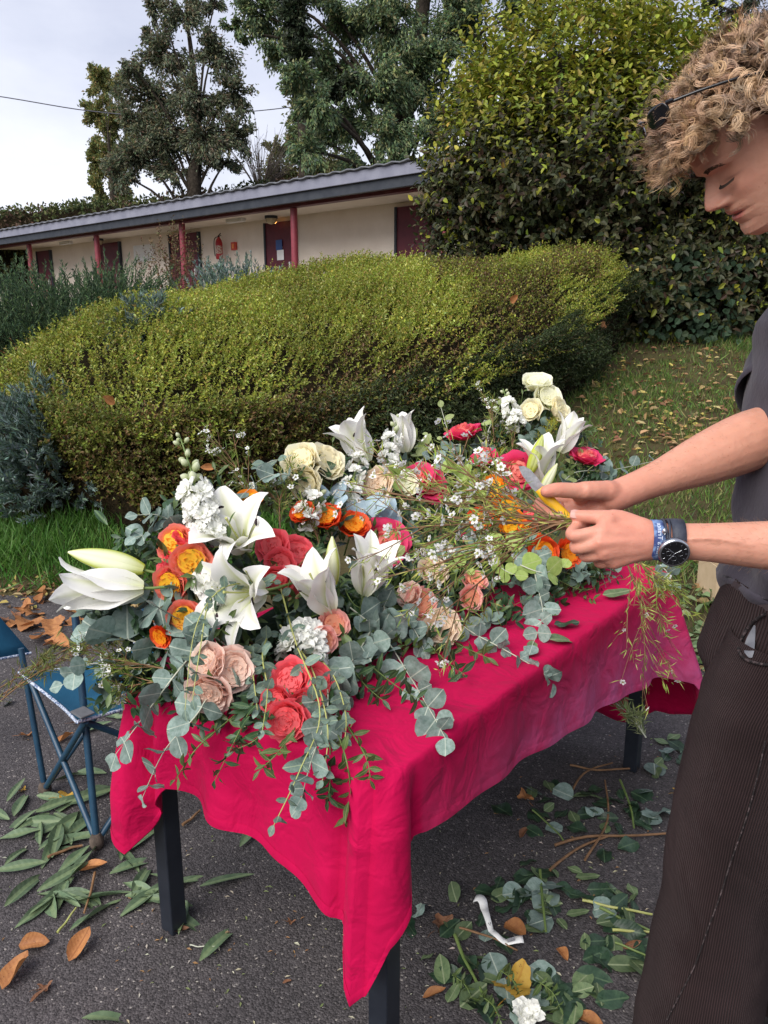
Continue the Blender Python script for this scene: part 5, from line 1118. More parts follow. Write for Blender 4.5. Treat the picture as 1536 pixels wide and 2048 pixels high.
RS = [
 (350, 1087, 'fire', .036, (-.35, .35, .9), 'orange rose with pink rim, topmost of the left cluster'), (384, 1124, 'fire', .037, (.2, .1, 1), 'orange rose with pink rim, rightmost of the left cluster'), (343, 1168, 'fire', .034, (-.35, -.1, 1), 'orange rose with pink rim, lower left of the left cluster'), (370, 1236, 'fire', .033, (-.1, .1, 1), 'orange rose with pink rim behind the yellow trailing stems'),
 (372, 1078, 'coral', .026, (.3, .8, .4), 'small pink-red rose behind the top orange rose'), (330, 1130, 'coral', .026, (-.8, .3, .5), 'small pink-red rose at the left of the orange cluster'), (322, 1272, 'orange', .022, (-.4, -.3, .8), 'small orange rose half hidden among the eucalyptus on the left'),
 (545, 1092, 'coral', .032, (-.2, .3, .9), 'coral rose nearest the open lily in the middle cluster'), (592, 1106, 'coral', .034, (.3, .25, .9), 'round coral rose, rightmost of the middle cluster'), (562, 1128, 'coral', .030, (.0, .0, 1), 'coral rose in the centre of the middle cluster'), (556, 1160, 'coral', .031, (-.1, -.3, .9), 'coral rose, lowest of the middle cluster'), (583, 1170, 'coral', .022, (.5, -.4, .8), 'small coral rose beside the dark lily leaf'),
 (582, 1360, 'coral', .033, (-.2, .3, .9), 'coral rose, upper left of the hanging front cluster'), (628, 1368, 'coral', .037, (.3, .3, .9), 'large coral rose, upper right of the hanging front cluster'), (556, 1408, 'coral', .030, (-.5, .1, .9), 'coral rose, far left of the hanging front cluster'), (576, 1438, 'coral', .033, (-.1, -.1, 1), 'coral rose, lowest of the hanging front cluster'), (610, 1408, 'coral', .029, (.2, -.1, 1), 'coral rose in the middle of the hanging front cluster'),
 (416, 1326, 'peach', .034, (-.5, .3, .8), 'pale peach rose, upper left of three'), (463, 1338, 'peach', .037, (.3, .15, 1), 'pale peach rose, rightmost of three'), (418, 1384, 'peach', .037, (-.15, -.45, .9), 'pale peach rose, lowest of three'),
 (667, 1250, 'salmon', .030, (.35, .4, .8), 'salmon rose above right of the stock'), (643, 1282, 'salmon', .028, (.3, -.1, .9), 'salmon rose tucked against the stock'),
 (842, 1206, 'salmon', .033, (.1, .0, 1), 'dusky peach rose below the waxflower sprigs'), (882, 1254, 'blush', .036, (.1, .1, 1), 'cream-blush rose low on the right of the mound'), (866, 1142, 'blush', .034, (.2, .4, .8), 'pale blush rose under the waxflower stems'), (942, 1196, 'salmon', .028, (.3, .1, .9), 'small dusky peach rose near the middle of the cloth edge'), (950, 1162, 'salmon', .028, (.1, .6, .7), 'dusky peach rose behind the small one'), (818, 1190, 'peach', .028, (-.5, .4, .7), 'faded peach rose left of the dusky peach rose'),
 (768, 1086, 'pink', .046, (.2, .25, .95), 'large coral-pink rose in the centre of the arrangement'),
 (706, 1050, 'orange', .034, (.2, .6, .7), 'orange rose just under the blue eucalyptus'), (652, 1036, 'orange', .032, (-.1, .6, .7), 'orange-red rose behind the middle lilies'), (606, 1026, 'orange', .028, (-.3, .6, .7), 'orange-red rose below the white florets'), (497, 1000, 'yellow', .026, (.1, .7, .6), 'yellow rose peeping out behind the tall open lily'),
 (986, 978, 'yellow', .036, (-.1, .3, .9), 'yellow-orange rose below the knife tip'), (1012, 1018, 'yellow', .034, (.2, .1, .95), 'yellow-orange rose behind the waxflower stems'), (1024, 1052, 'yellow', .036, (.1, .0, 1), 'yellow-orange rose nearest the man\'s far hand'), (1056, 1070, 'orange', .032, (.1, .1, .95), 'red-orange rose left of the orange pair by the hand'), (1086, 1102, 'orange', .036, (.1, -.1, 1), 'orange rose under the man\'s hands'), (1136, 1106, 'orange', .034, (.3, .0, .95), 'orange rose, rightmost under the man\'s hands'), (960, 1040, 'orange', .030, (-.2, .2, .9), 'orange rose among the waxflower needles'), (1068, 1030, 'coral', .026, (-.2, .4, .8), 'small red rose behind the far hand'),
 (928, 864, 'pink', .044, (-.25, .85, .3), 'deep pink rose standing alone at the back'), (1034, 944, 'pink', .046, (-.25, .15, .95), 'coral-pink rose right behind the knife blade'), (1172, 914, 'pink', .038, (.1, .8, .4), 'deep pink rosebud right of the far lilies'), (966, 916, 'pink', .032, (-.3, .7, .5), 'small pink rose beside the yellow goldenrod'), (834, 958, 'pink', .038, (-.3, .5, .8), 'pink rose, left of the pair behind the lime leaves'), (862, 972, 'pink', .036, (.1, .3, .9), 'pink rose, right of the pair behind the lime leaves'),
 (604, 924, 'cream', .044, (-.35, .35, .85), 'cream rose, upper left of the back trio'), (652, 926, 'cream', .044, (.5, .45, .7), 'cream rose, right of the back trio'), (610, 962, 'cream', .038, (-.2, -.35, .9), 'cream rose, lowest of the back trio'), (756, 968, 'blush', .040, (-.3, .1, .9), 'blush-cream rose beside the white florets'), (812, 970, 'ivory', .030, (.1, .3, .9), 'small ivory rose beside the pink pair'),
 (1074, 766, 'ivory', .044, (-.1, .75, .6), 'ivory rose standing highest at the back'), (1094, 794, 'ivory', .040, (.3, .2, .9), 'ivory rose just under the highest one'), (1120, 822, 'cream', .042, (.7, .3, .6), 'cream rose leaning right at the back'), (1062, 822, 'cream', .034, (-.5, .2, .8), 'half hidden cream rose left of the back stem')]
for px, py, key, R_, fc, lab in RS:
    dt = -.03 if py > 1240 else 0
    rose(FP(px, py, dt), cdir(*fc), R_ * 1.16, key, lab, leaves=(2 if key in ('pink', 'cream', 'ivory') else 0))
# --- white spikes
stock([FP(418, 1075), FP(398, 1010), FP(385, 950), FP(358, 868)], 34, 'tall white spike with green buds at the top left', .030, .45)
stock([FP(775, 925), FP(785, 880), FP(797, 832)], 20, 'white stock spike at the back beside the lily', .024, .35)
stock([FP(700, 985), FP(712, 940), FP(730, 905), FP(742, 880)], 20, 'white spike with round buds right of the cream roses', .024, .45)
stock([FP(1035, 850), FP(1020, 815), FP(1006, 778)], 18, 'slender white spike left of the highest ivory rose', .022, .35)
stock([FP(604, 1312), FP(606, 1290), FP(608, 1268)], 20, 'greenish white stock head in the front centre', .037, .25, round_=1.2)
stock([FP(610, 1040), FP(622, 1010), FP(640, 985)], 9, 'few loose white florets below the cream roses', .026, .1)
stock([FP(425, 1170), FP(430, 1190), FP(450, 1195)], 6, 'ruffled white blossom tucked behind the open lily', .03, .0)
stock([FP(200, 1290), FP(190, 1275), FP(186, 1262)], 6, 'small cluster of white florets at the far left', .012, .2)
# --- eucalyptus and other sprays
def fps(lst): return [FP(*q) if len(q) == 2 else (FP(q[0], q[1], q[2])) for q in lst]
ES = [
 ([(350, 1300, .02), (290, 1290), (215, 1265), (185, 1260)], 'euc', 5, .085, .062, 'broad eucalyptus leaves at the far left below the lily'), ([(400, 1270, .03), (340, 1230), (300, 1205), (265, 1190)], 'euc', 4, .078, .06, 'eucalyptus cluster under the left lily'),
 ([(460, 1300, .04), (430, 1275), (400, 1275), (360, 1290)], 'euc', 4, .068, .05, 'eucalyptus leaves above the peach roses'), ([(300, 1330, .02), (230, 1330), (170, 1330), (125, 1370)], 'euc', 5, .055, .035, 'pale eucalyptus sprig reaching over the blue chair'),
 ([(400, 1290, .0), (350, 1350, -.03), (290, 1430, -.04), (232, 1508, -.03)], 'euc', 7, .066, .05, 'eucalyptus stem trailing down the left corner of the cloth'), ([(440, 1330, .0), (400, 1420, -.02), (330, 1500, -.02), (285, 1595, -.02)], 'euc', 8, .056, .036, 'long eucalyptus stem hanging beside the left corner'),
 ([(650, 1330, .0), (655, 1420, -.05), (620, 1530, -.08), (600, 1610, -.08)], 'euc', 10, .056, .036, 'eucalyptus stem trailing over the front of the cloth'),
 ([(700, 1215, .02), (765, 1270), (815, 1345), (860, 1420), (890, 1475)], 'euc', 10, .062, .046, 'thick string of round eucalyptus leaves lying towards the near corner'), ([(760, 1230, .02), (725, 1290), (695, 1340), (672, 1430)], 'euc', 6, .062, .055, 'eucalyptus stem hanging right of the coral roses'),
 ([(860, 1190, .02), (930, 1255), (1010, 1300), (1085, 1345), (1100, 1372)], 'euc', 11, .052, .028, 'eucalyptus string pointing over the long edge of the table'), ([(1060, 1110, .02), (1075, 1170), (1085, 1230), (1065, 1290)], 'euc', 7, .062, .05, 'eucalyptus stem lying below the orange roses'), ([(800, 1225, .0), (830, 1262), (848, 1300)], 'euc', 5, .045, .032, 'short eucalyptus tip beside the cream-blush rose'),
 ([(780, 1060, .05), (735, 1025), (690, 1000), (660, 985)], 'eucb', 3, .082, .075, 'pale blue eucalyptus with very broad leaves in the middle'), ([(770, 1040, .05), (760, 1030), (735, 1045)], 'eucb', 2, .06, .06, 'pale blue eucalyptus leaves behind the coral-pink rose'),
 ([(620, 975, .05), (575, 950), (530, 955), (490, 985)], 'euc', 4, .05, .045, 'grey-blue eucalyptus sprig left of the cream roses'), ([(640, 950, .08), (600, 930, .06), (555, 920, .04), (515, 935)], 'eucd', 5, .04, .03, 'thin eucalyptus sprig behind the cream roses'),
 ([(380, 1100, .05), (350, 1050, .04), (315, 1030, .02), (275, 1030)], 'euc', 5, .050, .035, 'eucalyptus sprig against the hedge above the orange roses'), ([(370, 1120, .05), (310, 1060, .04), (290, 1070, .02), (270, 1075)], 'euc', 3, .04, .035, 'small eucalyptus leaves behind the orange roses'),
 ([(930, 990, .05), (890, 930, .04), (850, 890, .03), (815, 870)], 'eucy', 6, .05, .04, 'light green eucalyptus behind the pink pair'), ([(950, 960, .04), (910, 905, .04), (895, 860, .03), (882, 815)], 'eucy', 5, .04, .032, 'yellow-green sprig left of the lone pink rose'), ([(980, 990, .05), (940, 950, .04), (900, 925, .03), (860, 915)], 'euc', 5, .05, .04, 'grey-green eucalyptus under the lone pink rose'),
 ([(985, 920, .05), (975, 870, .04), (990, 835, .04), (1000, 810, .04)], 'eucy', 4, .045, .035, 'yellow-green sprig left of the far white spike'), ([(770, 960, .02), (790, 950, .0), (815, 945, -.02)], 'lime', 2, .055, .05, 'two round green leaves beside the blush-cream rose'),
 ([(960, 1010, .02), (925, 965, -.02), (905, 945, -.02)], 'lime', 4, .068, .06, 'fresh lime-green leaf cluster in the middle right'), ([(1010, 1080, .0), (1000, 1130, -.02), (1030, 1150, -.03)], 'lime', 3, .05, .045, 'lime-green leaves between the roses and the hand'), ([(1040, 1130, .0), (1085, 1145, -.03), (1125, 1135, -.04)], 'lime', 2, .055, .05, 'pointed lime leaf below the orange rose'),
 ([(1120, 980, .05), (1180, 950, .04), (1250, 935, .03), (1340, 915, .0)], 'euc', 7, .068, .04, 'eucalyptus stem reaching right behind the far forearm'), ([(1130, 960, .03), (1150, 945, .0), (1190, 940, -.02)], 'eucy', 4, .036, .03, 'yellowing eucalyptus sprig above the far wrist'), ([(1150, 930, .04), (1165, 905, .02), (1190, 895, .0)], 'eucy', 3, .034, .028, 'yellowing leaves round the pink rosebud'), ([(1060, 850, .06), (1075, 825, .04), (1085, 800, .03)], 'rose', 4, .055, .045, 'dark leaves below the highest ivory rose'),
 ([(1000, 1105, .03), (940, 1100, .0), (880, 1120, .0)], 'eucd', 7, .04, .03, 'grey-green leaves beneath the held waxflower'), ([(760, 1180, .04), (770, 1240, .0), (740, 1300, -.02)], 'euc', 5, .05, .045, 'eucalyptus leaves right of the salmon roses')]
for c, kd, n, s0, s1, lab in ES: spray(fps(c), kd, n, s0, s1, lab, group='eucalyptus in the arrangement', out=.75)
FG = [([(470, 1050, .06), (455, 985, .05), (430, 940, .04)], 'olive', 'fresh green sprig behind the tall white spike'), ([(560, 1040, .06), (545, 985, .05), (520, 935, .04)], 'olive', 'fresh green sprig left of the cream roses'), ([(690, 1010, .08), (675, 950, .07), (665, 885, .06)], 'olive', 'fresh green sprig behind the cream roses'), ([(800, 1000, .08), (830, 930, .06), (850, 870, .05)], 'eucy', 'yellow-green sprig right of the back spikes'), ([(880, 1000, .06), (900, 940, .05), (880, 880, .05)], 'eucy', 'yellow-green sprig above the lime leaf cluster'), ([(1130, 960, .06), (1160, 900, .05), (1175, 850, .05)], 'olive', 'fresh green sprig right of the far lilies'), ([(1050, 900, .08), (1040, 840, .07), (1045, 790, .06)], 'olive', 'fresh green sprig below the ivory roses'), ([(730, 1120, .03), (790, 1110, .0), (830, 1085, -.02)], 'eucy', 'yellow-green sprig right of the large coral-pink rose'), ([(480, 1230, .03), (455, 1245, -.02), (440, 1262, -.03)], 'olive', 'olive leaves under the wide open lily'), ([(860, 1090, .03), (900, 1120, .0), (935, 1140, -.02)], 'lime', 'lime leaves beneath the held sprigs')]
for c, kd, lab in FG: spray(fps(c), kd, 7 if kd != 'lime' else 3, .042, .03, lab, 'greenery_sprig', group='leafy green sprigs', stem=M_STEM, r=.0016, out=.5)
# yellow-stemmed small-leaf trails hanging over the front
YS = [([(560, 1165, .0), (510, 1165, -.05), (440, 1180, -.08), (390, 1260, -.10), (370, 1420, -.10)], 12, .034, 'leftmost yellow-stemmed trail across the peach roses'), ([(460, 1180, .0), (420, 1200, -.06), (400, 1300, -.10), (385, 1400, -.10)], 9, .032, 'second yellow-stemmed trail beside the first'), ([(560, 1170, .0), (590, 1280, -.06), (640, 1420, -.10), (600, 1540, -.10), (548, 1650, -.10)], 14, .034, 'longest yellow-stemmed trail reaching below the coral cluster'), ([(560, 1250, .0), (620, 1330, -.06), (655, 1450, -.1), (645, 1560, -.1)], 11, .03, 'yellow-stemmed trail down the middle of the front'), ([(600, 1290, .0), (660, 1340, -.06), (690, 1420, -.09), (690, 1480, -.09)], 8, .03, 'short yellow-stemmed trail at the right of the coral cluster'), ([(540, 1260, .02), (525, 1310, -.03), (535, 1380, -.06), (525, 1460, -.07)], 11, .032, 'grey-leaved trail left of the coral cluster'), ([(500, 1290, .02), (505, 1340, -.02), (515, 1420, -.05)], 8, .03, 'short grey-leaved trail right of the peach roses')]
for c, n, s, lab in YS: spray(fps(c), 'eucd', n, s, s * .8, lab, 'trailing_sprig', group='trailing small-leaved sprigs', stem=M_STEMY, r=.0022, out=.5)
GS = [([(520, 1380, .02), (490, 1440, -.05), (460, 1500, -.07), (430, 1560, -.06)], 'dark', 13, .036, 'dark leafy sprig hanging below the peach roses'), ([(540, 1400, .02), (520, 1470, -.06), (470, 1500, -.07)], 'dark', 10, .034, 'dark leafy sprig crossing below the peach roses'), ([(470, 1430, .02), (400, 1490, -.05), (370, 1530, -.06), (350, 1560, -.05)], 'olive', 9, .036, 'olive leafy sprig near the left corner drape'), ([(600, 1440, .0), (560, 1500, -.07), (520, 1540, -.07)], 'olive', 9, .034, 'olive sprig below the lowest coral rose'), ([(660, 1430, .0), (690, 1510, -.07), (700, 1580, -.08), (690, 1640, -.07)], 'olive', 12, .036, 'olive sprig hanging right of the long trails'), ([(680, 1430, .0), (730, 1510, -.05), (740, 1560, -.05)], 'olive', 9, .032, 'olive sprig splayed on the cloth front'), ([(660, 1460, .0), (660, 1560, -.08), (655, 1600, -.08)], 'dark', 10, .034, 'dark sprig behind the long trails'), ([(700, 1330, .02), (730, 1370, -.02), (765, 1400, -.02)], 'dark', 9, .04, 'dark sprig lying on the cloth right of the coral cluster'), ([(740, 1330, .02), (790, 1370, -.0), (840, 1400, .0)], 'dark', 9, .04, 'dark sprig lying under the thick eucalyptus string'), ([(840, 1270, .02), (890, 1320, .0), (930, 1350, .0)], 'dark', 9, .045, 'narrow dark leaves on the cloth beside the cream-blush rose'), ([(860, 1250, .02), (920, 1290, .0), (975, 1315, .0)], 'olive', 8, .045, 'narrow olive leaves pointing to the table edge'), ([(940, 1220, .02), (1000, 1220, .0), (1050, 1200, .0)], 'dark', 8, .04, 'dark sprig below the small peach roses'), ([(1080, 1130, .03), (1150, 1150, .0), (1225, 1155, .0)], 'eucd', 10, .034, 'grey-green sprig lying toward the far corner'), ([(1100, 1150, .02), (1170, 1180, .0), (1240, 1150, .0)], 'dark', 9, .032, 'dark sprig under the near hand'), ([(820, 1080, .05), (870, 1050, .02), (900, 1010, .0)], 'dark', 8, .04, 'dark leaves behind the waxflower stems'), ([(690, 1180, .04), (720, 1215, .0), (790, 1195, -.02)], 'lily', 3, .075, 'dark lily leaves under the middle lily cup'), ([(620, 1235, .02), (655, 1225, -.04), (700, 1230, -.04)], 'lily', 2, .07, 'dark lily leaf across the middle lily'), ([(300, 1160, .05), (265, 1110, .03), (215, 1050, .0)], 'lily', 3, .10, 'two long dark lily leaves above the left lily'), ([(575, 1200, .0), (580, 1160, -.05), (610, 1115, -.06)], 'lily', 1, .095, 'single dark lily leaf against the coral roses')]
for c, kd, n, s, lab in GS: spray(fps(c), kd, n, s, s * .85, lab, 'greenery_sprig', group='leafy green sprigs', stem=M_STEM, r=.0016, out=.5, opp=(kd != 'lily'), leafname='leaf')
# waxflower in the arrangement
WX = [([(340, 1340, .02), (290, 1330), (250, 1325), (215, 1310)], 'waxflower sprig left of the peach roses', 10, .07, 46), ([(330, 1360, .0), (270, 1370), (235, 1375)], 'waxflower sprig over the blue chair seat', 6, .05, 16), ([(520, 1060, .04), (500, 990, .03), (475, 940, .02), (450, 900, .02)], 'waxflower sprig above the tall open lily', 9, .08, 34), ([(560, 1060, .04), (560, 1000, .03), (575, 960, .03)], 'waxflower sprig behind the coral cluster', 9, .07, 14), ([(640, 1100, .05), (630, 1060, .02), (610, 1030, .02)], 'needle-leaved sprig behind the cream bud', 9, .07, 6), ([(1000, 960, .05), (990, 900, .04), (985, 850, .04), (970, 790, .04)], 'waxflower sprig left of the far lilies', 11, .085, 40), ([(1020, 940, .05), (1025, 890, .04), (1020, 840, .04)], 'waxflower sprig in front of the far white spike', 9, .07, 30), ([(560, 1010, .05), (530, 980, .04), (500, 1000, .03)], 'thin waxflower twig near the yellow rose', 6, .06, 8)]
for c, lab, ns_, sd_, nf in WX: waxspray(fps(c), lab, ns_, sd_, nf, group='waxflower sprigs')
# goldenrod
GOLD = [(.42, .36, .02), (.5, .42, .03), (.36, .36, .03), (.3, .34, .05)]
for c, lab in (([(960, 1000, .04), (985, 960, .02), (1000, 925, .02)], 'yellow goldenrod sprig left of the coral-pink rose'), ([(960, 990, .04), (960, 950, .03), (975, 920, .03)], 'yellow goldenrod sprig behind the lime leaves'), ([(1090, 930, .03), (1092, 880, .0), (1096, 850, .0)], 'thin yellow-green goldenrod tip in front of the far lilies')):
    waxspray(fps(c), lab, 9, .05, 0, group='goldenrod sprigs', cols=GOLD, needles=90, nl=(.005, .009), name='goldenrod_sprig', stemm=M_STEM)
# ================================================================== THE MAN
def skin_mat():
    m, t, b, out = new_mat('skin'); lk = t.links.new; tcn = N(t, 'ShaderNodeTexCoord')
    at = N(t, 'ShaderNodeAttribute'); at.attribute_name = 'col'
    n1 = N(t, 'ShaderNodeTexNoise', Scale=38.0, Detail=5.0, Roughness=.6); lk(tcn.outputs['Object'], n1.inputs['Vector'])
    rr = N(t, 'ShaderNodeValToRGB'); rr.color_ramp.elements[0].position = .3; rr.color_ramp.elements[0].color = (.93, .86, .84, 1); rr.color_ramp.elements[1].position = .7; rr.color_ramp.elements[1].color = (1.06, 1.04, 1.03, 1); lk(n1.outputs['Fac'], rr.inputs[0])
    mu = N(t, 'ShaderNodeMixRGB'); mu.blend_type = 'MULTIPLY'; mu.inputs[0].default_value = 1; lk(at.outputs['Color'], mu.inputs[1]); lk(rr.outputs[0], mu.inputs[2])
    vo = N(t, 'ShaderNodeTexVoronoi', Scale=95.0); lk(tcn.outputs['Object'], vo.inputs['Vector']); fr = N(t, 'ShaderNodeValToRGB'); fr.color_ramp.elements[0].position = .05; fr.color_ramp.elements[0].color = (.72, .58, .5, 1); fr.color_ramp.elements[1].position = .16; fr.color_ramp.elements[1].color = (1, 1, 1, 1); lk(vo.outputs['Distance'], fr.inputs[0])
    n5 = N(t, 'ShaderNodeTexNoise', Scale=9.0, Detail=2.0); lk(tcn.outputs['Object'], n5.inputs['Vector']); g5 = N(t, 'ShaderNodeValToRGB'); g5.color_ramp.elements[0].position = .52; g5.color_ramp.elements[0].color = (0, 0, 0, 1); g5.color_ramp.elements[1].position = .62; g5.color_ramp.elements[1].color = (.7, .7, .7, 1); lk(n5.outputs['Fac'], g5.inputs[0])
    m5 = N(t, 'ShaderNodeMixRGB'); m5.blend_type = 'MULTIPLY'; lk(g5.outputs[0], m5.inputs[0]); lk(mu.outputs[0], m5.inputs[1]); lk(fr.outputs[0], m5.inputs[2]); lk(m5.outputs[0], b.inputs['Base Color'])
    b.inputs['Roughness'].default_value = .5; setspec(b, .35)
    b.inputs['Subsurface Weight'].default_value = .22; b.inputs['Subsurface Radius'].default_value = (1, .35, .2); b.inputs['Subsurface Scale'].default_value = .006
    n2 = N(t, 'ShaderNodeTexNoise', Scale=420.0, Detail=3.0); lk(tcn.outputs['Object'], n2.inputs['Vector'])
    n3 = N(t, 'ShaderNodeTexNoise', Scale=46.0, Detail=3.0, Distortion=.6); lk(tcn.outputs['Object'], n3.inputs['Vector'])
    b1 = N(t, 'ShaderNodeBump', Strength=.35, Distance=.004); lk(n3.outputs['Fac'], b1.inputs['Height'])
    b2 = N(t, 'ShaderNodeBump', Strength=.25, Distance=.0006); lk(n2.outputs['Fac'], b2.inputs['Height']); lk(b1.outputs[0], b2.inputs['Normal']); lk(b2.outputs[0], b.inputs['Normal'])
    return m
M_SKIN = skin_mat(); SK = np.array([.55, .275, .19]); SKR = np.array([.58, .195, .145])
MAN = empty('person', (.70, 1.27, 0), 'young man with curly hair in a grey T-shirt trimming a sprig with a knife', 'person'); MO = np.array(MAN.location)
# ---------------------------------------------------------------- head
HF, HU, HL = np.array([-.79, .03, -.61]), np.array([-.61, 0, .79]), None
HF = nrm(HF); HU = nrm(HU - HF * HU.dot(HF)); HL = np.cross(HU, HF)
NAS = np.array(P(1416, 354, 1.163)); NASL = np.array([.083, 0, .118])
def hw(L): L = np.asarray(L, float) - NASL; return NAS + L[..., :1] * HF + L[..., 1:2] * HL + L[..., 2:3] * HU
zk = np.array([-.004, 0, .012, .022, .03, .037, .042, .0475, .0525, .058, .064, .070, .09, .105, .118, .128, .14, .16, .19, .215, .228, .236])
xf = np.array([.052, .066, .080, .0800, .0765, .0805, .0835, .0800, .0850, .0855, .0820, .0815, .080, .0795, .0815, .0905, .0925, .089, .071, .04, .012, -.012])
zb = np.array([-.004, 0, .012, .03, .05, .08, .12, .16, .19, .215, .228, .236]); xb = np.array([.02, .01, -.01, -.04, -.07, -.092, -.104, -.101, -.084, -.056, -.032, -.018])
wb = np.array([.012, .026, .038, .0495, .058, .067, .0725, .0745, .066, .043, .024, .006])
zks = np.array([-.004, 0, .012, .03, .05, .07, .09, .118, .128, .14, .16, .19, .215, .228, .236]); xfs = np.array([.052, .064, .074, .0765, .0775, .078, .0775, .079, .0835, .0875, .087, .071, .04, .012, -.012])
def head_arrays():
    nz_, na = 190, 150
    zc = np.concatenate([np.linspace(-.004, .02, 22)[:-1], np.linspace(.02, .13, 120)[:-1], np.linspace(.13, .236, 51)]); nz_ = len(zc)
    a = np.linspace(0, 2 * np.pi, na, endpoint=False); a = a - .55 * np.sin(2 * a) * .5 - .25 * np.sin(a)
    Z, A = np.meshgrid(zc, a, indexing='ij'); fd = np.interp(Z, zk, xf); f = np.interp(Z, zks, xfs); bk = np.interp(Z, zb, xb); w = np.interp(Z, zb, wb)
    # smooth the sampled profile a little
    c = np.cos(A); s = np.sin(A); xc = bk + (f - bk) * .42
    X = xc + np.where(c > 0, (f - xc) * np.sign(c) * abs(c) ** .86, (xc - bk) * np.sign(c) * abs(c) ** .95); Yy = w * np.sign(s) * abs(s) ** .84
    fr = np.clip(c, 0, 1)
    X += (fd - f) * np.exp(-(abs(w * s) / .027) ** 2.5) * (c > 0)
    # jaw tapers forward; cheeks
    Yy *= 1 - .10 * fr * np.clip((.06 - Z) / .06, 0, 1)
    G = lambda v, m, s_: np.exp(-((v - m) / s_) ** 2)
    ya = abs(Yy); front = np.clip((X - .02) / .04, 0, 1)
    # nose
    nl = np.interp(Z, [.062, .066, .070, .0745, .080, .088, .10, .112, .122], [0, .006, .0175, .0275, .0305, .0275, .0200, .0105, .0]); nl = np.interp(Z, zc, np.convolve(np.pad(nl[:, 0], 6, mode='edge'), np.hanning(13) / np.hanning(13).sum(), 'valid'))
    ns = np.interp(Z, [.062, .070, .078, .090, .105, .12], [.011, .0125, .0115, .0085, .0075, .009]); X += nl * np.exp(-(ya / ns) ** 2.2) * front
    X += .0075 * G(Z, .0735, .006) * G(ya, .0125, .0048) * front; Yy += np.sign(Yy) * .0025 * G(Z, .0735, .006) * G(ya, .0145, .005) * front
    # eye sockets, lids, brow, cheek bones
    X -= .0125 * G(Z, .109, .011) * G(ya, .030, .013) * front; X += .0085 * G(Z, .1065, .0085) * G(ya, .032, .0115) * front
    X -= .0028 * G(Z, .1005, .0016) * G(ya, .033, .012) * front * 0; X += .0045 * G(Z, .126, .006) * G(ya, .030, .016) * front
    X += .004 * G(Z, .082, .014) * G(ya, .043, .014) * front
    side = np.exp(-(ya / .030) ** 4)
    # mouth corners pulled in
    lipw = np.clip(1 - (ya / .026) ** 2, -.5, 1); X += (-.0028 * (1 - np.clip(lipw, 0, 1))) * G(Z, .048, .009) * front * side
    X -= .003 * G(Z, .0475, .0014) * np.clip(lipw, 0, 1) * front; X -= .002 * G(Z, .062, .006) * G(ya, 0, .004) * front
    # ears
    V = np.stack([X, Yy, Z], -1)
    C = np.broadcast_to(SK * np.array([1.06, 1.14, 1.14]), V.shape).copy()
    def mixc(mask, col): C[:] = C * (1 - mask[..., None]) + np.array(col) * mask[..., None]
    mixc(np.clip(.22 * G(Z, .082, .018) * G(ya, .045, .02) * front, 0, 1), SKR * 1.08); mixc(np.clip(.35 * G(Z, .078, .012) * G(ya, 0, .016) * front, 0, 1), SKR * 1.05)
    lip = np.clip(np.where(lipw > 0, lipw * 1.6, 0), 0, 1) * np.clip(1.25 * np.exp(-((Z - (.0475)) / (.0088 * np.clip(lipw, .05, 1) ** .5)) ** 6), 0, 1) * (front > .2); mixc(lip * .85, [.42, .12, .105]); mixc(G(Z, .0475, .0012) * np.clip(lipw, 0, 1) * front, [.16, .045, .04])
    stub = np.clip((.078 - Z) / .05, 0, 1) * np.clip(front * 1.2, 0, 1) * (1 - lip); mixc(stub * .28, [.34, .20, .145])
    mixc(.55 * G(Z, .1005, .0022) * G(ya, .033, .013) * front, [.06, .03, .02]); mixc(.35 * G(Z, .104, .008) * G(ya, .03, .013) * front, [.36, .16, .12])
    mixc(np.clip(1.2 * G(Z, .0665, .0022) * G(ya, .0075, .0032) * front, 0, 1), [.10, .03, .025])
    F = grid_faces(nz_, na, True); Vw = V.reshape(-1, 3); Cw = C.reshape(-1, 3); n0 = len(Vw)
    Vw = np.concatenate([Vw, [[.035, 0, -.004], [-.014, 0, .2365]]]); Cw = np.concatenate([Cw, [SK, SK]]); i_ = np.arange(na)
    F3 = np.concatenate([np.stack([(i_ + 1) % na, i_, np.full(na, n0)], -1), np.stack([(nz_ - 1) * na + i_, (nz_ - 1) * na + (i_ + 1) % na, np.full(na, n0 + 1)], -1)])
    return hw(Vw), F, F3, Cw
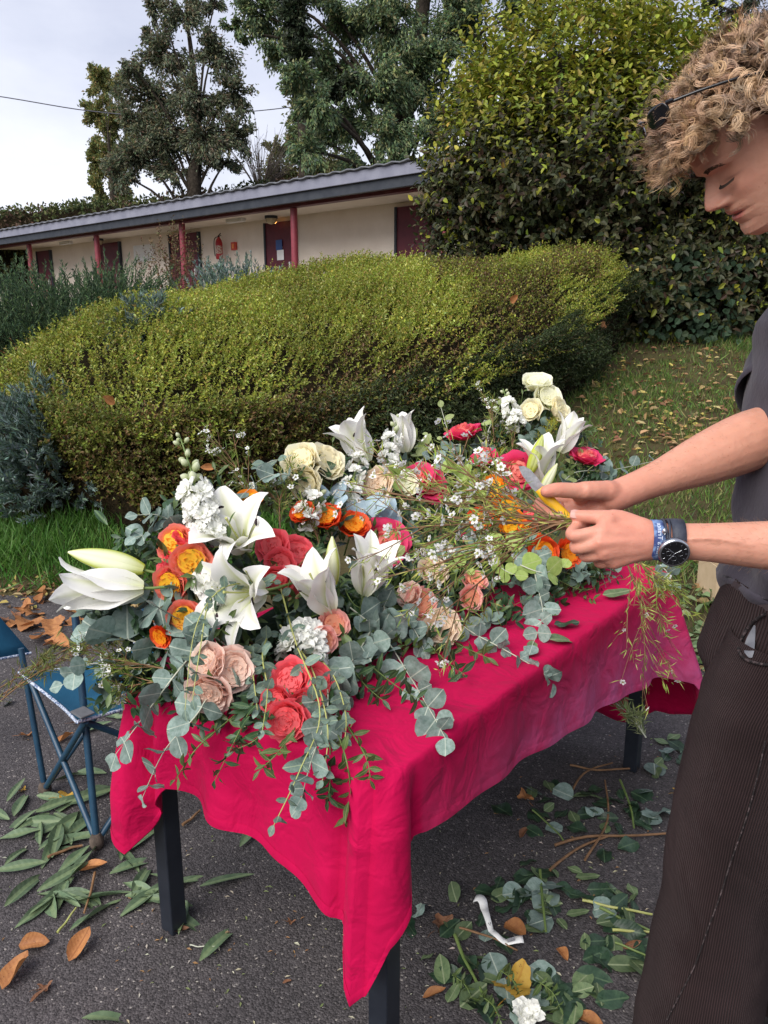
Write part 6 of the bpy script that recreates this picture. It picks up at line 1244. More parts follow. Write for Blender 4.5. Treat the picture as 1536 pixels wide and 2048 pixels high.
# ---------------------------------------------------------------- arms and hands, grown as one surface
def capsule_chain(acc, pts, rads, ns=14):
    pts = np.array(pts, float); n = len(pts); rads = np.array(rads, float)
    if n > 2:
        m = (n - 1) * 4 + 1; p = spline(np.c_[pts, rads], m); pts, rads = p[:, :3], p[:, 3]
    d0 = nrm(pts[0] - pts[1]); d1 = nrm(pts[-1] - pts[-2]); cap = np.array([.95, .75, .4])
    P0 = [pts[0] + d0 * rads[0] * c for c in cap]; R0 = [rads[0] * math.sqrt(1 - c * c) for c in cap]; P1 = [pts[-1] + d1 * rads[-1] * c for c in cap[::-1]]; R1 = [rads[-1] * math.sqrt(1 - c * c) for c in cap[::-1]]
    add_tube(acc, np.concatenate([P0, pts, P1]), np.concatenate([R0, rads, R1]), ns)
def A3(*l): return [np.array(P(*q)) for q in l]
LH = dict(wrist=(1318, 1080, 1.06), elbow=np.array([.655, .985, 1.205]), shoulder=np.array([.735, 1.07, 1.46]),
    fingers=[[(1205, 1062, 1.045), (1146, 1072, 1.048), (1150, 1056, 1.072), (1172, 1047, 1.084)], [(1200, 1086, 1.040), (1152, 1096, 1.056), (1162, 1076, 1.084), (1184, 1062, 1.094)], [(1208, 1106, 1.045), (1170, 1113, 1.068), (1178, 1092, 1.094), (1198, 1078, 1.10)], [(1228, 1122, 1.055), (1198, 1126, 1.078), (1204, 1106, 1.10), (1218, 1090, 1.105)]],
    thumb=[(1284, 1056, 1.058), (1226, 1037, 1.060), (1180, 1034, 1.068), (1150, 1031, 1.074)], fr=[.0098, .0088, .0082, .0072], tr=[.0145, .0115, .0100, .0082], wr=.0235, er=.040)
RH = dict(wrist=(1236, 990, 1.205), elbow=np.array(P(1545, 862, 1.30)), shoulder=np.array([.775, 1.45, 1.47]),
    fingers=[[(1168, 1000, 1.228), (1104, 1002, 1.226), (1078, 1006, 1.206), (1088, 1020, 1.188)], [(1172, 1012, 1.222), (1104, 1024, 1.222), (1084, 1024, 1.198), (1120, 1013, 1.178)], [(1180, 1020, 1.216), (1106, 1040, 1.210), (1084, 1034, 1.188), (1120, 1031, 1.170)], [(1190, 1026, 1.210), (1130, 1050, 1.200), (1104, 1048, 1.182), (1130, 1045, 1.168)]],
    thumb=[(1214, 982, 1.188), (1158, 982, 1.174), (1116, 980, 1.164), (1093, 983, 1.160)], fr=[.0102, .0092, .0085, .0074], tr=[.0165, .0130, .0118, .0098], wr=.0245, er=.050)
def arm_arrays(H, voxel=.0025, near=True):
    a = Acc(); w = np.array(P(*H['wrist'])); el = H['elbow']; sh = H['shoulder']; d = nrm(el - w)
    capsule_chain(a, [w - d * .01, w + (el - w) * .22, w + (el - w) * .55, w + (el - w) * .8, el], [H['wr'], H['wr'] * 1.12, H['er'] * .86, H['er'] * 1.0, H['er'] * .93], 20)
    capsule_chain(a, [el, (el + sh) / 2, sh], [H['er'] * .93, .050, .056], 20)
    mcp = [np.array(P(*f[0])) for f in H['fingers']]
    for k, f in enumerate(H['fingers']):
        q = A3(*f); capsule_chain(a, q, np.array(H['fr']) * (1, 1.03, .97, .86)[k], 14)
        capsule_chain(a, [w + (mcp[k] - w) * .0 + (mcp[k] - mcp[1]) * .25, w + (mcp[k] - w) * .5, mcp[k]], [H['wr'] * .85, .0165, .0118], 14)
    for k in range(3): capsule_chain(a, [w + (mcp[k] - w) * .3, (mcp[k] + mcp[k + 1]) / 2], [.0175, .0112], 12)
    q = A3(*H['thumb']); capsule_chain(a, q, H['tr'], 14); capsule_chain(a, [w, q[0]], [H['wr'] * .9, H['tr'][0] * 1.05], 14); capsule_chain(a, [q[0], q[1], mcp[0]], [H['tr'][0], .0135, .0115], 12)
    tc_ = nrm(np.array([0, 0, EYE]) - w)
    if near:   # tendons on the back of the near hand
        for k in range(4): b0 = w + (mcp[k] - w) * .25; capsule_chain(a, [b0 + tc_ * .0155, w + (mcp[k] - w) * .6 + tc_ * .0142, mcp[k] + tc_ * .0098], [.003, .0036, .0040], 8)
        capsule_chain(a, [w + (el - w) * .06 + tc_ * .0232, w + (el - w) * .25 + tc_ * .0262 + np.array([0, 0, .006]), w + (el - w) * .5 + tc_ * .0315 + np.array([0, 0, -.004])], [.0026, .0028, .0022], 8)
    else:      # veins along the inner forearm
        for o1, o2 in ((.004, -.012), (-.012, .006)): capsule_chain(a, [w + (el - w) * .05 + tc_ * .0225 + np.array([0, 0, o1]), w + (el - w) * .3 + tc_ * .028 + np.array([0, 0, (o1 + o2) / 2 - .003]), w + (el - w) * .55 + tc_ * .0405 + np.array([0, 0, o2])], [.0028, .0032, .0026], 8)
    me = a.mesh('arm', M_SKIN); o = link('arm_tmp', me); r = o.modifiers.new('r', 'REMESH'); r.mode = 'VOXEL'; r.voxel_size = voxel; s = o.modifiers.new('s', 'SMOOTH'); s.factor = .5; s.iterations = 5
    dg = bpy.context.evaluated_depsgraph_get(); ev = o.evaluated_get(dg); m2 = ev.to_mesh()
    V = np.zeros(len(m2.vertices) * 3); m2.vertices.foreach_get('co', V); V = V.reshape(-1, 3); F = np.zeros(len(m2.loops), np.int32); m2.loops.foreach_get('vertex_index', F)
    tot = np.zeros(len(m2.polygons), np.int32); m2.polygons.foreach_get('loop_total', tot); st = np.concatenate([[0], np.cumsum(tot)[:-1]])
    F4 = F[(st[tot == 4][:, None] + np.arange(4))]; ev.to_mesh_clear(); bpy.data.objects.remove(o); bpy.data.meshes.remove(me)
    # ruddier knuckles and finger tips
    C = np.broadcast_to(SK, V.shape).copy(); red = np.zeros(len(V))
    for f in H['fingers'] + [H['thumb']]:
        for j, q in enumerate(A3(*f)): red = np.maximum(red, (.75 if j in (0, 3) else .5) * np.exp(-(np.linalg.norm(V - q, axis=1) / .014) ** 2))
    hand = np.exp(-(np.linalg.norm(V - (mcp[1] + w) / 2, axis=1) / .075) ** 2) * .35; red = np.clip(np.maximum(red, hand), 0, .8)
    C = C * (1 - red[:, None]) + SKR * 1.05 * red[:, None]
    # tendons / veins as faint relief is left to the bump; return arrays
    return V, F4, C
def nail(q, tip, side_out, w=.0066, L_=.0105):
    """small plate near a finger tip"""
    d = nrm(tip - q); o_ = nrm(side_out - d * np.dot(side_out, d)); s = np.cross(d, o_); V = []
    for i_ in np.linspace(-.6, .55, 6):
        for j in np.linspace(-1, 1, 5): V.append(tip + d * i_ * L_ + s * w * j * math.sqrt(max(1 - (max(i_, 0) * 1.1) ** 2, .1)) + o_ * (.0080 - .0028 * j * j - .002 * abs(i_)))
    return np.array(V), grid_faces(6, 5)
def build_man():
    body = Acc(); Vh, Fh, F3, Ch = head_arrays(); body.add(Vh, Fh); body.C[-1] = Ch; body.F3.append(F3)
    # neck down into the collar, and a plain trunk under the shirt
    nk = [hw([-.030, 0, .055]), hw([-.04, 0, .0]), np.array([.690, 1.265, 1.565]), np.array([.735, 1.27, 1.47])]
    capsule_chain(body, nk, [.052, .056, .060, .085], 24); body.C[-1] = np.broadcast_to(SK, body.C[-1].shape)
    for k in range(len(body.C)):
        if k >= 1: body.C[k] = np.broadcast_to(SK, (len(body.V[k]), 3))
    for H in (LH, RH):
        V, F, C = arm_arrays(H, near=(H is LH)); body.add(V, F); body.C[-1] = C
    for sgn in (1, -1):   # ears
        th = np.linspace(0, 2 * np.pi, 16); pts = hw(np.stack([-.012 + .016 * np.cos(th), np.full(16, sgn * .079), .096 + .030 * np.sin(th)], -1)); add_tube(body, pts, .0048, 8, SKR)
        add_tube(body, hw(np.array([[-.006, sgn * .070, .085], [-.012, sgn * .076, .098], [-.014, sgn * .074, .11]])), [.012, .011, .008], 8, SKR)
    V = np.concatenate(body.V) - MO; F = [np.concatenate(body.F3), np.concatenate(body.F4)]; me = npmesh('body', V, F, M_SKIN, np.concatenate(body.C)); link('body', me, MAN)
    # nails
    M_NAIL = mat('finger_nail', (.50, .27, .22), (.54, .31, .26), rough=.45, spec=.3)
    for H, k, so in ((LH, 'thumb', (-.1, -.75, .66)), (RH, 'thumb', (.2, -.2, .95)), (RH, 1, (.1, -.75, .65)), (RH, 2, (0, -.8, .6)), (RH, 3, (0, -.8, .6))):
        f = A3(*(H[k] if k == 'thumb' else H['fingers'][k])); V, Fq = nail(f[-2], f[-1], np.array(so), .0068 if k == 'thumb' else .0054, .011 if k == 'thumb' else .009); link('finger_nail', npmesh('finger_nail', V - MO, Fq, M_NAIL), MAN)
    # fine hair on the forearms
    acc = Acc()
    for H, nh in ((LH, 520), (RH, 620)):
        w = np.array(P(*H['wrist'])); el = H['elbow']; d = nrm(el - w); e1 = nrm(np.cross(d, [0, 0, 1])); e2 = np.cross(e1, d)
        for k in range(nh):
            f = random.uniform(.18, .92); th = random.uniform(0, 6.28); r_ = np.interp(f, [0, .22, .55, .8, 1], [H['wr'], H['wr'] * 1.12, H['er'] * .86, H['er'], H['er'] * .93]) * .985; n_ = math.cos(th) * e1 + math.sin(th) * e2; p0 = w + (el - w) * f + n_ * r_; g_ = -d * .7 + n_ * .35 + RNG.normal(0, .3, 3); L_ = random.uniform(.006, .013)
            add_tube(acc, np.stack([p0, p0 + g_ * L_ * .55 + n_ * .0006, p0 + g_ * L_ - n_ * .0004]), [.00012, .0001, .00004], 3, caps=False)
    link('arm_hair', npmesh('arm_hair', np.concatenate(acc.V) - MO, [np.concatenate(acc.F4)], mat('arm_hair', (.22, .13, .07), (.34, .21, .12), rough=.6)), MAN)['kind'] = 'stuff'
    # brows and lashes
    acc = Acc()
    for sgn in (1, -1):
        for k in range(170):
            u = random.random(); y = .014 + .038 * u; z = .1245 + .004 * math.sin(u * 2.6) + random.uniform(-.0028, .0028); xx = np.interp(z, zk, xf) + .0035 - 5.2 * max(y - .018, 0) ** 2 * 2.0 - .002
            p0 = np.array([xx, sgn * y, z]); d = np.array([-.25 + .1 * random.random(), sgn * (.75), .30 - .5 * u]) * .0075; add_tube(acc, hw(np.stack([p0, p0 + d * .5 + np.array([.001, 0, 0]), p0 + d])), [.00040, .00034, .0001], 3, caps=False)
    link('eyebrows', npmesh('eyebrows', np.concatenate(acc.V) - MO, [np.concatenate(acc.F4)], mat('brow_hair', (.045, .025, .014), (.07, .04, .022), rough=.7)), MAN)['kind'] = 'stuff'
    acc = Acc()
    for sgn in (1, -1):
        for k in range(46):
            u = k / 45; y = .020 + .026 * u; z = .0995 - .0016 * math.sin(u * 3.1); xx = .0845 - .0145 * ((y - .027) / .019) ** 2 * .9
            p0 = np.array([xx - .001, sgn * y, z]); d = np.array([.0046, sgn * .003 * (u - .2), -.0034]); add_tube(acc, hw(np.stack([p0, p0 + d * .6 + np.array([.0006, 0, -.0006]), p0 + d])), [.00045, .00035, .0001], 3, caps=False)
    link('eyelashes', npmesh('eyelashes', np.concatenate(acc.V) - MO, [np.concatenate(acc.F4)], mat('lash_hair', (.045, .027, .018), rough=.6)), MAN)['kind'] = 'stuff'
build_man()
# ---------------------------------------------------------------- curly hair
def build_hair():
    rg = np.random.default_rng(5); n = 1000
    # scalp roots on the skull in head space
    ph = rg.uniform(0, 2 * np.pi, n * 3); zz = rg.uniform(.02, .236, n * 3); f = np.interp(zz, zk, xf); bk = np.interp(zz, zb, xb); w = np.interp(zz, zb, wb); c = np.cos(ph); xc = bk + (f - bk) * .42
    X = xc + np.where(c > 0, (f - xc) * c, (xc - bk) * c); Yy = w * np.sin(ph) * 1.02; hairline = np.where(X > .0, .146 + .0 * X + np.clip(-(abs(Yy) - .05), -.03, 0) * -.2, np.where(X > -.03, .135 - (0.0 - X) * 1.6, .05)); hairline = np.where(X > .055, .160, hairline)
    k = np.where(zz > hairline)[0][:n]; rt = np.stack([X, Yy, zz], -1)[k]; n = len(rt); cen = np.array([-.012, 0, .125]); nr_ = nrm((rt - cen) * np.array([1, 1.25, 1.0])); rt = np.concatenate([rt, rt[(rt[:, 0] > .03)], rt[rt[:, 0] > .05]]); nr_ = nrm((rt - cen) * np.array([1, 1.25, 1.0])); n = len(rt)
    V = []; C = []; S = 24; ns = 2; a3 = np.array([0, np.pi])
    frontness = np.clip((rt[:, 0] - .0) / .08, 0, 1) * np.clip((rt[:, 2] - .12) / .06, 0, 1)
    t = np.linspace(0, 1, S)
    for i_ in range(n):
        nn = nr_[i_]; L_ = rg.uniform(.05, .078) * (1 + .05 * frontness[i_]); 
        grav = np.array([0, 0, -1.0]) * .35 + np.array([.34, 0, -.12]) * frontness[i_] * .8 + np.array([-.5, 0, -.6]) * (1 - frontness[i_]) * .4
        dirv = nrm(nn + grav * .45 + rg.normal(0, .28, 3)); bend = nrm(grav + rg.normal(0, .35, 3)); out = rg.uniform(.25, 1.0)
        path = rt[i_] + nn * (.008 + .030 * out * np.sqrt(t))[:, None] + dirv * (L_ * .40 * t)[:, None] + bend * (L_ * .42 * t ** 2)[:, None]
        T = nrm(np.gradient(path, axis=0)); e1 = nrm(np.cross(T, rg.normal(0, 1, 3))); e2 = np.cross(T, e1); R_ = rg.uniform(.0055, .012); turns = rg.uniform(1.5, 2.7); p0 = rg.uniform(0, 6.28); sg = rg.choice([-1, 1])
        lockcol = np.array([.40, .25, .145]) * rg.uniform(.3, 1.6) * np.array([1, rg.uniform(.94, 1.06), rg.uniform(.85, 1.1)])
        for s_ in range(14):
            pp = p0 + rg.normal(0, .10); rr = R_ * rg.uniform(.9, 1.1); off = rg.normal(0, .0012, 3)
            an = pp + sg * turns * 2 * np.pi * t; q = path + .0005 * np.sin(t * rg.uniform(8, 26) + rg.uniform(0, 6))[:, None] * rg.normal(0, 1, 3) + off * (1 + t)[:, None] + (rr * np.minimum(t * 3.0, 1) * (1 - .25 * t))[:, None] * (np.cos(an)[:, None] * e1 + np.sin(an)[:, None] * e2)
            if rg.random() < .05: q = q + (nn * .018 + rg.normal(0, .008, 3)) * (t ** 2)[:, None]
            rad = rg.uniform(.0003, .00065) * (1 - .75 * t ** 2); Tq = nrm(np.gradient(q, axis=0)); u1 = nrm(np.cross(Tq, nn + .01)); u2 = np.cross(Tq, u1)
            V.append((q[:, None] + rad[:, None, None] * (np.cos(a3)[None, :, None] * u1[:, None] + np.sin(a3)[None, :, None] * u2[:, None])).reshape(-1, 3)); C.append(np.broadcast_to(np.clip(lockcol * rg.uniform(.8, 1.2), .02, .7), (S * ns, 3)))
    m = len(V); base = grid_faces(S, ns); F = (np.arange(m)[:, None, None] * S * ns + base[None]).reshape(-1, 4)
    M_HAIR = mat('curly_hair', (1, 1, 1), None, rough=.42, spec=.45, attr=True)
    o = link('hair', npmesh('hair', hw(np.concatenate(V)) - MO, F, M_HAIR, np.concatenate(C)), MAN); o['kind'] = 'stuff'
    # dense under-layer so the scalp does not show
    na, nzv = 40, 26; zc = np.linspace(.055, .2365, nzv); Z, A = np.meshgrid(zc, np.linspace(0, 2 * np.pi, na, endpoint=False), indexing='ij'); f = np.interp(Z, zk, xf); bk = np.interp(Z, zb, xb); w = np.interp(Z, zb, wb); c = np.cos(A); xc = bk + (f - bk) * .42
    X = xc + np.where(c > 0, (f - xc) * c, (xc - bk) * c); Yy = w * np.sin(A); line = np.where(X > .05, .172, np.where(X > -.0, .152, np.where(X > -.03, .14 + X * 1.4, .05))); over = np.clip((Z - line) / .03, -.6, 1)
    pt = np.stack([X, Yy, Z], -1); nn = nrm(pt - cen); lump = .004 * np.sin(Z * 160 + A * 9) + .004 * np.sin(A * 17 + Z * 60); pt = pt + nn * (over * .013 + lump * np.clip(over, 0, 1))[..., None]
    V2 = np.concatenate([pt.reshape(-1, 3), [[-.015, 0, .250]]]); i_ = np.arange(na); F3 = np.stack([(nzv - 1) * na + i_, (nzv - 1) * na + (i_ + 1) % na, np.full(na, nzv * na)], -1)
    link('hair_underlayer', npmesh('hair_underlayer', hw(V2) - MO, [F3, grid_faces(nzv, na, True)], mat('inner_hair', (.045, .026, .014), (.12, .07, .04), rough=.7, nscale=220, bump=.004)), MAN)
build_hair()
# ---------------------------------------------------------------- clothes
def fabric(name, c1, c2, rough, bscale, bump, nscale=5): return mat(name, c1, c2, rough=rough, spec=.15, nscale=nscale, bump=bump, bscale=bscale, sheen=.15)
M_SHIRT = mat('grey_jersey', (.046, .040, .052), (.060, .053, .067), rough=.9, spec=.1, nscale=9, bump=.006, bscale=12, sheen=.12)
def ring(c, ax, ay, n=64, ex=.9, yaw=0.0):
    a = np.linspace(0, 2 * np.pi, n, endpoint=False); x = ax * np.sign(np.cos(a)) * abs(np.cos(a)) ** ex; y = ay * np.sign(np.sin(a)) * abs(np.sin(a)) ** ex
    return np.stack([c[0] + x, c[1] + y, np.full(n, c[2])], -1)
def loft(rings): V = np.concatenate(rings); return V, grid_faces(len(rings), len(rings[0]), True)
def build_shirt():
    n = 80; a = np.linspace(0, 2 * np.pi, n, endpoint=False); rows = []; zs = np.concatenate([np.linspace(1.015, 1.12, 22), np.linspace(1.13, 1.50, 34), np.linspace(1.505, 1.56, 8)])
    for z in zs:
        hx = np.interp(z, [1.01, 1.045, 1.09, 1.13, 1.25, 1.40, 1.50, 1.54, 1.56], [.118, .140, .134, .128, .128, .130, .118, .090, .066]); hy = np.interp(z, [1.01, 1.045, 1.09, 1.13, 1.25, 1.40, 1.48, 1.52, 1.56], [.155, .180, .176, .172, .180, .195, .190, .14, .070]); cx = np.interp(z, [1.0, 1.1, 1.3, 1.45, 1.56], [.742, .744, .748, .752, .730])
        r = ring((cx, 1.27, z), hx, hy, n, .92); fold = np.interp(z, [1.01, 1.04, 1.10, 1.15, 1.5], [.004, .010, .008, .004, .002])
        rad = 1 + fold / .14 * (np.sin(a * 5 + z * 70) * .5 + np.sin(a * 9 - z * 40) * .4 + np.sin(a * 3 + z * 25)) + .012 * np.sin((z * 34 + a * 2.2)) + .010 * np.sin(a * 11 + 1) * np.clip((1.45 - z) / .3, 0, 1)
        r[:, :2] = np.array([cx, 1.27]) + (r[:, :2] - np.array([cx, 1.27])) * rad[:, None]; r[:, 2] += .010 * np.sin(a * 2 + 1) * (z < 1.06); rows.append(r)
    acc = Acc(); V, F = loft(rows); acc.add(V, F)
    o = link('t_shirt', npmesh('t_shirt', V - MO, F, M_SHIRT), MAN); o.modifiers.new('t', 'SOLIDIFY').thickness = .002
    for H, nm in ((LH, 'sleeve'), (RH, 'sleeve')):
        sh, el = H['shoulder'], H['elbow']; q = spline([sh + np.array([0.0, .05 if H is LH else -.05, .02]), sh, sh + (el - sh) * .45, sh + (el - sh) * .68], 12); s = Acc(); add_tube(s, q, np.interp(np.linspace(0, 1, 12), [0, .3, 1], [.070, .078, .082]) * (1 + .03 * np.sin(np.arange(12) * 2.1)), 28, caps=False)
        so = link('sleeve', npmesh('sleeve', np.concatenate(s.V) - MO, np.concatenate(s.F4), M_SHIRT), o); so.modifiers.new('t', 'SOLIDIFY').thickness = .002
build_shirt()
def cord_mat():
    m, t, b, out = new_mat('brown_corduroy'); lk = t.links.new; b.inputs['Roughness'].default_value = .85; setspec(b, .1)
    uvn = N(t, 'ShaderNodeUVMap'); uvn.uv_map = 'uv'; sx = N(t, 'ShaderNodeSeparateXYZ'); lk(uvn.outputs[0], sx.inputs[0]); tcn = N(t, 'ShaderNodeTexCoord')
    mu = N(t, 'ShaderNodeMath'); mu.operation = 'MULTIPLY'; mu.inputs[1].default_value = 2 * math.pi * 165; lk(sx.outputs[0], mu.inputs[0]); si = N(t, 'ShaderNodeMath'); si.operation = 'SINE'; lk(mu.outputs[0], si.inputs[0])
    rr = N(t, 'ShaderNodeValToRGB'); rr.color_ramp.elements[0].position = .0; rr.color_ramp.elements[0].color = (.009, .0055, .0055, 1); rr.color_ramp.elements[1].position = .75; rr.color_ramp.elements[1].color = (.028, .0175, .0175, 1)
    mr = N(t, 'ShaderNodeMapRange'); mr.inputs[1].default_value = -1; mr.inputs[2].default_value = 1; lk(si.outputs[0], mr.inputs[0]); lk(mr.outputs[0], rr.inputs[0])
    n1 = N(t, 'ShaderNodeTexNoise', Scale=5.0, Detail=5.0, Roughness=.6); lk(tcn.outputs['Object'], n1.inputs['Vector']); r2 = N(t, 'ShaderNodeValToRGB'); r2.color_ramp.elements[0].position = .3; r2.color_ramp.elements[0].color = (.75, .75, .75, 1); r2.color_ramp.elements[1].position = .72; r2.color_ramp.elements[1].color = (1.5, 1.42, 1.42, 1); lk(n1.outputs['Fac'], r2.inputs[0])
    mm = N(t, 'ShaderNodeMixRGB'); mm.blend_type = 'MULTIPLY'; mm.inputs[0].default_value = 1; lk(rr.outputs[0], mm.inputs[1]); lk(r2.outputs[0], mm.inputs[2]); lk(mm.outputs[0], b.inputs['Base Color'])
    b.inputs['Sheen Weight'].default_value = .05; b.inputs['Sheen Roughness'].default_value = .5; b.inputs['Sheen Tint'].default_value = (.9, .75, .75, 1)
    bp = N(t, 'ShaderNodeBump', Strength=.7, Distance=.002); lk(si.outputs[0], bp.inputs['Height'])
    n2 = N(t, 'ShaderNodeTexNoise', Scale=9.0, Detail=3.0, Distortion=1.0); lk(tcn.outputs['Object'], n2.inputs['Vector']); b2 = N(t, 'ShaderNodeBump', Strength=.5, Distance=.02); lk(n2.outputs['Fac'], b2.inputs['Height']); lk(bp.outputs[0], b2.inputs['Normal']); lk(b2.outputs[0], b.inputs['Normal'])
    return m
M_CORD = cord_mat(); M_SEAM = mat('worn_seam', (.010, .007, .007), (.085, .06, .06), rough=.9, nscale=130, ramp=(.48, .62))
def build_trousers():
    n = 96; a = np.linspace(0, 2 * np.pi, n + 1); VV = []; FF = []; UV = []; n0 = 0
    def add_loft(specs, rows_n, ph):
        nonlocal n0
        sp = np.array(specs); zs = np.linspace(sp[0, 2], sp[-1, 2], rows_n); order = np.argsort(sp[:, 2]); Z = sp[order, 2]; rows = []
        f = lambda k, z: np.interp(z, Z, sp[order, k])
        for z in zs:
            cx, cy, rx, ry = f(0, z), f(1, z), f(3, z), f(4, z); c, s = np.cos(a), np.sin(a)
            wr = 1 + .03 * np.sin(z * 31 + 2.2 * c * 2 + ph) * np.clip(1 - abs(z - .5) / .25, 0, 1) + .04 * np.sin(z * 42 + c * 3 + ph) * np.clip(1 - abs(z - .14) / .16, 0, 1) + .028 * np.sin(z * 55 + s * 3) * np.clip(1 - abs(z - .88) / .10, 0, 1) + .012 * np.sin(c * 4 + z * 6)
            rows.append(np.stack([cx + rx * np.sign(c) * abs(c) ** .93 * wr, cy + ry * np.sign(s) * abs(s) ** .93 * wr, np.full(n + 1, z)], -1))
        V = np.concatenate(rows); VV.append(V); FF.append(grid_faces(rows_n, n + 1) + n0); uu = np.tile(a / (2 * np.pi), rows_n); UV.append(np.stack([uu, V[:, 2]], -1)); n0 += len(V)
    add_loft([(.690, 1.195, .99, .100, .105), (.652, 1.19, .88, .108, .105), (.618, 1.185, .68, .104, .10), (.603, 1.18, .50, .100, .096), (.592, 1.175, .36, .103, .100), (.582, 1.172, .16, .114, .106), (.580, 1.172, .05, .118, .11)], 70, 0)
    add_loft([(.735, 1.345, .99, .105, .105), (.755, 1.35, .88, .108, .105), (.80, 1.37, .68, .104, .10), (.845, 1.385, .50, .100, .096), (.88, 1.395, .36, .103, .10), (.93, 1.405, .05, .118, .11)], 60, 2)
    add_loft([(.738, 1.268, 1.065, .122, .158), (.736, 1.268, 1.02, .128, .166), (.728, 1.27, .96, .136, .178), (.715, 1.27, .90, .133, .176), (.70, 1.27, .84, .100, .13)], 26, 1)
    o = link('corduroy_trousers', npmesh('corduroy_trousers', np.concatenate(VV) - MO, np.concatenate(FF), M_CORD, uv=np.concatenate(UV)), MAN)
    from mathutils.bvhtree import BVHTree
    bv = BVHTree.FromPolygons([tuple(v) for v in np.concatenate(VV)], [tuple(f) for f in np.concatenate(FF)])
    def on(px, py, off=.003):
        r = ray(px, py).normalized(); h = bv.ray_cast(Vector((0, 0, EYE)), r); return np.array(h[0] + h[1] * (off if h[1].dot(r) < 0 else -off)) if h[0] is not None else np.array(P(px, py, 1.25))
    seam = [on(*q) for q in ((1530, 1480), (1512, 1560), (1490, 1640), (1462, 1720), (1440, 1790), (1415, 1860), (1390, 1930), (1355, 2000), (1335, 2040))]; tube('side_seam', spline(seam, 40) - MO, .0012, M_SEAM, o, 6)
    pk = [on(*q, .004) for q in ((1534, 1228), (1508, 1246), (1486, 1280), (1482, 1304), (1495, 1320), (1520, 1328), (1545, 1330))]; tube('pocket_edge', spline(pk, 24) - MO, .0026, M_SEAM, o, 6)
    L1 = [on(*q, .0022) for q in ((1510, 1250), (1494, 1280), (1490, 1303), (1500, 1316))]; L2 = [on(*q, .0022) for q in ((1513, 1252), (1512, 1280), (1510, 1303), (1506, 1316))]; A_, B_ = spline(L1, 8), spline(L2, 8)
    link('pocket_lining', npmesh('pocket_lining', np.concatenate([A_, B_]) - MO, grid_faces(2, 8), mat('white_lining', (.15, .155, .175), (.22, .225, .24), rough=.9)), o)
    wb_ = ring((.738, 1.268, 1.062), .1245, .1605, 64, .93); wb2 = wb_.copy(); wb2[:, 2] -= .034; wb2[:, :2] = np.array([.738, 1.268]) + (wb2[:, :2] - np.array([.738, 1.268])) * 1.03
    link('waistband', npmesh('waistband', np.concatenate([wb_, wb2]) - MO, grid_faces(2, 64, True)[:, ::-1], mat('waistband_cloth', (.04, .028, .03), (.055, .038, .04), rough=.9)), o)
    M_SHOE = mat('dark_shoe', (.02, .018, .018), (.035, .03, .03), rough=.6, nscale=20)
    for x, y, nm in ((.585, 1.172, 0), (.925, 1.405, 1)):
        rows = []
        for f, hx, hz in ((-.11, .03, .05), (-.08, .040, .075), (-.02, .044, .085), (.05, .046, .065), (.12, .046, .045), (.17, .036, .034), (.195, .012, .02)):
            th = np.linspace(0, 2 * np.pi, 16, endpoint=False); rows.append(np.stack([np.full(16, x - f), y + hx * np.cos(th), np.maximum(.004, hz * .5 + hz * .6 * np.sin(th))], -1))
        V, F = loft(rows); link('shoe', npmesh('shoe', V - MO, F, M_SHOE), MAN)
build_trousers()
# ---------------------------------------------------------------- watch, bracelets, sunglasses, knife, held sprig
M_STEEL = mat('brushed_steel', (.45, .46, .48), (.6, .61, .63), rough=.25, metal=1.0, nscale=60)
M_STRAP = mat('dark_blue_leather', (.025, .03, .045), (.045, .05, .07), rough=.55, nscale=40, bump=.001, bscale=200)
M_BLACKG = mat('gloss_black', (.006, .006, .007), rough=.12, spec=.6)
def wrist_frame():
    w = np.array(P(*LH['wrist'])); ax = nrm(LH['elbow'] - w); return w, ax
def loop_band(name, centre, ax, r, wd, th, m, parent, nseg=40, sq=1.06, tilt=0.0):
    ax = nrm(ax + np.array([0, 0, tilt])); e1 = nrm(np.cross(ax, [0, 0, 1])); e2 = np.cross(e1, ax); a = np.linspace(0, 2 * np.pi, nseg, endpoint=False); rows = []
    for dx, dr in ((-wd / 2, 0), (-wd / 2, th), (0, th * 1.15), (wd / 2, th), (wd / 2, 0)): rows.append(centre + ax * dx + (r + dr) * (np.cos(a)[:, None] * e1 + sq * np.sin(a)[:, None] * e2))
    V = np.concatenate(rows); return link(name, npmesh(name, V - np.array(parent.location), grid_faces(5, nseg, True), m), parent), e1, e2
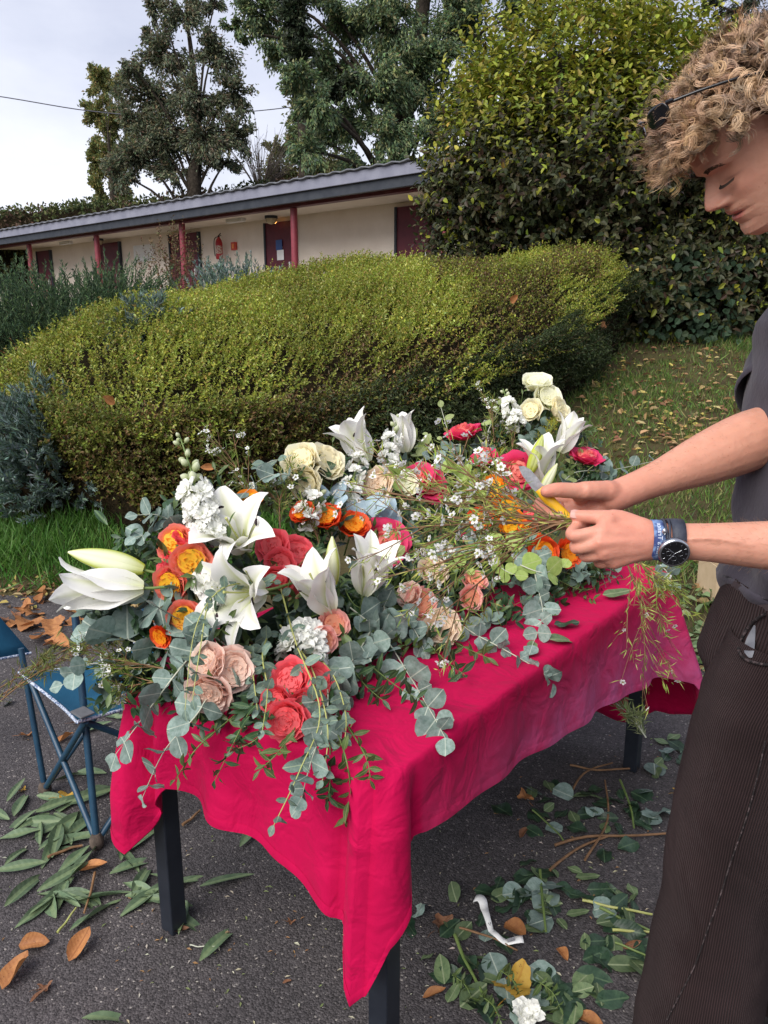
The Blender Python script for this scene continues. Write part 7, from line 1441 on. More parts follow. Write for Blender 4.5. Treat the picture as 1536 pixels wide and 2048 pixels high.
def build_watch():
    w, ax = wrist_frame(); c = np.array(P(1350, 1082, 1.054)); cw = w + ax * np.dot(c - w, ax)
    root = empty('wrist_watch', cw, 'black-dialled wrist watch with dark leather strap on the near wrist', 'watch'); ro = np.array(cw); r = .0258
    loop_band('strap', cw, ax, r + .0004, .018, .0026, M_STRAP, root)
    cc = np.array(P(1346, 1106, 1.028)); n_ = nrm(cc - cw); n_ = nrm(n_ - ax * np.dot(n_, ax)); n_ = nrm(n_ * .8 + np.array([0, -.55, -.12])); base = cw + nrm(cc - cw) * (r + .004); F_ = np.array(frame_from(Vector(n_), Vector(ax)).to_3x3())
    W_ = lambda V: (np.asarray(V, float) @ F_.T) + base - ro
    a = Acc(); add_tube(a, [(0, 0, -.004), (0, 0, .003), (0, 0, .0065), (0, 0, .0072)], [.019, .0208, .0204, .0185], 40); a.V = [W_(v) for v in a.V]; link('case', a.mesh('case', M_STEEL), root)
    a = Acc(); add_tube(a, [(0, 0, .0066), (0, 0, .0074)], [.0176, .0176], 36); a.V = [W_(v) for v in a.V]; d = link('dial', a.mesh('dial', M_BLACKG), root)
    a = Acc()
    for k in range(12):
        th = k * math.pi / 6; u = np.array([math.cos(th), math.sin(th), 0]); add_tube(a, [u * .0135 + [0, 0, .0077], u * .0162 + [0, 0, .0077]], .00035, 4)
    for th, l in ((.6, .010), (2.5, .0125), (4.1, .012)): u = np.array([math.cos(th), math.sin(th), 0]); add_tube(a, [np.array([0, 0, .0079]), u * l + [0, 0, .0079]], .0004, 4)
    for u in ((.0075, 0), (-.0075, 0), (0, -.0075)):
        th = np.linspace(0, 2 * np.pi, 16); add_tube(a, np.stack([u[0] + .0036 * np.cos(th), u[1] + .0036 * np.sin(th), np.full(16, .0077)], -1), .00016, 4)
    a.V = [W_(v) for v in a.V]; link('hands_and_markers', a.mesh('hands_and_markers', M_STEEL), root)
    a = Acc(); add_tube(a, [(-.0, -.0205, .001), (0, -.0235, .001)], .0024, 10); a.V = [W_(v) for v in a.V]; link('crown', a.mesh('crown', M_STEEL), root)
    # woven festival band with its lettering, and a cord bracelet
    c1 = w + ax * np.dot(np.array(P(1311, 1080, 1.06)) - w, ax); b1 = empty('woven_wristband', c1, 'woven blue wristband with white lettering beside the watch', 'wristband')
    M_WOV = mat('woven_blue', (.03, .05, .16), (.18, .28, .48), rough=.8, nscale=70, ramp=(.42, .60)); M_LET = mat('woven_white', (.62, .68, .78), rough=.8)
    o, e1, e2 = loop_band('band', c1, ax, .0252, .015, .0012, M_WOV, b1)
    cu = bpy.data.curves.new('lettering', 'FONT'); cu.body = 'Hadra Trance'; cu.size = .0088; cu.align_x = 'CENTER'; cu.align_y = 'CENTER'; to = bpy.data.objects.new('tmp', cu); COL.objects.link(to); dg = bpy.context.evaluated_depsgraph_get(); me = bpy.data.meshes.new_from_object(to.evaluated_get(dg)); bpy.data.objects.remove(to)
    vv = np.array([v.co[:] for v in me.vertices]); toc = nrm(np.array([0, 0, EYE]) - c1); a0 = math.atan2(np.dot(toc, e2), np.dot(toc, e1))
    th = a0 + np.sign(np.dot(np.cross(ax, e1), e2)) * 0 + vv[:, 0] / .0266; rr = .0268; sgn = -1 if np.dot(np.cross(e1, e2), ax) > 0 else 1
    q = c1 + ax * (vv[:, 1] * 1.0)[:, None] + rr * (np.cos(th)[:, None] * e1 + 1.06 * np.sin(th)[:, None] * e2); 
    for v, p in zip(me.vertices, q - np.array(c1)): v.co = p
    me.materials.clear(); me.materials.append(M_LET); link('lettering', me, b1)
    c2 = w + ax * np.dot(np.array(P(1327, 1080, 1.06)) - w, ax); b2 = empty('cord_bracelet', c2, 'thin dark cord bracelet with small beads between wristband and watch', 'bracelet'); loop_band('cord', c2, ax, .0262, .003, .0022, M_STRAP, b2, tilt=.12); loop_band('cord', c2, ax, .0262, .003, .0022, M_STRAP, b2, tilt=-.1)
    a = Acc(); p = c2 + nrm(np.array([0, 0, EYE]) - c2) * .028 + np.array([0, 0, .012]) - np.array(c2); add_tube(a, [p - [0, 0, .004], p, p + [0, 0, .004]], [.0015, .0036, .0015], 10); link('bead', a.mesh('bead', M_STEEL), b2)
build_watch()
def build_glasses():
    root = empty('sunglasses', hw([.10, 0, .21]), 'black sunglasses pushed up into the curly hair', 'sunglasses'); ro = np.array(root.location)
    for sgn in (1, -1):
        # lens: curved plate standing in the hair above the forehead
        u, v = np.meshgrid(np.linspace(-1, 1, 12), np.linspace(-1, 1, 9), indexing='ij'); rr = np.sqrt(np.clip(1 - (abs(v) ** 3) * .35, .2, 1)); y = sgn * (.040 + .022 * u * rr); z = .2350 + .014 * v * np.sqrt(np.clip(1 - abs(u) ** 3.2 * .6, .1, 1)); x = .120 - .022 * ((y / .067) ** 2) - .35 * (.236 - z) * -1 * .6
        V = hw(np.stack([x, y, z], -1).reshape(-1, 3)); l = link('lens', npmesh('lens', V - ro, grid_faces(12, 9), M_BLACKG), root); l.modifiers.new('t', 'SOLIDIFY').thickness = .0024
        tube('temple', hw(spline([[.099, sgn * .071, .240], [.06, sgn * .083, .226], [.0, sgn * .092, .200], [-.05, sgn * .090, .165]], 14)) - ro, .0021, M_BLACKG, root, 8)
        tube('hinge', hw(np.array([[.103, sgn * .066, .243], [.096, sgn * .074, .240]])) - ro, .0034, M_BLACKG, root, 8)
    tube('bridge', hw(spline([[.121, -.012, .240], [.125, 0, .243], [.121, .012, .240]], 8)) - ro, .0018, M_BLACKG, root, 8)
build_glasses()
def build_knife():
    a, b, c = A3((1041, 930, 1.172), (1079, 979, 1.177), (1150, 1056, 1.170)); root = empty('paring_knife', b, 'small knife with yellow handle held in the far hand', 'knife'); ro = np.array(b)
    d = nrm(a - b); n_ = nrm(np.cross(d, [0, 1, 0])); t_ = np.cross(d, n_); L_ = np.linalg.norm(a - b); rows = []
    for f, w0, w1 in ((0, -.0085, .0080), (.35, -.0085, .0080), (.7, -.0075, .0075), (.9, -.0035, .0055), (1.0, .0025, .0035)):
        p = b + d * f * L_; rows.append(np.stack([p + n_ * w0 + t_ * .0008, p + n_ * w1 + t_ * .0001, p + n_ * w1 - t_ * .0001, p + n_ * w0 - t_ * .0008]))
    V, F = loft(rows); link('blade', npmesh('blade', V - ro, F, mat('knife_steel', (.42, .43, .45), (.62, .63, .66), rough=.3, metal=.55, nscale=120), smooth=False), root)
    d2 = nrm(c - b); rows = []
    for f, w, tt in ((-.02, .0076, .004), (.05, .0088, .006), (.4, .0085, .0066), (.75, .0095, .0068), (.95, .0095, .006), (1, .006, .004)):
        p = b + (c - b) * f; th = np.linspace(0, 2 * np.pi, 14, endpoint=False); rows.append(p + np.cos(th)[:, None] * n_ * w + np.sin(th)[:, None] * t_ * tt)
    V, F = loft(rows); link('handle', npmesh('handle', V - ro, F, mat('yellow_plastic', (.78, .40, .012), (.82, .45, .02), rough=.35)), root)
build_knife()
HC = [(.24, .31, .05), (.32, .38, .08), (.17, .23, .045), (.40, .42, .12)]
for c, lab, ns_, sd_, nf in [
    ([(1205, 1043, 1.078), (1100, 1052, 1.10), (960, 1098, 1.20), (845, 1140, 1.30)], 'held waxflower sprig pointing down left toward the peach roses', 12, .13, 70), ([(1200, 1042, 1.078), (1050, 1032, 1.12), (900, 1010, 1.25), (770, 985, 1.38)], 'held waxflower sprig, the highest reaching the pink roses', 13, .14, 80),
    ([(1200, 1044, 1.078), (1040, 1046, 1.12), (900, 1050, 1.24), (775, 1060, 1.36)], 'held waxflower sprig in the middle of the bunch', 13, .13, 52), ([(1198, 1046, 1.08), (1075, 1062, 1.12), (1000, 1130, 1.2), (880, 1230, 1.32)], 'held waxflower sprig, the lowest with a bare brown stem', 9, .12, 14),
    ([(1200, 1043, 1.078), (1090, 1030, 1.10), (990, 985, 1.16), (900, 965, 1.24)], 'held waxflower sprig behind the knife handle', 10, .11, 26)]:
    waxspray(A3(*c), lab, ns_, sd_, nf, group='waxflower sprigs held by the man', cols=HC, needles=22, nl=(.014, .028), fls=.0070)
# sprig hanging over the far corner, below the hands
waxspray(A3((1240, 1090, 2.05), (1262, 1150, 2.02), (1285, 1230, 1.99), (1290, 1335, 1.98)), 'waxflower sprig hanging down the far corner of the cloth', 12, .14, 10, group='waxflower sprigs', cols=HC, needles=13, cone=1.0, nl=(.018, .034))
waxspray(A3((1250, 1090, 2.05), (1290, 1140, 2.0), (1320, 1185, 1.98)), 'second needle-leaved sprig hanging beside the far corner', 8, .1, 4, group='waxflower sprigs', cols=HC, needles=34, cone=1.0, nl=(.02, .04))
spray(A3((1320, 1130, 2.1), (1335, 1145, 2.08), (1343, 1165, 2.06)), 'euc', 2, .04, .045, 'single round eucalyptus leaf hanging below the watch', group='eucalyptus in the arrangement')
# ================================================================== LITTER ON THE GROUND AND THE TABLE
random.seed(99)
DRYO = leafmat('dry_orange_leaf', (.30, .12, .045), (.44, .20, .07), (.30, .12, .04), .25, .65, .15, spots=(.16, .06, .025))
DRYY = leafmat('yellow_autumn_leaf', (.52, .30, .04), (.60, .38, .07), (.45, .24, .04), .2, .6, .2, spots=(.25, .10, .03))
DRYB = leafmat('dry_brown_leaf', (.16, .07, .035), (.26, .12, .06), (.14, .07, .04), .3, .7, .1)
FADE = leafmat('wilting_green_leaf', (.085, .135, .06), (.15, .205, .095), (.26, .31, .17), .25, .55, .15)
WLIL = leafmat('wilting_lily_leaf', (.075, .125, .065), (.135, .19, .105), (.16, .22, .11), .28, .5, .12, midw=.035)
DKR = leafmat('dark_rose_leaf', (.018, .042, .024), (.04, .075, .042), (.08, .13, .07), .3, .4, .1)
def lobed(name, m, k=5, depth=.35):
    n = 40; th = np.linspace(-np.pi, np.pi, n, endpoint=False); r = .5 * (1 - depth * .5 + depth * .5 * np.cos(th * k)) * (1 + .06 * np.sin(th * 13)) * (1 - .25 * (abs(th) > 2.6))
    V = [np.array([[.5, 0, 0]])]
    for f in (.5, 1.0):
        x = .5 + r * f * np.cos(th); y = r * f * np.sin(th) * .9; V.append(np.stack([x, y, .10 * f * f * np.sin(th * 3 + 1) + .16 * f * f * np.cos(th) ** 2], -1))
    i_ = np.arange(n); F3 = np.stack([np.zeros(n, int), 1 + i_, 1 + (i_ + 1) % n], -1); F4 = np.stack([1 + i_, 1 + n + i_, 1 + n + (i_ + 1) % n, 1 + (i_ + 1) % n], -1); a = Acc(); a.add(np.concatenate(V), F3); a.F4.append(F4)
    add_tube(a, spline([(.12, 0, 0), (-.12, .02, .03), (-.3, -.02, .02)], 5), .012, 5); return a.mesh(name, m)
def curled(name, m, W_): return leafset(name, m, W_, 3, a=.85, b=.75, nu=9, nv=7, cup=.9, bend=-.2)
LT = {'lilyleaf': leafset('lily_leaf', WLIL, .25, 6, a=.85, b=.9, nu=9, nv=5, fold=.3, bend=.10), 'roseleaf': leafset('rose_leaf', DKR, .62, 5, a=.88, b=.72, nu=8, nv=5, bend=.08), 'paleleaf': leafset('pale_leaf', FADE, .62, 6, a=.85, b=.75, nu=8, nv=5, bend=.06), 'eucleaf': LV['euc'], 'orange': [lobed('dry_leaf', DRYO, 5, .3), lobed('dry_leaf', DRYO, 3, .2)] + curled('dry_leaf', DRYO, .6), 'orangecurl': curled('dry_leaf', DRYO, .5), 'yellow': [lobed('dry_leaf', DRYY, 5, .42), lobed('dry_leaf', DRYY, 3, .3)], 'brown': curled('dry_leaf', DRYB, .4) + [lobed('dry_leaf', DRYB, 5, .4)], 'lime': LV['lime'], 'olive': LV['olive']}
def fallen(px, py, kind, s, label, group=None, ang=None, z=.0, tilt=.38, name='fallen_leaf', lift=.004, mesh=None):
    """a leaf lying on the surface of height z seen at that spot"""
    q = onz(px, py, z) if z is not None else hit(px, py); a = random.uniform(0, 6.28) if ang is None else ang
    d = Vector((math.cos(a), math.sin(a), random.uniform(-.05, .12))); n_ = Vector((random.gauss(0, tilt), random.gauss(0, tilt), 1)); me = mesh or random.choice(LT[kind])
    o = putleaf(me, None, q + Vector((0, 0, lift + s * .05)), d, n_, s, name); return tag(o, label, 'leaf', group)
# left: long lily leaves round the chair and the front left table leg
L_G = 'lily leaves strewn on the asphalt round the chair'
for k in range(64):
    c = random.choice([(100, 1660, 90, 40, 'in front of the chair feet'), (60, 1720, 70, 50, 'left of the round orange leaf'), (150, 1640, 90, 30, 'in front of the chair feet'), (220, 1560, 60, 60, 'behind the chair feet'), (330, 1790, 60, 30, 'round the front table leg'), (30, 1640, 60, 30, 'at the left edge beside the chair'), (120, 1790, 90, 40, 'below the round orange leaf'), (225, 1450, 40, 50, 'under the chair seat'), (180, 1700, 70, 30, 'at the foot of the chair')])
    px, py = random.gauss(c[0], c[2] * .6), random.gauss(c[1], c[3] * .6)
    fallen(px, py, 'lilyleaf', random.uniform(.10, .17), 'long wilted green lily leaf lying ' + c[4], L_G + ', ' + c[4])
for px, py, a, lab in ((10, 1820, 1.2, 'long green lily leaf at the left edge of the picture'), (75, 1790, .8, 'green lily leaf next to the leftmost one'), (220, 1755, .7, 'broad green lily leaf right of the round orange leaf'), (150, 1810, .3, 'long green lily leaf below the round orange leaf'), (140, 1870, 1.0, 'green lily leaf lying over a cut stem'), (265, 1800, 1.5, 'lily leaf left of the front table leg'), (305, 1785, -.6, 'curved lily leaf by the front table leg'), (400, 1780, .4, 'lily leaf right of the front table leg'), (325, 1830, -.4, 'pale lily leaf at the foot of the front table leg'), (480, 1700, 1.3, 'lily leaf under the front of the cloth'), (520, 1690, -.3, 'pale lily leaf under the front hem'), (400, 1930, 1.1, 'single dark curled lily leaf alone on the asphalt'), (165, 2045, .1, 'dark green leaf cut by the bottom edge on the left')):
    fallen(px, py, 'lilyleaf', .15, lab, ang=a)
for px, py, kd, s, a, lab in ((155, 1746, 'orange', .085, 0, 'round orange-brown dry leaf near the chair foot'), (38, 1896, 'orange', .075, .1, 'pointed orange dry leaf at lower left'), (138, 1928, 'orangecurl', .085, 1.3, 'curled orange dry leaf at lower left'), (5, 1985, 'orange', .09, 1.2, 'orange leaf cut by the left edge'), (335, 1868, 'brown', .055, .1, 'narrow brown leaf below the front table leg'), (70, 1985, 'brown', .04, .3, 'small brown curl at lower left'), (60, 2010, 'brown', .04, .9, 'second small brown curl at lower left'), (110, 1600, 'yellow', .06, .2, 'yellow leaf behind the chair legs'), (38, 1588, 'yellow', .03, 1.2, 'tiny yellow leaf left of the chair'), (35, 1475, 'orange', .06, .2, 'orange dry leaf left of the chair seat'), (115, 1490, 'orange', .07, 1.0, 'orange dry leaf between the chair legs'), (8, 1415, 'eucleaf', .05, 1.4, 'pale round leaf at the left edge'), (140, 1450, 'brown', .06, .1, 'pinkish brown leaf under the chair seat'), (565, 1970, 'brown', .022, .4, 'tiny brown scrap in the bare asphalt'), (570, 1845, 'brown', .03, -.3, 'small tan scrap below the cloth'), (1010, 1850, 'orangecurl', .085, -1.0, 'orange-yellow leaf lying over the white tag'), (1005, 2012, 'yellow', .11, .9, 'large yellow-orange lobed leaf at the bottom'), (845, 2000, 'orange', .055, .1, 'small red-orange leaf by the near table leg'), (1150, 2032, 'orange', .07, -.8, 'orange leaf at the bottom near the man'), (1115, 1900, 'orangecurl', .05, -1.3, 'slender orange leaf in the middle of the litter'), (865, 1870, 'brown', .07, .8, 'crumpled brown leaf by the near table leg'), (1245, 1900, 'brown', .05, .3, 'brown withered bloom scrap among green stems'), (1040, 1680, 'brown', .06, 1, 'brown leaf under the table'), (1060, 1610, 'orange', .06, 1.9, 'dull orange leaf deep under the table'), (1345, 1590, 'yellow', .05, .1, 'thin yellow leaf right of the far table leg')):
    fallen(px, py, kd, s, lab, ang=a)
# right: eucalyptus, rose and round leaves in the litter under and beside the table
RG_ = 'green cuttings strewn under the table and by the man'
for k in range(210):
    c = random.choice([(1130, 1620, 70, 40, 'under the table by the branches'), (1180, 1660, 60, 40, 'under the table by the branches'), (1080, 1760, 60, 40, 'above the white strap'), (1120, 1790, 50, 30, 'above the white strap'), (980, 1800, 50, 30, 'left of the white strap'), (900, 1920, 50, 40, 'by the near table leg'), (960, 1960, 60, 40, 'by the near table leg'), (1180, 1960, 60, 40, 'in the lower heap'), (1240, 1830, 30, 40, 'against the trouser leg'), (1230, 1900, 40, 40, 'against the trouser leg'), (1340, 1520, 30, 30, 'beside the far table leg'), (1150, 2000, 60, 30, 'in the lower heap'), (1040, 1990, 50, 30, 'round the yellow lobed leaf'), (1260, 1620, 50, 40, 'right of the branches'), (1500, 1920, 20, 30, 'behind the trouser legs'), (1500, 1990, 30, 30, 'behind the trouser legs')])
    px, py = random.gauss(c[0], c[2] * .8), random.gauss(c[1], c[3] * .9); kd = random.choice(['roseleaf', 'roseleaf', 'roseleaf', 'roseleaf', 'paleleaf', 'paleleaf', 'eucleaf'])
    fallen(px, py, kd, random.uniform(.045, .085), {'roseleaf': 'dark green rose leaf in the cuttings ', 'paleleaf': 'pale green upturned leaf in the cuttings ', 'eucleaf': 'grey-green eucalyptus leaf in the cuttings '}[kd] + c[4], 'cuttings ' + c[4] + ', ' + {'roseleaf': 'rose leaves', 'paleleaf': 'pale leaves', 'eucleaf': 'eucalyptus leaves'}[kd])
for px, py, kd, s, a, lab in ((1238, 1800, 'paleleaf', .085, 1.5, 'large pale oval leaf left of the trouser leg'), (1045, 1862, 'paleleaf', .075, .1, 'pale oval leaf right of the white tag'), (1215, 1935, 'paleleaf', .095, .0, 'big pale green leaf in the lower litter'), (1290, 1950, 'paleleaf', .09, 1.6, 'pale folded leaf touching the trouser leg'), (1150, 1950, 'roseleaf', .09, -.3, 'pale-rimmed dark leaf in the lower litter'), (1165, 1925, 'roseleaf', .075, .4, 'dark rose leaf in the middle of the lower litter'), (920, 2020, 'paleleaf', .09, .7, 'broad pale leaf by the near table leg'), (895, 2010, 'paleleaf', .06, 1.0, 'small pale leaf standing by the near table leg'), (1310, 1555, 'eucleaf', .07, 1.3, 'grey heart-shaped eucalyptus leaf near the far table leg'), (1270, 1590, 'eucleaf', .06, .1, 'silvery eucalyptus leaf left of the grey heart-shaped one'), (830, 1840, 'eucleaf', .055, 1.2, 'grey eucalyptus leaf against the near table leg'), (1188, 1825, 'eucleaf', .06, .3, 'bluish eucalyptus leaf over the rose stems'), (1190, 2010, 'roseleaf', .085, .2, 'dark glossy leaf near the bottom')):
    fallen(px, py, kd, s, lab, ang=a)
# twigs and cut stems
def lying(pts, r, m, label, name='flower_cutting', cat='stem', group=None, z=.012):
    q = [np.array(onz(px, py, z)) for px, py in pts]; sp = spline(q, 14); sp[:, 2] += .0012 * np.sin(np.arange(14) * .9); o = tube(name, sp - sp[0], np.linspace(r, r * .7, 14), m, None, 7); o.location = sp[0]; return tag(o, label, cat, group)
lying([(1110, 1690), (1180, 1672), (1260, 1672), (1345, 1665)], .0048, M_STEMB, 'long bare brown branch lying toward the man', 'branch', 'branch'); lying([(1100, 1740), (1150, 1700), (1215, 1672)], .0045, M_STEMB, 'brown branch forking from the long one', 'branch', 'branch'); lying([(1170, 1720), (1215, 1640), (1210, 1560)], .004, M_STEMB, 'brown branch leading under the table', 'branch', 'branch'); lying([(1140, 1530), (1200, 1540), (1275, 1535)], .0042, M_STEMB, 'brown branch by the far table leg', 'branch', 'branch'); lying([(1145, 1580), (1170, 1545), (1225, 1525)], .004, M_STEMB, 'bent brown branch by the far table leg', 'branch', 'branch'); lying([(1240, 1560), (1260, 1610), (1268, 1655)], .004, M_STEM, 'green cut stem right of the branches'); lying([(1065, 1620), (1110, 1660), (1130, 1685)], .003, M_STEM, 'thin green cut stem under the table'); lying([(1080, 1740), (1085, 1800), (1092, 1862)], .0042, M_STEM, 'rose stem with a freshly cut white end'); lying([(915, 1855), (970, 1870), (1035, 1900)], .0032, M_STEMB, 'thin cut stem under the white tag')
lying([(1165, 1800), (1230, 1815), (1305, 1828)], .0042, M_STEMY, 'upper yellow-green rose stem beside the trouser leg'); lying([(1200, 1815), (1250, 1840), (1305, 1862)], .0045, M_STEM, 'middle green rose stem beside the trouser leg'); lying([(1225, 1860), (1270, 1862), (1310, 1865)], .004, M_STEMY, 'lower yellow-green rose stem beside the trouser leg'); lying([(1230, 1885), (1280, 1905), (1310, 1925)], .003, M_STEM, 'thin green stem under the big pale leaves')
lying([(910, 1870), (930, 1920), (965, 1985)], .005, M_STEM, 'thick green stalk among the leaves by the near table leg'); lying([(95, 1715), (130, 1700), (165, 1690)], .005, M_STEMB, 'brown twig by the chair foot', 'branch', 'branch'); lying([(190, 1745), (180, 1790), (168, 1825)], .004, M_STEMB, 'broken brown twig right of the round orange leaf', 'branch', 'branch'); lying([(115, 1865), (135, 1840), (152, 1815)], .0035, M_STEMY, 'pale green cut stem at lower left'); lying([(365, 1650), (385, 1635), (400, 1620)], .005, M_STEMB, 'dark twig behind the front table leg', 'branch', 'branch'); lying([(380, 1870 + 20), (400, 1893), (430, 1892)], .0016, M_STEMP, 'thin pale straw alone on the asphalt')
for k in range(5):
    px, py = [(905, 1950), (1000, 1940), (1080, 1965), (1280, 2000), (960, 1990)][k]; q = [onz(px, py, .02), onz(px + 25, py + 20, .03), onz(px + 40, py + 50, .015)]
    spray(q, 'olive' if k != 3 else 'eucy', 7, .03, .022, ['small leafy twig left of the yellow leaf', 'leafy twig behind the yellow leaf', 'dark leafy twig right of the yellow leaf', 'bright yellow-green fern-like twig by the trouser hem', 'leafy twig under the cut stalk'][k], 'leafy_twig', 'foliage', 'small leafy twigs in the litter', M_STEM, .0014)
# white printed strap and a dropped white flower
def build_tag():
    pts = spline([np.array(onz(*q, .012)) for q in ((948, 1800), (965, 1808), (972, 1835), (985, 1868), (1005, 1885), (1046, 1886))], 26); pts[:, 2] += .010 * np.abs(np.sin(np.arange(26) * .45)); root = empty('paper_strap', pts[0], 'crumpled white paper strap lying on the asphalt', 'strap'); ro = np.array(pts[0])
    T = nrm(np.gradient(pts, axis=0)); S = nrm(np.cross(T, [0, 0, 1])); w = np.interp(np.arange(26), [0, 4, 12, 18, 25], [.010, .012, .007, .006, .010]); V = np.concatenate([pts + S * w[:, None], pts + [0, 0, .002], pts - S * w[:, None] + np.array([0, 0, .004])]); 
    link('strap', npmesh('strap', V - ro, grid_faces(3, 26), M_WHITE), root).modifiers.new('t', 'SOLIDIFY').thickness = .0006
    M_INK = mat('grey_print', (.18, .18, .19), (.28, .28, .3), rough=.8, nscale=300, ramp=(.45, .55)); p = pts[22]; d = T[22]; s = S[22]; q = np.array([p + d * a_ + s * b_ + np.array([0, 0, .0065]) for a_, b_ in ((-.010, -.006), (.010, -.006), (.010, .006), (-.010, .006))]); link('barcode_print', npmesh('barcode_print', q - ro, np.array([[0, 1, 2, 3]]), M_INK, smooth=False), root)
    p = pts[13]; q = [p + np.array([0, 0, .007]) + T[13] * a_ + S[13] * b_ for a_, b_ in ((-.004, -.003), (.004, 0), (-.004, .003))]; tube('printed_mark', np.array(q) - ro, .0007, M_BLACKG, root, 4)
build_tag()
fl = empty('dropped_flower', onz(1055, 2030, .02), 'white ruffled flower head dropped at the bottom edge', 'flower')
for k in range(3): link('floret', FLOR[k], fl, None, TM((.01 * k - .01, .006 * (k % 2), 0), frame_from((random.uniform(-.4, .4), -.4, 1)), .032))
# brown leaves at the edge of the grass on the left, tan leaves on the lawn, crumbs on the asphalt
BG = 'rust-brown leaves drifted along the asphalt edge on the left'
for k in range(34):
    px, py = random.uniform(-30, 300), random.gauss(1250, 22) - 0; py = py + (px - 100) * .06; fallen(px, py, random.choice(['orange', 'orange', 'brown']), random.uniform(.08, .15), 'rust-brown dead leaf in the drift ' + ('at the left picture edge' if px < 60 else 'behind the chair post' if px < 170 else 'below the left lily'), BG + (', edge' if px < 60 else ', post' if px < 170 else ', lily'), tilt=.4)
def scatter(name, n, region, cols, size, label, lift=.012):
    ps = []
    for k in range(n):
        c = random.choice(region); q = hit(random.gauss(c[0], c[2]), random.gauss(c[1], c[3])); ps.append((q.x, q.y, q.z + random.uniform(.0, lift)))
    ps = np.array(ps); m = len(ps); Ls = RNG.uniform(*size, m); d = nrm(np.c_[RNG.normal(0, 1, (m, 2)), RNG.normal(0, .2, m)]); o = link(name, leafcloud(name, ps, d, nrm(np.c_[RNG.normal(0, .45, (m, 2)), np.ones(m)]), Ls, Ls * RNG.uniform(.3, .7, m), pick(cols, m), M_FOLD, shape=6, fold=.3)); return tag(o, label, 'leaf litter', kind='stuff')
TAN = [(.40, .27, .13), (.30, .17, .08), (.46, .36, .17), (.22, .11, .06), (.5, .40, .12)]
scatter('lawn_leaf_litter', 620, [(1330, 800, 80, 45), (1250, 850, 60, 40), (1380, 870, 50, 20), (1300, 720, 90, 30), (1420, 760, 50, 60), (1200, 760, 40, 40)], TAN, (.04, .09), 'tan and yellow leaf litter scattered over the lawn', .05)
scatter('verge_leaf_litter', 260, [(150, 1200, 110, 18), (250, 1190, 60, 20), (60, 1180, 50, 15)], TAN + [(.08, .05, .03)], (.03, .06), 'small dead leaves in the grass verge on the left')
scatter('right_verge_cuttings', 170, [(1420, 1230, 30, 50), (1400, 1310, 25, 25), (1440, 1180, 20, 30)], [(.16, .22, .10), (.22, .28, .14), (.10, .15, .06), (.3, .2, .09)], (.05, .09), 'pale leaf cuttings on the grass right of the table', .03)
crumbs = []
for k in range(420):
    c = random.choice([(300, 1750, 250, 120), (1150, 1750, 160, 170), (600, 1900, 200, 90)]); q = onz(random.gauss(c[0], c[2]), random.gauss(c[1], c[3]), .003)
    if q.y < 3.4: crumbs.append(tuple(q))
crumbs = np.array(crumbs); m = len(crumbs); Ls = RNG.uniform(.005, .018, m)
tag(link('plant_crumbs', leafcloud('plant_crumbs', crumbs, np.c_[RNG.normal(0, 1, (m, 2)), np.zeros(m)], np.tile([0, 0, 1.0], (m, 1)) + RNG.normal(0, .2, (m, 3)), Ls, Ls * .35, pick([(.4, .36, .25), (.3, .17, .08), (.5, .47, .38), (.2, .24, .1)], m), M_FOLD)), 'tiny scraps of petals and bark scattered over the asphalt', 'plant scraps', kind='stuff')
# leaves lying on the cloth
for px, py, kd, s, a, lab in ((1118, 1222, 'roseleaf', .085, 2.4, 'dark rose leaf on the cloth, upper of the two'), (1108, 1254, 'roseleaf', .07, .2, 'dark rose leaf on the cloth, lower of the two'), (1100, 1285, 'paleleaf', .07, .4, 'pale torn leaf on the cloth near the table edge'), (1205, 1195, 'paleleaf', .085, .1, 'pale leaf on the cloth below the near hand'), (1195, 1170, 'paleleaf', .06, 2.6, 'grey-green leaf above the pale one on the cloth'), (1062, 1305, 'paleleaf', .05, 1.3, 'small pale leaf standing by the cloth edge'), (970, 1305, 'lilyleaf', .09, .9, 'wilted narrow leaf on the cloth beside the eucalyptus')):
    fallen(px, py, kd, s, lab, ang=a, z=TH + .012, tilt=.2)
tube_curl = [np.array(onz(*q, TH + .014)) for q in ((700, 1455), (708, 1440), (695, 1436), (688, 1448), (690, 1455))]; o = tube('curled_tendril', spline(tube_curl, 14) - tube_curl[0], .0012, M_STEMY, None, 5); o.location = tube_curl[0]; tag(o, 'tiny curled tendril on the cloth right of the coral roses', 'tendril')
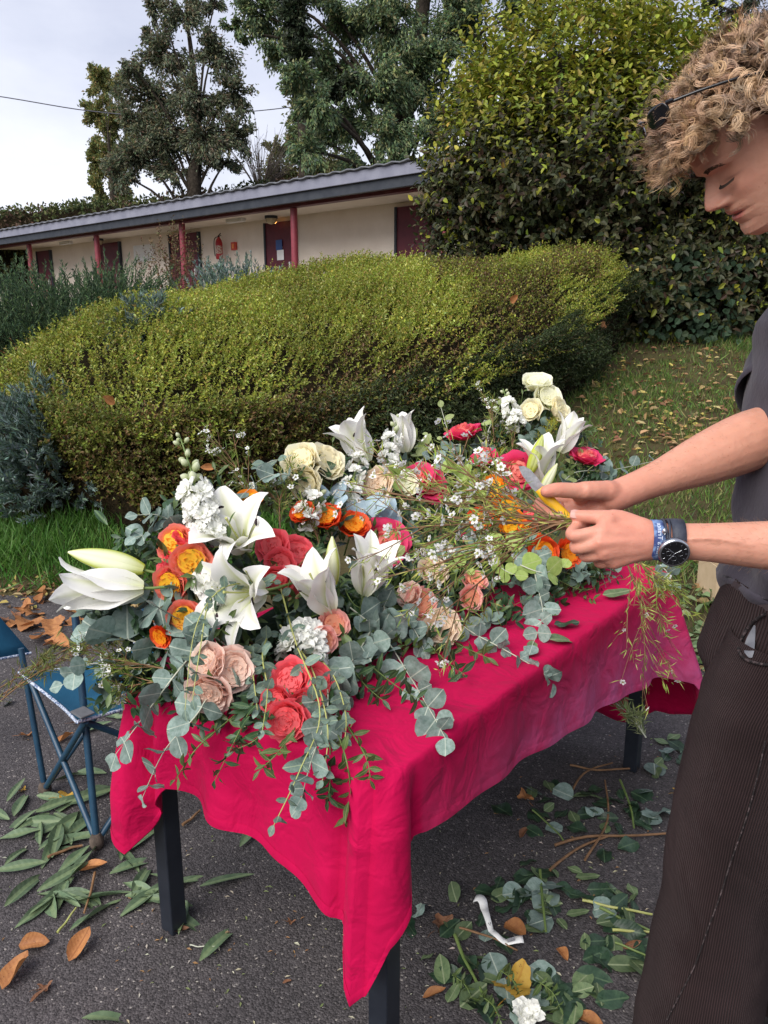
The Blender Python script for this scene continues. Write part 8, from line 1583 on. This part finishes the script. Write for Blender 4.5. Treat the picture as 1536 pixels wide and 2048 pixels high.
# a few orange leaves caught in the hedge
for px, py, t_ in ((230, 808, 5.05), (620, 828, 5.25), (1022, 606, 6.3), (1213, 650, 7.9), (430, 935, 4.9), (725, 842, 5.3)):
    o = putleaf(random.choice(LT['orange']), None, P(px, py, t_ - .12), (random.uniform(-1, 1), -.2, random.uniform(-.5, .5)), (0, -1, .5), .09, 'fallen_leaf'); tag(o, 'orange dead leaf caught on the hedge %s' % {230: 'at its left end', 620: 'behind the cream roses', 1022: 'high on the right flank', 1213: 'at the far right end', 430: 'above the white spike', 725: 'above the back lily'}[px], 'leaf')
# bundle of cut branches on the chair, needle sprig by the far leg, cardboard box
for c, lab in (([(-40, 1400, 2.3), (60, 1340, 2.25), (150, 1290, 2.15), (260, 1240, 2.0)], 'needle-leaved branch lying across the chair, the upper one'), ([(-40, 1440, 2.2), (40, 1370, 2.2), (140, 1310, 2.1), (270, 1265, 1.95)], 'needle-leaved branch lying across the chair, the lower one'), ([(-40, 1415, 2.25), (80, 1345, 2.2), (170, 1300, 2.1), (240, 1280, 2.0)], 'needle-leaved branch in the middle of the chair bundle')):
    waxspray(A3(*c), lab, 8, .09, 0, group='cut branches on the chair', cols=[(.16, .19, .05), (.11, .14, .04), (.2, .2, .07)], needles=26, cone=1.3, nl=(.02, .045), name='cut_branch')
waxspray(A3((1292, 1475, 2.3), (1275, 1450, 2.3), (1250, 1412, 2.3)), 'small needle-leaved sprig dangling by the far table leg', 6, .06, 0, group='loose needle sprigs', cols=[(.26, .3, .14), (.2, .25, .1)], needles=40, nl=(.02, .04), name='needle_sprig', stemm=M_STEMP)
M_CARD = mat('cardboard', (.48, .36, .22), (.55, .42, .27), rough=.85, nscale=15)
def cardbox():
    q = hit(1470, 1190); root = empty('cardboard_box', q, 'pale cardboard box on the grass, mostly hidden behind the man', 'box')
    for nm, lo, hi in (('side', (-.16, -.12, 0), (.16, -.116, .19)), ('side', (-.16, .116, 0), (.16, .12, .19)), ('side', (-.16, -.1155, 0), (-.156, .1155, .19)), ('side', (.156, -.1155, 0), (.16, .1155, .19)), ('bottom', (-.155, -.115, .002), (.155, .115, .006))): box(nm, lo, hi, M_CARD, root)
cardbox()
